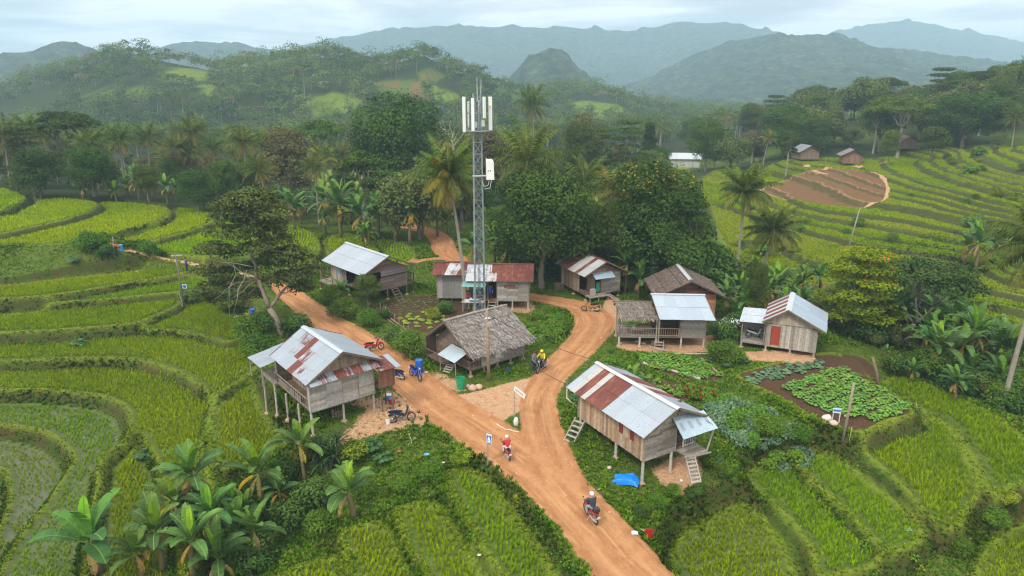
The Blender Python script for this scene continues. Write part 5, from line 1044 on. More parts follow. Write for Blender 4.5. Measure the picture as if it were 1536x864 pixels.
# far woods: one mass nobody could count
def forest_mass():
    n0 = 7500; y = rng.uniform(255, 640, n0); x = rng.uniform(-1.0, 1.0, n0) * (y * .86); w = gsample(m_wood, x, y); u = 768 + FPX * x / (y * CP + 18 * SP)
    op = fbm(x, y, 70, 3, 41); hz_ = gsample(Z, x, y)
    keep = (op > .34) & (gsample(m_clear, x, y) < .3) & (~((u > 760) & (u < 1350) & (y < 300))); x, y = x[keep], y[keep]; n = len(x); zg = gsample(Z, x, y); h = rng.uniform(4.5, 8.5, n) * np.where(rng.random(n) < .05, 1.5, 1); wd = 1.9 + 4.6 * rng.random(n) ** 2.2; h = h * (.6 + .13 * wd)
    m = 110; cx = np.repeat(x, m); cyy = np.repeat(y, m); hz2 = np.repeat(h, m); ww = np.repeat(wd, m); d = rng.normal(0, 1, (n * m, 3)); d /= np.linalg.norm(d, axis=1, keepdims=True); d[:, 2] = np.abs(d[:, 2]) - .25
    lob = rng.integers(0, 4, n * m); off = np.repeat(rng.normal(0, .42, (n, 4, 3)), m, axis=0).reshape(n * m, 4, 3)[np.arange(n * m), lob] * ww[:, None]
    P = np.stack([cx, cyy, np.repeat(zg, m) + hz2 * .68], 1) + off * (1, 1, .6) + d * (ww * .62)[:, None] * (1, 1, .75)
    t = np.repeat(np.clip(.5 * rng.random((n, 1)) + 1.3 * (fbm(x, y, 45, 3, 95)[:, None] - .28), 0, 1), m, axis=0); c = np.array((.024, .050, .014)) * (1 - t) + np.array((.105, .15, .034)) * t; br = np.repeat(rng.random(n) < .05, m); c[br] = (.13, .12, .05); c = c * (1 + rng.uniform(-.3, .3, (n * m, 1)))
    Nn = d + rng.normal(0, .4, d.shape); Nn[:, 2] += .4; Nn /= np.linalg.norm(Nn, axis=1, keepdims=True)
    V, F, cc = leaf_quads(P, Nn, rng.uniform(.5, 1.0, n * m) * .62, c)
    # pale trunks
    tr = rng.random(n) < .3; k = tr.sum(); b = np.stack([x[tr], y[tr], zg[tr] - .5], 1); tp = b + np.stack([rng.normal(0, .5, k), rng.normal(0, .5, k), h[tr] * .85], 1); r = .12
    TV = np.stack([b + (-r, 0, 0), b + (r, 0, 0), tp + (r * .5, 0, 0), tp + (-r * .5, 0, 0), b + (0, r, 0), b + (0, -r, 0), tp + (0, -r * .5, 0), tp + (0, r * .5, 0)], 1).reshape(-1, 3); i = np.arange(k) * 8 + len(V)
    TF = np.concatenate([np.stack([i, i + 1, i + 2, i + 3], 1), np.stack([i + 4, i + 5, i + 6, i + 7], 1)]); tc = np.tile((.22, .19, .15), (len(TV), 1))
    o = mesh_obj('forest', np.concatenate([V, TV]), [F, TF], 'leaf', col=np.concatenate([cc, tc])); o['kind'] = 'stuff'
forest_mass()
# ------------------------------------------------------------------ houses
GREY = (.285, .245, .20); LGREY = (.38, .345, .30); BROWN = (.165, .115, .08); DARK = (.10, .075, .058); TAN = (.36, .235, .13); ORNG = (.40, .21, .09); SILV = (.34, .385, .43); WHITEM = (.50, .54, .58); PALE = (.46, .42, .37)
def rot2(a): return math.cos(a), math.sin(a)
class House:
    def __init__(s, name, label, O, ang, cat='house', z=None):
        s.O = O; s.a = R(ang); s.z = gz_at(*O) if z is None else z; s.e = empty(name, (O[0], O[1], s.z), s.a, label, cat); s.rail = MB(); s.fl = MB()
    def world(s, x, y): c, n = rot2(s.a); return (s.O[0] + x * c - y * n, s.O[1] + x * n + y * c)
    def gnd(s, x, y): return gz_at(*s.world(x, y)) - s.z
    def posts(s, L_, zt, r=.075, col=PALE, foot=True):
        for (x, y) in L_:
            g = s.gnd(x, y); m = MB(); c = jc(col); m.tube([(x + rnd.uniform(-.03, .03), y, g - .2), (x, y, (g + zt) / 2), (x, y, zt)], [r * 1.1, r, r * .95], 7, c); o = m.build('post', 'wood', s.e)
            if foot:
                f = MB(); f.lathe([(.20, -.12), (.21, .02), (.15, .09), (.10, .10)], 7, (x, y, g), jc((.42, .27, .17))); f.build('footing', 'stone', o)
    def floor(s, x0, x1, y0, y1, z, col=BROWN, th=.10):
        m = MB(); n = max(2, int((y1 - y0) / .16))
        for i in range(n): m.box(((x0 + x1) / 2, y0 + (i + .5) * (y1 - y0) / n, z + .02), (x1 - x0, (y1 - y0) / n - .012, .04), jc(col, .25))
        for q in (x0 + .06, (x0 + x1) / 2, x1 - .06): m.box((q, (y0 + y1) / 2, z - th / 2 - .002), (.07, y1 - y0, th), jc(col))
        for q in (y0 + .03, y1 - .03): m.box(((x0 + x1) / 2, q, z - th * .5 - .004), (x1 - x0 + .02, .06, th * .96), jc(col))
        return m.build('floor', 'wood', s.e)
    def wall(s, p, q, z0, top, orient='v', opens=(), col=GREY, bw=.17, name='wall', var=.22, th=.03, cols=None, seams=0):
        """boards between plan points p and q; top: number or function of the distance along the wall"""
        p = np.array(p, float); q = np.array(q, float); Lw = np.linalg.norm(q - p); d = (q - p) / Lw; n = np.array((-d[1], d[0])); m = MB(); tf = top if callable(top) else (lambda u: top)
        ax = ((d[0], d[1], 0), (n[0], n[1], 0), (0, 0, 1)); pick = lambda: jc(rnd.choice(cols) if cols else col, var)
        def prism(u0, u1, a0, a1, b0, b1):
            o = rnd.uniform(-.006, .006); c = pick(); V = []
            for sgn in (-1, 1):
                for u, z in ((u0, a0), (u1, a1), (u1, b1), (u0, b0)):
                    w = p + d * u + n * (sgn * th / 2 + o); V.append((w[0], w[1], z))
            m.faces(V, [(3, 2, 1, 0), (4, 5, 6, 7), (0, 1, 5, 4), (1, 2, 6, 5), (2, 3, 7, 6), (3, 0, 4, 7)], c)
        if orient == 'v':
            u = 0
            while u < Lw - .02:
                w = min(bw * rnd.uniform(.75, 1.25), Lw - u); u1 = u + w - .008; mid = u + w / 2; segs = [(z0 + rnd.uniform(-.03, .02), None)]; cuts = [(o[2], o[3]) for o in opens if o[0] < mid < o[1]]
                if not cuts: prism(u, u1, z0 + rnd.uniform(-.03, .01), z0 + rnd.uniform(-.03, .01), tf(u), tf(u1))
                else:
                    lo = z0
                    for (a, b) in sorted(cuts):
                        if a - lo > .05: prism(u, u1, lo, lo, a, a)
                        lo = b
                    if min(tf(u), tf(u1)) - lo > .03: prism(u, u1, lo, lo, tf(u), tf(u1))
                u += w
        else:
            zt = max(tf(t * Lw / 20) for t in range(21)); z = z0
            while z < zt - .02:
                h = min(bw * rnd.uniform(.8, 1.2), zt - z); z1 = z + h - .007; us = [k * Lw / 80 for k in range(81) if tf(k * Lw / 80) >= z1 - .001]
                if us:
                    segs = [(us[0], us[-1])]
                    for o in opens:
                        if o[2] < z + h / 2 < o[3]:
                            ns = []
                            for a, b in segs:
                                if o[0] > a: ns.append((a, min(b, o[0])))
                                if o[1] < b: ns.append((max(a, o[1]), b))
                            segs = ns
                    for a, b in segs:
                        if b - a > .04:
                            if seams:
                                ks = [a] + [k * Lw / seams for k in range(1, seams) if a + .1 < k * Lw / seams < b - .1] + [b]
                            else: ks = [a] + ([a + (b - a) * rnd.uniform(.35, .65)] if b - a > 2.2 else []) + [b]
                            for k in range(len(ks) - 1): prism(ks[k] + .003, ks[k + 1] - .003, z, z, z1, z1)
                z += h
        for u in [0, Lw] + ([k * Lw / seams for k in range(1, seams)] if seams else []):
            w = p + d * u + n * (-(th / 2 + .022)); zz = tf(min(max(u, .01), Lw - .01)); m.beam((w[0], w[1], z0 - .02), (w[0], w[1], zz), .05, .035, jc(col, .2), up=(d[0], d[1], 0))
        return m.build(name, 'wood', s.e)
    def slope(s, E0, E1, R0, R1, nu, nv, cf, name='roof', parent=None, th=.012):
        """sheets between the eave E0-E1 and the ridge R0-R1"""
        E0, E1, R0, R1 = [np.array(k, float) for k in (E0, E1, R0, R1)]; m = MB(); N_ = nrm(np.cross(E1 - E0, R0 - E0)); N_ = N_ if N_[2] > 0 else -N_
        Lu = np.linalg.norm(E1 - E0); Lv = np.linalg.norm(R0 - E0)
        def pt(u, v): return (E0 * (1 - u) + E1 * u) * (1 - v) + (R0 * (1 - u) + R1 * u) * v
        for j in range(nv):
            for i in range(nu):
                col, ru = cf(i, j); u0, u1 = i / nu, (i + 1) / nu + (.012 if i < nu - 1 else 0); v0, v1 = j / nv - (.015 if j else rnd.uniform(0, .012)), (j + 1) / nv; off = N_ * (.005 * (i % 2) + .010 * j + rnd.uniform(0, .005)); q = rnd.uniform(-.004, .004)
                A = [pt(u0 + q, v0) + off + N_ * .01, pt(u1 + q, v0) + off + N_ * .01, pt(u1, v1) + off, pt(u0, v1) + off]; B = [a - N_ * th for a in A]
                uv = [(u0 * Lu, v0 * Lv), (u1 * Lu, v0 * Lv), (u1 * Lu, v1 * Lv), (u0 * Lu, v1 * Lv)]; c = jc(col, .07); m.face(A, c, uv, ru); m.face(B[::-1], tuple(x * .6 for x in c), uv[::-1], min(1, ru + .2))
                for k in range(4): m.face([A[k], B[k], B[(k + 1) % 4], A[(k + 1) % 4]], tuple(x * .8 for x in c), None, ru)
        return m.build(name, 'sheet', parent or s.e)
    def ridgecap(s, p, q, w=.22, col=WHITEM, ru=.1, drop=.07):
        p, q = np.array(p, float), np.array(q, float); d = nrm(q - p); sd_ = np.cross(d, (0, 0, 1)); m = MB()
        for sg in (-1, 1):
            A = [p + (0, 0, .05), q + (0, 0, .05), q + sd_ * sg * w + (0, 0, .05 - drop * w / .15), p + sd_ * sg * w + (0, 0, .05 - drop * w / .15)]; m.face(A if sg < 0 else A[::-1], col, [(0, 0)] * 4, ru)
        m.build('ridge_cap', 'sheet', s.e)
    def rafters(s, E0, E1, R0, R1, n=5, col=BROWN):
        E0, E1, R0, R1 = [np.array(k, float) for k in (E0, E1, R0, R1)]; m = MB(); dz = np.array((0, 0, -.06))
        for i in range(n): t = (i + .15) / (n - .7) if n > 1 else .5; t = min(max(t, .01), .99); m.beam(E0 * (1 - t) + E1 * t + dz, R0 * (1 - t) + R1 * t + dz, .05, .07, jc(col))
        for v in (.04, .5, .96): m.beam((E0 * (1 - v) + R0 * v) + dz * .45, (E1 * (1 - v) + R1 * v) + dz * .45, .05, .035, jc(col))
        for (a, b) in ((E0, R0), (E1, R1)): m.beam(a + dz * .3, b + dz * .3, .03, .13, jc(col))
        m.build('rafters', 'wood', s.e).name = 'roof_frame'
    def rails(s, P, z, h=.85, col=GREY, gap=.28, bal=True, name='railing'):
        m = MB()
        for k in range(len(P) - 1):
            a, b = np.array((*P[k], 0.)), np.array((*P[k + 1], 0.)); L_ = np.linalg.norm(b - a)
            for zz in ((h, .08) if bal else (h, h * .5)): m.beam(a + (0, 0, z + zz), b + (0, 0, z + zz + rnd.uniform(-.02, .02)), .045, .06, jc(col))
            n = max(1, int(L_ / (gap if bal else 1.1)))
            for i in range(n + 1):
                t = i / n; w = a * (1 - t) + b * t; m.beam(w + (0, 0, z), w + (0, 0, z + h + (.04 if i in (0, n) else 0)), .035 if i not in (0, n) else .07, .03 if i not in (0, n) else .07, jc(col))
        return m.build(name, 'wood', s.e)
    def stairs(s, top, bot, w=.6, n=5, col=PALE, name='stairs'):
        t, b = np.array(top, float), np.array(bot, float); d = nrm((b - t) * (1, 1, 0)); sd_ = np.array((-d[1], d[0], 0)); m = MB()
        for k in (-1, 1): m.beam(t + sd_ * k * w / 2, b + sd_ * k * w / 2, .05, .12, jc(col))
        for i in range(n): f = (i + .6) / n; c = t * (1 - f) + b * f; m.box(c, (w, .17, .035), jc(col), (tuple(sd_), tuple(d), (0, 0, 1)))
        return m.build(name, 'wood', s.e)
    def panel(s, name, c, d, col, mat='wood', ax=None):
        m = MB(); m.box(c, d, col, ax); return m.build(name, mat, s.e)
    def thatch(s, E0, E1, R0, R1, cols, name='roof', dens=13, rowh=.24, L_=.42, lift=.05, fringe=.25, bumps=.03):
        E0, E1, R0, R1 = [np.array(k, float) for k in (E0, E1, R0, R1)]; N_ = nrm(np.cross(E1 - E0, R0 - E0)); N_ = N_ if N_[2] > 0 else -N_; Lu = np.linalg.norm(E1 - E0); Lv = np.linalg.norm(R0 - E0)
        dn = nrm(E0 - R0); ud = nrm(E1 - E0); nr = int(Lv / rowh) + 1; V, F, Cc = [], [], []
        k = 0; base = [E0, E1, R1, R0]
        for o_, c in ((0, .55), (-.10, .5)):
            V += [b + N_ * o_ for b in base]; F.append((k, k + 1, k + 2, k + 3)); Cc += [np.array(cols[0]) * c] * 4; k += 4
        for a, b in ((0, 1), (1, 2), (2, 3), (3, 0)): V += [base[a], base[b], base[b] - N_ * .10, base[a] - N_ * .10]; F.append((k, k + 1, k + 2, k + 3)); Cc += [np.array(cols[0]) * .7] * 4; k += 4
        for r in range(nr):
            v = (r + .3) / nr; nn = int(Lu * dens * 2.2); rj = rnd.uniform(-.04, .04)
            for i in range(nn):
                u = (i + rnd.random()) / nn; vv = v + rnd.uniform(-.3, .3) / nr + rj; p = (E0 * (1 - u) + E1 * u) * (1 - vv) + (R0 * (1 - u) + R1 * u) * vv
                l = L_ * rnd.uniform(.6, 1.25) + (fringe * rnd.random() if r == 0 else 0); w = rnd.uniform(.018, .045); sk = ud * rnd.uniform(-.10, .10); up0 = lift * .2; up1 = lift * rnd.uniform(.5, 1.5) + bumps * (1 if int(u * Lu / .55 + r * .5) % 2 else 0)
                a = p - dn * l * .5 + N_ * up0; b = p + dn * l * .5 + sk + N_ * up1 - ((0, 0, .12 * rnd.random()) if r == 0 else (0, 0, 0)); V += [a - ud * w, a + ud * w, b + ud * w * .7, b - ud * w * .7]; F.append((k, k + 1, k + 2, k + 3)); k += 4
                c = np.array(rnd.choice(cols)) * rnd.uniform(.65, 1.25); Cc += [c] * 4
        return mesh_obj(name, np.array(V), [np.array(F)], 'thatch', s.e, col=np.clip(np.array(Cc), 0, 1))
def lin(u0, z0, u1, z1, u2=None, z2=None):
    if u2 is None: return lambda u: z0 + (z1 - z0) * (u - u0) / (u1 - u0)
    return lambda u: z0 + (z1 - z0) * (u - u0) / (u1 - u0) if u < u1 else z1 + (z2 - z1) * (u - u1) / (u2 - u1)
def sheets(base=SILV, rust=.12, spec={}): return lambda i, j: spec.get((i, j), spec.get(i, (base, rust * rnd.uniform(.3, 1.8))))
# ---- A : the stilt house at front left
h = House('stilt_house', 'grey plank stilt house with patched silver and rust gable roof, left of the red road', (-12.48, 38.33), 38.9, z=0.0)
h.posts([(.05, .1), (2.2, .1), (4.35, .1), (-.1, 1.75), (-.15, 3.7), (-.2, 5.6), (-.2, 7.75), (2.3, 7.7), (4.3, 2.8), (4.3, 5.3), (2.2, 3.0), (1.6, 5.4)], 1.38)
h.floor(0, 4.4, 0, 5.4, 1.46, BROWN); h.floor(-.25, 2.6, 5.45, 7.9, 1.45, GREY)
h.wall((0, 0), (4.4, 0), 1.42, 3.5, 'h', col=LGREY, seams=4, bw=.19, cols=[LGREY, (.46, .44, .40), (.36, .34, .31), (.42, .37, .31)])
h.wall((0, .05), (4.4, .05), 3.52, lin(0, 3.62, 2.2, 4.98, 4.4, 3.82), 'v', col=BROWN, cols=[(.22, .17, .12), (.28, .22, .16)], bw=.14, name='gable')
h.wall((1.0, .05), (1.0, 5.4), 1.5, 3.95, 'v', opens=[(.35, 1.75, 1.5, 3.3)], col=TAN, cols=[ORNG, TAN, LGREY, GREY], bw=.22)
h.wall((4.4, 0), (4.4, 5.4), 1.42, 3.75, 'v', col=BROWN); h.wall((0, 5.38), (4.4, 5.38), 1.42, lin(0, 3.5, 2.2, 4.9, 4.4, 3.75), 'h', col=BROWN)
h.wall((0, 0), (0, .32), 1.42, 3.5, 'v', col=LGREY); h.rails([(-.02, .35), (-.05, 5.4), (-.2, 7.85), (2.5, 7.85)], 1.5, .72, GREY, .35)
for y0 in (2.0, 3.0, 4.0, 4.9): h.panel('verandah_board', (.03, y0, 1.75), (.03, .85, .34), jc(GREY))
SA = {(i, j): (SILV, .15) for i in range(8) for j in range(3)}
for q, c in {(4, 2): ((.5, .5, .5), .78), (4, 1): ((.4, .3, .3), 1.0), (3, 1): ((.5, .5, .5), .62), (3, 0): (SILV, .95), (2, 0): (SILV, .60), (5, 1): (SILV, .5), (5, 2): (SILV, .62), (6, 2): (SILV, .55), (1, 0): (SILV, .50), (4, 0): (SILV, .45), (6, 1): (SILV, .42)}.items(): SA[q] = c
Z1, ZL, ZRr = 5.05, 3.5, 3.8
h.slope((-.3, -.5, ZL), (-.3, 5.6, ZL), (2.2, -.5, Z1), (2.2, 5.6, Z1), 8, 3, lambda i, j: SA[(i, j)]); h.slope((4.95, -.5, ZRr), (4.95, 5.6, ZRr), (2.2, -.5, Z1), (2.2, 5.6, Z1), 7, 2, sheets(SILV, .3))
h.ridgecap((2.2, -.52, Z1 + .02), (2.2, 5.62, Z1 + .02)); h.rafters((-.3, -.5, ZL), (-.3, 5.6, ZL), (2.2, -.5, Z1), (2.2, 5.6, Z1)); h.rafters((4.95, -.5, ZRr), (4.95, 5.6, ZRr), (2.2, -.5, Z1), (2.2, 5.6, Z1))
h.slope((-.15, -.75, 3.42), (4.55, -.75, 3.52), (-.15, .0, 3.74), (4.55, .0, 3.84), 8, 1, lambda i, j: (SILV, [.45, .6, .5, .95, .62, .98, .55, .7][i]), 'awning')
h.slope((4.3, -1.0, 3.34), (5.9, -1.0, 3.30), (4.3, .7, 3.66), (5.9, .7, 3.62), 4, 1, lambda i, j: (SILV, [.7, .98, .85, .12][i]), 'awning')
h.slope((-1.0, 5.55, 2.85), (-1.0, 8.15, 2.75), (2.2, 5.55, 3.45), (2.2, 8.15, 3.3), 4, 2, sheets(SILV, .18), 'porch_roof')
m = MB(); [m.tube([(x, y, 1.4), (x, y, z)], .05, 6, jc(GREY)) for x, y, z in ((-.9, 5.7, 2.8), (-.9, 8.0, 2.7), (2.1, 8.0, 3.2), (0, 5.5, 3.4))]; m.beam((-.9, 5.6, 2.80), (-.9, 8.1, 2.70), .06, .06, GREY); m.beam((-.9, 8.0, 2.1), (2.1, 8.0, 2.2), .05, .05, DARK); m.build('porch_frame', 'wood', h.e)
h.floor(4.5, 5.6, -.5, .7, 1.95, BROWN, .08); h.wall((4.5, -.5), (5.6, -.5), 1.95, 3.3, 'v', col=(.24, .11, .07), bw=.3, name='annex_wall'); h.wall((5.6, -.5), (5.6, .7), 1.95, 3.3, 'v', col=(.22, .11, .07), bw=.3, name='annex_wall'); h.posts([(4.7, -.4), (5.5, -.4), (5.5, .6)], 1.95, .05, BROWN, False)
h.panel('door', (1.02, .95, 2.3), (.02, .01, .01), DARK)
HA = h
# ---- E : the stilt house at front right
h = House('stilt_house', 'brown boarded stilt house with silver and maroon gable roof, right of the road fork', (7.18, 33.08), 30, z=0.0)
h.posts([(.05, .05), (.05, 2.4), (.05, 5.9), (3.75, .05), (3.75, 3), (3.75, 5.9), (1.9, 3), (2.1, .05)], 1.12, .085)
h.floor(0, 3.8, 0, 6.1, 1.2, BROWN)
h.wall((0, 6.1), (0, 0), 1.14, 2.98, 'v', opens=[(3.85, 4.25, 1.95, 2.6), (4.95, 5.3, 1.95, 2.6)], cols=[(.34, .235, .145), (.40, .28, .17), (.29, .20, .13), (.38, .30, .22)], bw=.20)
for y in (2.05, .98): h.panel('shutter', (.02, y, 2.27), (.03, .38, .64), (.20, .03, .025), 'paint')
h.panel('shutter', (-.03, 1.52, 2.27), (.025, .40, .68), (.42, .33, .24))
h.wall((0, 0), (2.3, 0), 1.14, lin(0, 3.1, 1.9, 3.92, 3.8, 3.1), 'h', cols=[(.27, .235, .20), (.33, .29, .25), (.23, .19, .16)], bw=.16); h.wall((2.3, 0), (3.8, 0), 2.55, lin(-2.3, 3.1, -.4, 3.92, 1.5, 3.1), 'h', col=GREY, bw=.16)
h.wall((2.3, 0), (2.3, 1.3), 1.14, 3.5, 'v', col=BROWN); h.wall((2.3, 1.3), (3.8, 1.3), 1.14, 3.4, 'v', opens=[(.4, 1.1, 1.25, 2.8)], col=BROWN); h.wall((3.8, 1.3), (3.8, 6.1), 1.14, 3.0, 'v', col=GREY); h.wall((0, 6.1), (3.8, 6.1), 1.14, lin(0, 3.0, 1.9, 3.92, 3.8, 3.0), 'v', col=GREY)
h.rails([(2.9, -.02), (3.78, -.02), (3.78, 1.2)], 1.22, .95, PALE, .16)
MR = ((.20, .035, .03), 1.0); STR = (SILV, .55)
def ce(i, j): S_ = (.40, .45, .495); X_ = (.19, .034, .03); return [(S_, .06)] * 7 + [(X_, .95), (X_, .97), (X_, .95), ((.52, .48, .42), .12), (S_, .85), ((.52, .48, .42), .3), (S_, .06)]
h.slope((-.45, -.5, 2.93), (-.45, 6.9, 2.93), (1.9, -.5, 4.1), (1.9, 6.9, 4.1), 14, 2, lambda i, j: ce(i, j)[i])
h.slope((4.3, -.5, 3.0), (4.3, 6.9, 3.0), (1.9, -.5, 4.1), (1.9, 6.9, 4.1), 9, 2, lambda i, j: [(SILV, .1), (SILV, .1), (SILV, .1), ((.19, .034, .03), .95), ((.6, .56, .5), .5), ((.19, .034, .03), .95), ((.19, .034, .03), .95), (SILV, .1), (SILV, .1)][i])
h.ridgecap((1.9, -.55, 4.13), (1.9, 6.95, 4.13), .2, (.62, .60, .56)); h.rafters((-.45, -.5, 2.93), (-.45, 6.9, 2.93), (1.9, -.5, 4.1), (1.9, 6.9, 4.1)); h.rafters((4.3, -.5, 3.0), (4.3, 6.9, 3.0), (1.9, -.5, 4.1), (1.9, 6.9, 4.1))
h.slope((1.55, -1.35, 2.72), (4.1, -1.35, 2.72), (1.9, -.05, 3.35), (4.25, -.05, 3.2), 4, 1, lambda i, j: ((.42, .55, .62), .05), 'awning')
m = MB(); m.tube([(3.85, -.9, 1.1), (3.95, -1.2, 2.7)], .05, 6, PALE); m.beam((1.7, -1.2, 2.68), (4.0, -1.2, 2.68), .05, .05, GREY); m.beam((2.2, -.9, 1.15), (4.0, -1.1, 1.12), .1, .05, GREY); m.build('awning_frame', 'wood', h.e)
h.floor(2.4, 3.9, -.95, 0, 1.15, GREY, .06)
h.stairs((2.62, -.85, 1.18), (2.35, -1.75, 0.02), .55, 7, LGREY); h.stairs((-.1, 5.75, 1.15), (-1.25, 5.35, .02), .7, 5, LGREY)
HE = h
# ---- D : the thatched house in the middle
h = House('thatched_house', 'low weathered house under a shaggy grey thatched roof beside the utility pole', (-3.1, 46.95), 39.6, z=0.0)
h.posts([(.05, .05), (1.3, .05), (2.6, .05), (3.9, .05), (5.2, .05), (.05, 2.2), (.05, 4.3), (5.2, 4.3), (2.6, 2.2)], .45, .08, GREY)
h.floor(0, 5.3, 0, 4.4, .5, BROWN); h.wall((1.0, 0), (5.3, 0), .48, 1.95, 'h', opens=[(1.35, 1.95, .9, 1.7)], cols=[(.24, .225, .21), (.30, .28, .26), (.20, .18, .165)], bw=.24)
h.panel('window_panel', (2.65, -.01, 1.28), (.56, .03, .8), (.62, .64, .62), 'paint')
h.wall((.02, 4.4), (.02, 2.0), .48, lin(0, 2.0, 2.2, 3.85, 2.4, 3.7), 'h', cols=[(.17, .125, .095), (.21, .16, .125)], bw=.2); h.wall((.03, 2.2), (.03, 0), 2.0, lin(0, 3.85, 2.2, 2.05), 'v', cols=[(.17, .125, .095), (.20, .15, .11)], bw=.16, name='gable')
h.wall((1.0, 2.0), (1.0, 0), .48, 2.1, 'v', col=DARK, opens=[(.4, 1.1, .55, 1.9)]); h.wall((0, 2.0), (1.0, 2.0), .48, 2.6, 'v', col=BROWN); h.wall((5.3, 0), (5.3, 4.4), .48, lin(0, 2, 2.2, 3.85, 4.4, 2), 'v', col=BROWN); h.wall((0, 4.4), (5.3, 4.4), .48, 1.95, 'h', col=BROWN)
h.rails([(1.0, -.02), (.0, -.02), (-.02, 1.9)], .52, .62, (.26, .19, .15), .14)
TH = [(.25, .22, .20), (.31, .28, .25), (.19, .165, .15), (.36, .33, .30), (.15, .13, .115), (.28, .23, .19)]
h.thatch((-.3, -.75, 1.72), (5.85, -.75, 1.72), (-.75, 2.2, 3.92), (5.25, 2.2, 3.92), TH); h.thatch((5.85, 5.1, 1.9), (-.5, 5.1, 1.9), (5.25, 2.2, 3.92), (-.75, 2.2, 3.92), TH)
m = MB(); m.tube([(-.8, 2.2, 3.97), (2, 2.22, 4.02), (5.3, 2.2, 3.97)], [.09, .11, .09], 7, (.28, .25, .22)); [m.tube([(x, 1.9, 3.93), (x + .1, 2.2, 4.12), (x, 2.5, 3.93)], .03, 5, (.36, .33, .28)) for x in (-.4, .4, 1.3, 2.1, 3.0, 3.9, 4.7)]; m.build('ridge_bundle', 'thatch', h.e)
h.slope((-1.35, .1, 1.42), (-1.35, 2.3, 1.42), (-.05, .1, 1.95), (-.05, 2.3, 1.95), 3, 1, lambda i, j: ((.50, .60, .64), .06), 'awning')
m = MB(); m.tube([(-1.2, .2, .3), (-1.2, .2, 1.45)], .035, 6, GREY); m.tube([(-1.2, 2.2, .0), (-1.2, 2.2, 1.45)], .035, 6, GREY); m.beam((-.75, 2.2, 3.86), (-.75, 4.9, 2.0), .05, .12, BROWN); m.beam((-.75, 2.2, 3.86), (-.4, -.6, 1.76), .05, .12, BROWN); m.build('roof_frame', 'wood', h.e)
h.floor(-.9, 0, 2.2, 4.6, .5, BROWN, .07); h.wall((-.9, 4.6), (0, 4.6), .48, 2.1, 'v', col=DARK); h.rails([(-.9, 2.2), (-.9, 4.6)], .5, .6, BROWN, .3)
h.stairs((-.35, 2.0, .5), (-.95, 1.75, 0), .6, 4, (.42, .37, .31))
HD = h
# ---- B : the silver roofed house at the back left
h = House('stilt_house', 'dark timber stilt house under a plain silver gable roof behind the vegetable plot', (-14.3, 64.6), 42, z=0.0)
h.posts([(.05, .05), (2.3, .05), (4.6, .05), (5.6, .3), (.05, 3.8), (.05, 7.3), (4.6, 7.3), (4.6, 3.8), (-1.3, 7.4), (-1.3, 4.8)], 1.05, .09, BROWN)
h.floor(0, 4.6, 0, 7.4, 1.1, BROWN); h.floor(-1.4, 0, 4.6, 7.5, 1.1, GREY); h.floor(4.62, 5.7, .2, 3.0, 1.1, BROWN)
h.wall((0, 0), (4.6, 0), 1.05, 2.35, 'h', opens=[(.2, 1.5, 1.2, 2.3)], cols=[(.19, .14, .125), (.23, .18, .155)], bw=.2); h.wall((0, 0), (4.6, 0), 2.45, 3.1, 'h', opens=[(.3, 1.6, 2.4, 2.95)], col=(.22, .19, .18), bw=.18); h.wall((0, .03), (4.6, .03), 3.1, lin(0, 3.15, 2.3, 4.42, 4.6, 3.15), 'h', cols=[(.20, .13, .11), (.17, .12, .10)], bw=.18, name='gable')
h.wall((0, 4.8), (0, 0), 1.05, 3.1, 'v', opens=[(.7, 3.6, 1.15, 2.7)], cols=[(.30, .23, .16), (.24, .19, .15)]); h.wall((0, 7.4), (0, 4.8), 1.05, 3.1, 'v', cols=[(.33, .26, .19), (.40, .33, .25)], bw=.2)
h.wall((4.6, 0), (4.6, 7.4), 1.05, 3.1, 'h', col=BROWN); h.wall((0, 7.4), (4.6, 7.4), 1.05, lin(0, 3.1, 2.3, 4.4, 4.6, 3.1), 'h', col=BROWN)
h.panel('window_cloth', (-.03, 5.6, 2.1), (.02, .5, .5), (.10, .42, .68), 'cloth')
h.slope((-.75, -.55, 3.05), (-.75, 7.9, 3.05), (2.3, -.55, 4.55), (2.3, 7.9, 4.55), 9, 2, sheets((.44, .485, .53), .04)); h.slope((5.6, -.55, 3.0), (5.6, 7.9, 3.0), (2.3, -.55, 4.55), (2.3, 7.9, 4.55), 8, 2, sheets(SILV, .08))
h.ridgecap((2.3, -.6, 4.58), (2.3, 7.95, 4.58)); h.rafters((-.75, -.55, 3.05), (-.75, 7.9, 3.05), (2.3, -.55, 4.55), (2.3, 7.9, 4.55)); h.rafters((5.6, -.55, 3.0), (5.6, 7.9, 3.0), (2.3, -.55, 4.55), (2.3, 7.9, 4.55))
m = MB(); [m.tube([(x, y, 1.1), (x, y, 3.05)], .07, 6, jc(GREY)) for x, y in ((5.5, .25), (5.5, 3.0), (-1.2, 7.4), (-.7, 4.8))]; m.build('verandah_posts', 'wood', h.e).name = 'verandah_frame'
h.rails([(4.7, .2), (5.6, .2), (5.6, 3)], 1.15, .9, BROWN, .25); h.rails([(-1.35, 4.6), (-1.35, 7.45), (0, 7.45)], 1.15, .8, BROWN, .8, False)
h.stairs((3.0, -.05, 1.1), (3.0, -1.3, 0), .7, 5, BROWN)
HB = h
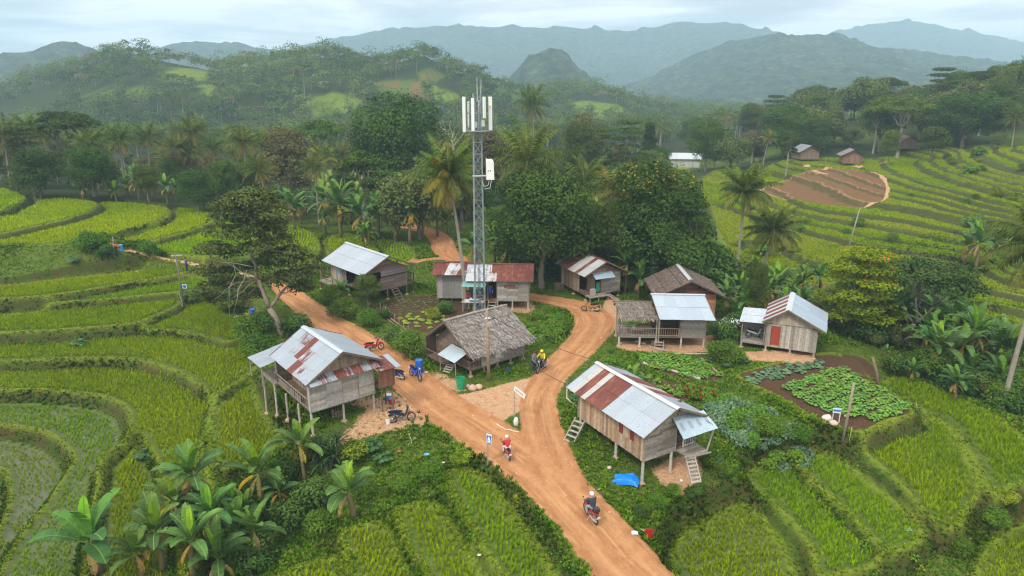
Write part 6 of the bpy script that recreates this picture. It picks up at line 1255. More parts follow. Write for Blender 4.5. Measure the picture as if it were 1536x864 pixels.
# ---- C : the long house with the rusty roof and the stall
h = House('long_house', 'long low house with rusty red roof and turquoise stall awning behind the tower', (-4.3, 62.9), -3, z=0.0)
h.posts([(2.9, .05), (4.35, .05), (5.85, .05), (.1, .1), (1.4, .1), (5.85, 4), (2.9, 4), (0, 4)], .88, .075)
h.floor(0, 5.95, 0, 4.2, .93, BROWN); h.wall((2.85, 0), (5.9, 0), .9, 3.05, 'h', cols=[(.33, .28, .24), (.38, .34, .30), (.28, .23, .19)], bw=.23, seams=3); h.panel('patch', (4.1, -.045, 2.35), (1.1, .02, .34), (.24, .10, .075))
h.wall((5.9, 0), (5.9, 4.2), .9, lin(0, 3.05, 2.2, 3.95, 4.2, 3.05), 'v', col=GREY); h.wall((0, 4.2), (5.9, 4.2), .9, 3.05, 'h', col=GREY); h.wall((1.95, .02), (1.95, 1.6), .9, 3.1, 'v', col=(.36, .17, .08), bw=.3); h.wall((2.85, 1.7), (1.95, 1.7), .9, 3.1, 'v', col=DARK); h.wall((0, 1.6), (1.95, 1.6), .9, 3.1, 'v', col=(.04, .12, .09)); h.wall((.02, .1), (.02, 1.6), .9, 1.5, 'v', col=GREY)
RR = [(.20, .045, .035), (.24, .06, .04)]
h.slope((-.15, -.45, 2.95), (6.35, -.45, 2.95), (-.15, 2.2, 4.0), (6.35, 2.2, 4.0), 11, 2, lambda i, j: [((.66, .66, .66), .50), ((.66, .64, .62), .46), ((.62, .66, .70), .28), ((.6, .6, .6), .55), ((.62, .55, .5), .55 + .3 * j), (RR[0], .93), (RR[0], .95), (RR[1], .97), (RR[0], .92), (RR[0], 1.0), (RR[1], .98)][i])
h.slope((6.35, 4.9, 3.0), (-.15, 4.9, 3.0), (6.35, 2.2, 4.0), (-.15, 2.2, 4.0), 8, 1, sheets(RR[0], .95)); h.ridgecap((-.2, 2.2, 4.03), (6.4, 2.2, 4.03), .2, (.22, .05, .04), .95)
h.slope((-3.75, 1.75, 2.9), (-.12, 1.75, 2.9), (-3.6, 3.3, 3.85), (.9, 3.3, 3.85), 6, 1, lambda i, j: [(RR[0], .93), (RR[1], .85), ((.66, .62, .6), .5), ((.6, .6, .6), .55), (RR[1], .8), ((.6, .6, .6), .6)][i], 'roof'); h.slope((.9, 4.9, 2.9), (-3.6, 4.9, 2.9), (.9, 3.3, 3.85), (-3.6, 3.3, 3.85), 5, 1, sheets(RR[0], .9), 'roof'); h.ridgecap((-3.65, 3.3, 3.88), (.95, 3.3, 3.88), .2, (.22, .05, .04), .95)
h.wall((-3.3, 2.3), (-.6, 2.3), .35, 3.0, 'v', cols=[(.25, .235, .22), (.29, .27, .25)], bw=.6); h.wall((-3.3, 4.4), (-3.3, 2.3), .35, 3.2, 'v', col=GREY); h.wall((-.6, 2.3), (-.05, 2.3), 1.2, 2.8, 'v', col=(.40, .25, .10), bw=.4); h.wall((-3.3, 4.4), (0, 4.4), .35, 3.0, 'v', col=GREY); h.posts([(-3.2, 2.4), (-1.9, 2.4), (-.7, 2.4)], .4, .06, BROWN, False)
h.slope((-.45, -1.0, 2.52), (1.85, -1.0, 2.52), (-.35, -.1, 2.82), (1.85, -.1, 2.82), 3, 1, lambda i, j: ((.16, .42, .36), .04), 'awning')
m = MB(); [m.tube([(x, y, 0), (x, y, 2.6)], .04, 6, jc(LGREY)) for x, y in ((-.35, -.9), (1.8, -.9), (.7, -.9))]; m.build('awning_frame', 'wood', h.e)
m = MB(); m.box((.6, -.75, 1.0), (2.1, .7, .06), (.42, .32, .22)); m.box((.6, -1.06, 1.18), (1.5, .05, .30), (.62, .66, .72)); [m.box((x, -.8, .5), (.06, .06, 1.0), GREY) for x in (-.3, .6, 1.5)]; m.build('stall_counter', 'wood', h.e)
h.stairs((2.4, -.02, .93), (2.4, -1.1, 0), .75, 4, (.42, .33, .22)); h.panel('notice_board', (.75, -1.10, 1.18), (.85, .02, .16), (.12, .17, .32), 'paint')
HC = h
# ---- F : rusty roofed hut
h = House('plank_hut', 'small brown plank hut with rust and white striped roof near the orange motorcycle', (7.4, 65.4), 25, z=0.0)
h.posts([(.05, .05), (2, .05), (3.9, .05), (.05, 2.5), (.05, 4.9), (3.9, 4.9)], .55, .07, BROWN)
h.floor(0, 4.0, 0, 5.0, .62, BROWN); h.wall((0, 5.0), (0, 1.3), .56, 2.9, 'v', cols=[(.27, .19, .13), (.33, .25, .17), (.22, .16, .115)], bw=.2); h.wall((0, 1.3), (0, .0), .56, 1.0, 'v', col=BROWN); h.wall((1.0, 1.4), (1.0, 0), .56, 2.9, 'v', col=(.30, .24, .17))
h.wall((1.75, 0), (4.0, 0), .56, 2.75, 'h', cols=[(.34, .31, .28), (.28, .25, .22)], bw=.17); h.wall((1.0, .02), (1.75, .02), .56, 2.75, 'v', opens=[(.05, .6, .6, 2.4)], col=(.28, .09, .05)); h.wall((0, .03), (4.0, .03), 2.75, lin(0, 2.85, 2, 3.85, 4, 2.85), 'h', cols=[(.20, .12, .08), (.24, .16, .11)], bw=.2, name='gable')
h.wall((4, 0), (4, 5), .56, 2.85, 'v', col=BROWN); h.wall((0, 5), (4, 5), .56, lin(0, 2.85, 2, 3.85, 4, 2.85), 'v', col=BROWN); h.panel('door', (1.35, -.08, 1.35), (.42, .03, 1.0), (.03, .27, .20), 'paint')
h.slope((-.55, -.6, 2.72), (-.55, 5.5, 2.72), (2, -.6, 4.02), (2, 5.5, 4.02), 9, 2, lambda i, j: [((.6, .6, .6), .45), ((.62, .62, .62), .42), (RR[1], .7), ((.68, .66, .62), .40), ((.66, .62, .58), .50), (RR[0], .85), (RR[0], .8), (RR[1], .78), (SILV, .08)][i]); h.slope((4.7, -.6, 2.65), (4.7, 5.5, 2.65), (2, -.6, 4.02), (2, 5.5, 4.02), 6, 1, sheets(RR[0], .85)); h.ridgecap((2, -.62, 4.05), (2, 5.5, 4.05), .15, (.3, .1, .06), .8)
h.rafters((-.55, -.6, 2.72), (-.55, 5.5, 2.72), (2, -.6, 4.02), (2, 5.5, 4.02)); h.rafters((4.7, -.6, 2.65), (4.7, 5.5, 2.65), (2, -.6, 4.02), (2, 5.5, 4.02))
h.slope((.45, -1.05, 2.45), (2.75, -1.05, 2.45), (.6, -.08, 2.85), (2.9, -.08, 2.85), 3, 1, lambda i, j: ((.36, .50, .60), .04), 'awning'); h.floor(-.1, 2.2, -.95, -.05, .6, GREY, .06); h.posts([(0, -.85), (1.0, -.85), (2.1, -.85)], .55, .05, GREY, False); h.stairs((2.3, -.5, .6), (3.1, -1.0, 0), .8, 4, GREY)
h.panel('bench', (.5, -.5, 1.0), (.5, .3, .7), (.36, .32, .28))
HF = h
# ---- G : brown shingled house
h = House('shingled_house', 'orange brown timber house under a dark shingle roof with pale ridge strip', (13.75, 59.1), -1, z=0.0)
h.posts([(.1, .1), (4.6, .1), (.1, 4.9), (4.6, 4.9), (2.3, .1)], .5, .08, BROWN); h.floor(0, 4.7, 0, 5, .55, BROWN)
h.wall((0, 0), (4.7, 0), .5, 2.75, 'h', cols=[(.30, .12, .06), (.36, .16, .075)], bw=.26); h.wall((0, .03), (4.7, .03), 2.8, lin(0, 2.95, 2.3, 3.85, 4.7, 2.95), 'h', cols=[(.15, .07, .045), (.20, .09, .055)], bw=.25, name='gable'); h.wall((0, 5), (0, 0), .5, 2.9, 'v', cols=[ORNG, (.42, .20, .07)], bw=.3); h.wall((4.7, 0), (4.7, 5), .5, 2.9, 'h', col=(.27, .12, .07)); h.wall((0, 5), (4.7, 5), .5, 2.9, 'h', col=BROWN)
SH = [(.17, .125, .10), (.21, .16, .13), (.13, .095, .08), (.24, .19, .155)]
h.thatch((-.9, -.6, 2.55), (-.9, 5.5, 2.55), (2.3, -.6, 4.08), (2.3, 5.5, 4.08), SH, dens=11, rowh=.20, L_=.26, lift=.025, fringe=.06, bumps=.012); h.thatch((5.5, 5.5, 2.6), (5.5, -.6, 2.6), (2.3, 5.5, 4.08), (2.3, -.6, 4.08), SH, dens=11, rowh=.20, L_=.26, lift=.025, fringe=.06, bumps=.012)
h.ridgecap((2.3, -.2, 4.12), (2.3, 5.5, 4.12), .2, (.62, .64, .66), .05); h.panel('bargeboard', (.7, -.62, 3.28), (3.5, .04, .12), DARK, 'wood', ((.902, 0, .431), (0, 1, 0), (-.431, 0, .902))); h.panel('bargeboard', (3.9, -.62, 3.3), (3.5, .04, .12), DARK, 'wood', ((.907, 0, -.42), (0, 1, 0), (.42, 0, .907)))
HG = h
# ---- H : silver roof and thatched verandah
h = House('verandah_house', 'stilt house with smooth silver roof and open thatched verandah before the shingle roofed house', (8.85, 53.1), -3, z=0.0)
h.posts([(.05, .05), (1.75, .05), (3.1, .05), (5.15, .05), (7.0, .05), (.05, 2.5), (3.1, 2.8), (7, 3.2)], .85, .085)
h.floor(0, 3.05, 0, 2.7, .9, GREY); h.floor(3.05, 7.05, 0, 3.4, .92, BROWN); h.wall((4.95, 0), (7.05, 0), .88, 2.85, 'h', cols=[(.30, .27, .24), (.34, .31, .28)], bw=.17); h.wall((7.05, 0), (7.05, 3.4), .88, lin(0, 2.85, 2, 3.6, 3.4, 3.0), 'h', col=GREY); h.wall((3.05, 3.4), (7.05, 3.4), .88, 3.0, 'h', col=BROWN); h.wall((4.95, 1.5), (3.1, 1.5), .88, 3.2, 'v', opens=[(.5, 1.3, .95, 2.8)], col=DARK); h.wall((4.95, 0), (4.95, 1.5), .88, 2.9, 'v', col=DARK)
h.rails([(3.1, -.02), (4.9, -.02)], .95, .72, (.38, .26, .20), .17); h.rails([(.02, 2.6), (.02, -.02), (3.05, -.02)], .93, .72, (.30, .25, .21), .19)
h.slope((3.05, -1.15, 2.82), (7.55, -1.15, 2.82), (2.75, 1.95, 4.0), (7.2, 1.95, 4.0), 5, 2, sheets((.43, .50, .57), .04)); h.slope((7.5, 4.0, 3.2), (2.8, 4.0, 3.2), (7.2, 1.95, 4.0), (2.75, 1.95, 4.0), 5, 1, sheets(SILV, .1)); h.ridgecap((2.7, 1.95, 4.03), (7.25, 1.95, 4.03), .15); h.rafters((3.05, -1.15, 2.82), (7.55, -1.15, 2.82), (2.75, 1.95, 4.0), (7.2, 1.95, 4.0))
h.thatch((.1, -.25, 2.55), (3.1, -.25, 2.55), (-.3, 1.7, 3.35), (2.75, 1.7, 3.35), [(.22, .18, .15), (.28, .24, .20), (.16, .13, .11)], fringe=.5, dens=12); h.thatch((3.1, 3.0, 2.7), (-.2, 3.0, 2.7), (2.75, 1.7, 3.35), (-.3, 1.7, 3.35), [(.22, .18, .15), (.17, .14, .12)], dens=10)
m = MB(); [m.tube([(x, y, z0_), (x + dx_, y, z1_)], .06, 6, jc(GREY)) for x, y, z0_, z1_, dx_ in ((.05, .0, .9, 2.6, -.25), (.25, .05, .9, 2.6, 0), (3.08, -.05, .9, 2.9, 0), (3.0, 2.7, .9, 2.9, 0), (.05, 2.6, .9, 2.8, 0), (3.1, -1.0, .9, 2.8, 0))]; m.tube([(-.5, 1.7, 3.38), (2.9, 1.7, 3.42)], .06, 6, BROWN); m.build('verandah_frame', 'wood', h.e)
h.panel('table', (1.5, .6, 1.35), (1.1, .6, .05), (.42, .28, .16)); h.panel('bench', (2.2, 1.4, 1.2), (1.2, .35, .5), (.36, .24, .15)); h.stairs((3.35, -.08, .62), (3.3, -.5, 0), .7, 3, (.40, .33, .26), 'ladder')
HH = h
# ---- I : right hand hut
h = House('plank_hut', 'pale grey plank hut with red door and half striped silver roof near the pumpkins', (20.5, 51.65), -25, z=.1)
h.posts([(.05, .05), (1.9, .05), (3.65, .05), (-1.85, .15), (-1.85, 2.1), (3.65, 4.3), (.05, 4.3)], .55, .075, LGREY)
h.floor(0, 3.7, 0, 4.4, .6, GREY); h.floor(-1.95, 0, .1, 2.2, .6, GREY); gt = lin(0, 2.75, 1.45, 3.72, 3.7, 2.6)
h.wall((0, 0), (3.7, 0), .55, 2.45, 'v', opens=[(.35, 1.05, .7, 2.3)], cols=[(.36, .32, .27), (.42, .38, .33), (.31, .27, .225)], bw=.16); h.wall((0, .02), (3.7, .02), 2.5, gt, 'v', cols=[(.36, .29, .22), (.41, .34, .27)], bw=.2, name='gable'); h.panel('door', (.7, -.02, 1.5), (.68, .04, 1.58), (.30, .055, .03), 'paint'); h.panel('door_frame', (.7, .0, 2.36), (.9, .06, .07), LGREY)
h.wall((0, 4.4), (0, 0), .55, 2.75, 'v', col=(.30, .25, .20)); h.wall((3.7, 0), (3.7, 4.4), .55, 2.6, 'v', col=LGREY); h.wall((0, 4.4), (3.7, 4.4), .55, gt, 'v', col=GREY); h.wall((-1.9, 2.2), (0, 2.2), .55, 1.6, 'h', col=(.25, .22, .19)); h.wall((-1.9, 2.2), (-.4, 2.2), 1.9, 2.5, 'h', col=(.42, .32, .20))
h.slope((-.35, -.45, 2.66), (-.35, 4.8, 2.66), (1.45, -.45, 3.85), (1.45, 4.8, 3.85), 9, 1, lambda i, j: [((.62, .62, .62), .08), ((.20, .04, .03), .95), ((.66, .64, .6), .1), ((.20, .04, .03), .95), ((.66, .64, .6), .12), ((.2, .04, .03), .95), ((.66, .64, .6), .1), (RR[1], .9), (SILV, .1)][i]); h.slope((4.35, -.45, 2.42), (4.35, 4.8, 2.42), (1.45, -.45, 3.85), (1.45, 4.8, 3.85), 6, 2, sheets((.40, .50, .58), .06)); h.ridgecap((1.45, -.5, 3.88), (1.45, 4.85, 3.88), .22, (.66, .67, .68), .06)
h.rafters((-.35, -.45, 2.66), (-.35, 4.8, 2.66), (1.45, -.45, 3.85), (1.45, 4.8, 3.85)); h.rafters((4.35, -.45, 2.42), (4.35, 4.8, 2.42), (1.45, -.45, 3.85), (1.45, 4.8, 3.85))
h.slope((-2.15, -.1, 2.32), (-.3, -.1, 2.42), (-2.15, 2.5, 2.75), (-.3, 2.5, 2.85), 4, 2, sheets((.56, .62, .66), .22), 'porch_roof'); m = MB(); [m.tube([(x, y, .6), (x, y, 2.4)], .05, 6, jc(GREY)) for x, y in ((-1.9, .1), (-.15, .1), (-1.9, 2.2))]; m.build('porch_frame', 'wood', h.e)
HI = h
# ---- far buildings
def far_hut(u, v, z, w, d, hgt, ang, label, wc, rc, name='hut'):
    x, y = at_z(u, v, z); h = House(name, label, (x, y), ang); zf = .7
    h.posts([(.1, .1), (w - .1, .1), (.1, d - .1), (w - .1, d - .1)], zf, .09, BROWN, False); h.floor(0, w, 0, d, zf, BROWN)
    h.wall((0, 0), (w, 0), zf, zf + hgt, 'v', col=wc, bw=.3); h.wall((w, 0), (w, d), zf, zf + hgt, 'v', col=wc, bw=.3); h.wall((0, d), (0, 0), zf, zf + hgt, 'v', col=wc, bw=.3); h.wall((0, d), (w, d), zf, zf + hgt, 'v', col=wc, bw=.3)
    t = zf + hgt; g = MB(); g.face([(0, .01, t), (w, .01, t), (w / 2, .01, t + w * .26)], wc); g.build('gable', 'wood', h.e)
    h.slope((-.7, -.6, t - .25), (-.7, d + .6, t - .25), (w / 2, -.6, t + w * .3), (w / 2, d + .6, t + w * .3), 5, 1, lambda i, j: rc); h.slope((w + .7, -.6, t - .25), (w + .7, d + .6, t - .25), (w / 2, -.6, t + w * .3), (w / 2, d + .6, t + w * .3), 5, 1, lambda i, j: rc)
    return h
far_hut(1200, 241, 3.1, 4.6, 4, 1.9, 6, 'far brown hut with pale edged roof, left one above the dry plot', (.24, .17, .12), ((.20, .19, .20), .3)); far_hut(1264, 245, 3.4, 4.0, 4, 1.9, -14, 'far brown hut with dark roof beside the red path, right one above the dry plot', (.25, .15, .10), ((.17, .13, .12), .5)); far_hut(1346, 226, 5, 5, 4, 1.6, -8, 'brown shed half hidden by trees at the top of the right terraces', (.2, .13, .09), ((.22, .15, .11), .6), 'shed')
def warehouse():
    q = at_Y(1006, 222, 200); h = House('warehouse', 'long low warehouse with bright white roof among the valley trees', (q[0], q[1]), -6, 'building'); W_, D_ = 8.6, 5.5
    for a, b in (((0, 0), (W_, 0)), ((W_, 0), (W_, D_)), ((0, D_), (W_, D_)), ((0, D_), (0, 0))): h.wall(a, b, 0, 2.4, 'v', col=(.45, .43, .40), bw=.5)
    h.slope((-.4, -.5, 2.4), (W_ + .4, -.5, 2.4), (-.4, D_ / 2, 3.9), (W_ + .4, D_ / 2, 3.9), 7, 1, lambda i, j: ((.58, .60, .60), .0)); h.slope((-.4, D_ + .5, 2.4), (W_ + .4, D_ + .5, 2.4), (-.4, D_ / 2, 3.9), (W_ + .4, D_ / 2, 3.9), 7, 1, lambda i, j: ((.58, .60, .60), .0))
warehouse()
# ------------------------------------------------------------------ gardens, shrubs and small plants
def spiky(name='spiky_shrub'):
    st = rnd.getstate(); rnd.seed(9); e = empty(name, (0, 0, 0)); V, F, Cc = [], [], []; mb = MB()
    for s in range(5):
        a = s * 1.26; o = np.array((math.cos(a) * .45, math.sin(a) * .45, .7 + .35 * (s % 3))); mb.tube([(0, 0, -.1), tuple(o * .5), tuple(o)], [.05, .04, .03], 5, (.2, .17, .12))
        for i in range(26): blade_leaf(V, F, Cc, o, i * 2.4 + s, R(75) - R(95) * i / 26, .85 * rnd.uniform(.8, 1.1), .05, 1.1, (.035, .075, .022), seg=4, tear=0, rib=(.05, .09, .03))
    mb.build('stem', 'bark', e); mesh_obj('leaf_crown', np.array(V), [np.array(F)], 'blade', e, col=np.array(Cc)); rnd.setstate(st); e['h'] = 1.8; return e
def bigleaf(name, nl, r, h, size, cols, seed):
    st = rnd.getstate(); rnd.seed(seed); e = empty(name, (0, 0, 0)); V, F, Cc = [], [], []; mb = MB()
    for i in range(nl):
        a = i * 2.4; q = r * math.sqrt((i + .5) / nl); z = h * rnd.uniform(.5, 1.1) * (1 - .35 * q / r); p = np.array((math.cos(a) * q, math.sin(a) * q, z)); t = rnd.random(); c = np.array(cols[0]) * (1 - t) + np.array(cols[1]) * t
        n = nrm((math.cos(a) * .35 + rnd.uniform(-.3, .3), math.sin(a) * .35 + rnd.uniform(-.3, .3), 1)); u = nrm(np.cross(n, (0.3, 1, 0))); w = np.cross(n, u); s = size * rnd.uniform(.65, 1.2); k = len(V)
        ring = [p + (u * math.cos(b) + w * math.sin(b)) * s * (1 if j % 2 else .82) - n * (.18 * s) for j, b in enumerate([x * math.pi / 4 for x in range(8)])]
        V.append(p); V += ring; Cc += [c * .9] + [c * rnd.uniform(.9, 1.1)] * 8
        for j in range(8): F.append((k, k + 1 + j, k + 1 + (j + 1) % 8))
        if i % 3 == 0: mb.tube([(0, 0, 0), (p[0] * .7, p[1] * .7, z * .6), tuple(p)], .012, 4, (.10, .14, .04), False)
    mb.build('stem', 'bark', e); mesh_obj('leaves', np.array(V), [np.array(F)], 'blade', e, col=np.array(Cc)).name = 'leaf_crown'; rnd.setstate(st); e['h'] = h; return e
proto('spiky', spiky)
proto('pumpkin', lambda: bigleaf('pumpkin_plant', 74, .60, .46, .085, [(.08, .18, .035), (.19, .32, .07)], 3)); proto('pumpkin2', lambda: bigleaf('pumpkin_plant', 60, .52, .42, .08, [(.10, .20, .035), (.19, .31, .07)], 4))
proto('cabbage', lambda: bigleaf('cabbage', 17, .20, .2, .085, [(.07, .14, .075), (.12, .20, .10)], 5)); proto('lettuce', lambda: bigleaf('lettuce', 15, .17, .15, .09, [(.15, .22, .03), (.25, .31, .06)], 6)); proto('seedling', lambda: bigleaf('seedling', 9, .16, .12, .07, [(.07, .12, .04), (.12, .16, .06)], 8))
proto('bean', lambda: bigleaf('vegetable_plant', 24, .26, .48, .09, [(.08, .17, .02), (.17, .27, .04)], 7)); proto('taro', lambda: bigleaf('broad_leaf_plant', 26, .55, .8, .16, [(.03, .075, .03), (.07, .14, .05)], 12))
def scatter_poly(keys, poly, z, n, mind, s, label, cat, group, jit=.25, rows=None):
    P = [at_z(u, v, z) for u, v in poly]; X = np.array([p[0] for p in P]); Y = np.array([p[1] for p in P]); got = []; tries = 0
    while len(got) < n and tries < n * 60:
        tries += 1; x, y = rnd.uniform(X.min(), X.max()), rnd.uniform(Y.min(), Y.max())
        if rows: ang, gap = rows; r = -x * math.sin(ang) + y * math.cos(ang); k = round(r / gap) * gap - r; x -= math.sin(ang) * k; y += math.cos(ang) * k
        if sdist(P, np.array([x]), np.array([y]))[0] < .1 or any((x - a) ** 2 + (y - b) ** 2 < mind * mind for a, b in got): continue
        got.append((x, y)); put(rnd.choice(keys), x, y, gz_at(x, y) - .02, s * rnd.uniform(1 - jit, 1 + jit), label=label, cat=cat, group=group)
scatter_poly(['lettuce'], [(590, 478), (620, 470), (655, 466), (672, 482), (640, 496), (605, 488)], 0, 22, .75, 1.5, 'round yellow green lettuce head in the brown vegetable plot', 'lettuce', 'lettuce heads in the brown plot', .2)
scatter_poly(['seedling'], [(562, 462), (600, 449), (645, 446), (688, 453), (660, 466), (615, 470), (580, 478)], 0, 70, .5, 1.35, 'small dull green seedling in rows at the back of the brown vegetable plot', 'seedling', 'seedlings in the brown plot', .25, (.5, .7))
scatter_poly(['pumpkin', 'pumpkin2'], [(1165, 580), (1205, 562), (1262, 552), (1300, 573), (1362, 612), (1335, 626), (1290, 634), (1230, 612)], .12, 84, .55, 1.0, 'sprawling big leaved pumpkin plant in the dark soil bed before the right hand hut', 'pumpkin plant', 'pumpkin plants in the raised bed', .2, (.55, 1.15))
scatter_poly(['cabbage'], [(1118, 566), (1135, 556), (1180, 545), (1232, 540), (1235, 552), (1170, 568), (1130, 578)], .12, 52, .55, 1.7, 'blue green cabbage in the rows behind the pumpkin plants', 'cabbage', 'cabbages in the raised bed', .2, (.1, .75))
scatter_poly(['bean', 'bean', 'pumpkin2'], [(955, 534), (1000, 530), (1062, 545), (1082, 566), (1040, 569), (975, 553)], 0, 60, .42, 1.0, 'bright green vegetable plant in the timber edged bed before the verandah house', 'vegetable plant', 'vegetables before the verandah house', .25)
scatter_poly(['bean', 'seedling'], [(970, 572), (1010, 577), (1040, 592), (1020, 602), (985, 588)], 0, 20, .5, .9, 'sparse green plant in the small dark bed behind the front right house', 'vegetable plant', 'vegetables in the small bed', .25)
proto('chilli', lambda: build_bush('chilli_bush', .6, .8, 220, .09, [(.04, .10, .02), (.10, .17, .03)], seed=16, flowers=((.50, .06, .02), .16)))
scatter_poly(['chilli'], [(1028, 588), (1060, 582), (1085, 592), (1065, 606), (1035, 604)], 0, 16, .45, 1.0, 'leafy bush dotted red in the patch behind the front right house', 'chilli bush', 'red dotted bushes')
scatter_poly(['herb_b', 'herb_b', 'herb'], [(1062, 612), (1090, 602), (1130, 615), (1180, 640), (1215, 655), (1225, 672), (1180, 672), (1120, 668), (1085, 655), (1065, 640)], -.2, 130, .55, 1.0, 'grey blue green leafy clump in the overgrown garden right of the front right house', 'leafy clump', 'leafy clumps of the garden')
scatter_poly(['herb', 'bean', 'taro'], [(848, 592), (870, 560), (905, 545), (940, 548), (960, 575), (920, 570), (880, 590), (865, 612)], 0, 34, .6, .8, 'green garden plant at the road bend above the front right house', 'garden plant', 'garden plants at the road bend')
scatter_poly(['herb', 'herb', 'bean'], [(795, 472), (840, 474), (846, 492), (830, 510), (800, 515), (790, 490)], 0, 34, .6, .75, 'low green plant in the weedy plot right of the thatched house', 'garden plant', 'low plants in the weedy plot')
scatter_poly(['herb', 'bush_g', 'taro'], [(1075, 525), (1110, 530), (1118, 548), (1090, 556), (1060, 545)], 0, 15, .7, .7, 'dark green garden plant left of the red soil before the right hand hut', 'garden plant', 'garden plants by the hut')
SHRUBS = [('dense_b', 552, 462, .28, 'small round leafed tree before the back left silver roofed house'), ('bush_g', 520, 478, 1.1, 'green bush on the road bank under the small round tree'), ('bush_g', 553, 490, .85, 'dense green bush on the bank beside the brushwood fence'), ('bush_d', 577, 478, .6, 'dark bush at the left corner of the brown vegetable plot'), ('bush_g', 612, 535, 1.1, 'bright green shrub at the back corner of the thatched house'), ('bush_d', 596, 520, .9, 'dark shrub beside the road left of the thatched house'), ('bush_y', 650, 478, .8, 'yellow green bush at the right edge of the brown vegetable plot'), ('bush_d', 668, 470, .8, 'blue green shrub right of the yellow green bush'), ('bush_g', 498, 455, 1.0, 'shrub by the road before the silver roofed house'), ('bush_d', 505, 470, .8, 'dark little shrub on the road bank'),
 ('spiky', 495, 705, 1.25, 'dark spiky leaved shrub behind the tall slim banana plant'), ('spiky', 478, 700, .9, 'smaller spiky leaved shrub beside the slim banana plant'), ('bush_y', 532, 690, 1.05, 'yellowish bush below the parked black motorcycle'), ('taro', 556, 678, 1.3, 'broad leaved dark green plant on the bank under the parked black motorcycle'), ('taro', 575, 694, 1.0, 'broad leaved plant right of the yellowish bush'), ('bush_g', 648, 720, .6, 'green bush at the head of the centre paddies'), ('bush_g', 606, 738, .5, 'light bush on the bank above the centre paddies'), ('bush_y', 692, 695, .7, 'olive bush beside the blue road sign'), ('bush_d', 470, 760, 1.2, 'dark bush among the near banana plants'), ('bush_d', 440, 790, 1.2, 'dark undergrowth bush right of the near banana plants'), ('bush_g', 350, 830, 1.2, 'bush between the near banana plants'), ('bush_d', 280, 790, 1.3, 'dark bush behind the near banana clump'), ('bush_d', 420, 730, 1.0, 'dark bush below the deck of the front left house'), ('bush_g', 480, 800, .7, 'bush left of the centre paddies'), ('bush_d', 380, 850, 1.2, 'dark bush at the bottom edge'),
 ('bush_g', 392, 540, 1.2, 'green bush on the slope behind the front left house'), ('bush_g', 375, 512, 1.2, 'leafy bush on the slope below the gnarled tree'), ('bush_d', 445, 500, 1.2, 'dark shrub at the root of the gnarled tree'), ('bush_d', 395, 500, 1.3, 'dark bush on the bank under the gnarled tree'), ('spiky', 432, 505, .9, 'spiky shrub at the foot of the gnarled tree'), ('bush_g', 345, 465, 1.0, 'bush beside the paddy under the gnarled tree'), ('bush_d', 285, 455, .9, 'dark shrub at the foot of the leaning utility pole'), ('bush_g', 225, 385, .9, 'bushy shrub on the scrub slope under the path'), ('bush_g', 135, 378, 1.2, 'green shrub on the scrub slope near the brown cow'), ('bush_d', 160, 385, .9, 'dark shrub on the scrub slope'), ('taro', 113, 395, 1.2, 'broad leaved clump on the scrub slope'), ('taro', 120, 520, 1.2, 'broad leaved plant on the terrace bank at left'), ('taro', 215, 690, 1.0, 'broad leaved plant on the wide bank between the lower left paddies'),
 ('bush_g', 1150, 655, .75, 'big rounded bush in the overgrown garden'), ('bush_g', 1195, 665, .7, 'feathery green bush at the corner above the double paddies'), ('bush_g', 1065, 700, .55, 'green bush beside the blue barrel'), ('bush_g', 1080, 715, .5, 'bush below the blue barrel'), ('bush_d', 1040, 745, .45, 'dark bush on the bank under the front right house'), ('bush_g', 985, 760, .4, 'weedy bush beside the road below the blue tarp'), ('bush_d', 960, 775, .4, 'dark weedy bush by the roadside near the red pot'), ('bush_g', 1010, 745, .4, 'weedy bush right of the blue tarp'), ('bush_d', 1085, 512, 1.2, 'shrub with white blossom left of the right hand hut'), ('bush_d', 1100, 492, 1.0, 'dark shrub behind the porch of the right hand hut'), ('bush_g', 1490, 790, .6, 'bushy weeds at the lower right corner'), ('bush_y', 1510, 755, .6, 'yellowish weeds on the bank at the right edge'), ('bush_g', 1440, 830, .45, 'bush on the bank between the lower right paddies'), ('bush_d', 1340, 560, 1.0, 'shrub by the dark leaning post'), ('bush_g', 1385, 560, 1.0, 'bush at the back edge of the right paddy'), ('bush_d', 1450, 590, 1.2, 'dark bush under the banana plants behind the right paddy'), ('bush_g', 1500, 610, 1.0, 'bush beside the slanting grey palm trunk'),
 ('bush_g', 590, 405, .5, 'little bush left of the long rusty roofed house'), ('bush_d', 735, 545, .0, '')]
for k, u, v, s, lab in SHRUBS:
    if s > 0: put(k, *on_ground(u, v), s, label=lab, cat='shrub' if k not in ('taro',) else 'plant')
proto('white_bush', lambda: build_bush('blossom_shrub', 1.5, 2.2, 800, .13, [(.02, .05, .018), (.05, .09, .03)], seed=21, flowers=((.75, .75, .72), .30)))
put('white_bush', *on_ground(1092, 498), .9, label='shrub covered in white blossom between the verandah house and the right hand hut', cat='shrub')
for i, (u, v) in enumerate([(270, 790), (318, 810), (372, 785), (425, 775), (350, 760), (290, 855), (385, 835), (215, 862)]):
    put('banana%d' % [1, 3, 0, 4, 2, 3, 1, 0, 3, 4, 2, 3][i], *on_ground(u, v + 10), [.75, .85, .7, .7, .7, .9, .75, .85][i], label='smaller banana plant crowded between the big ones of the near left clump', cat='banana plant', group='banana thicket at near left')
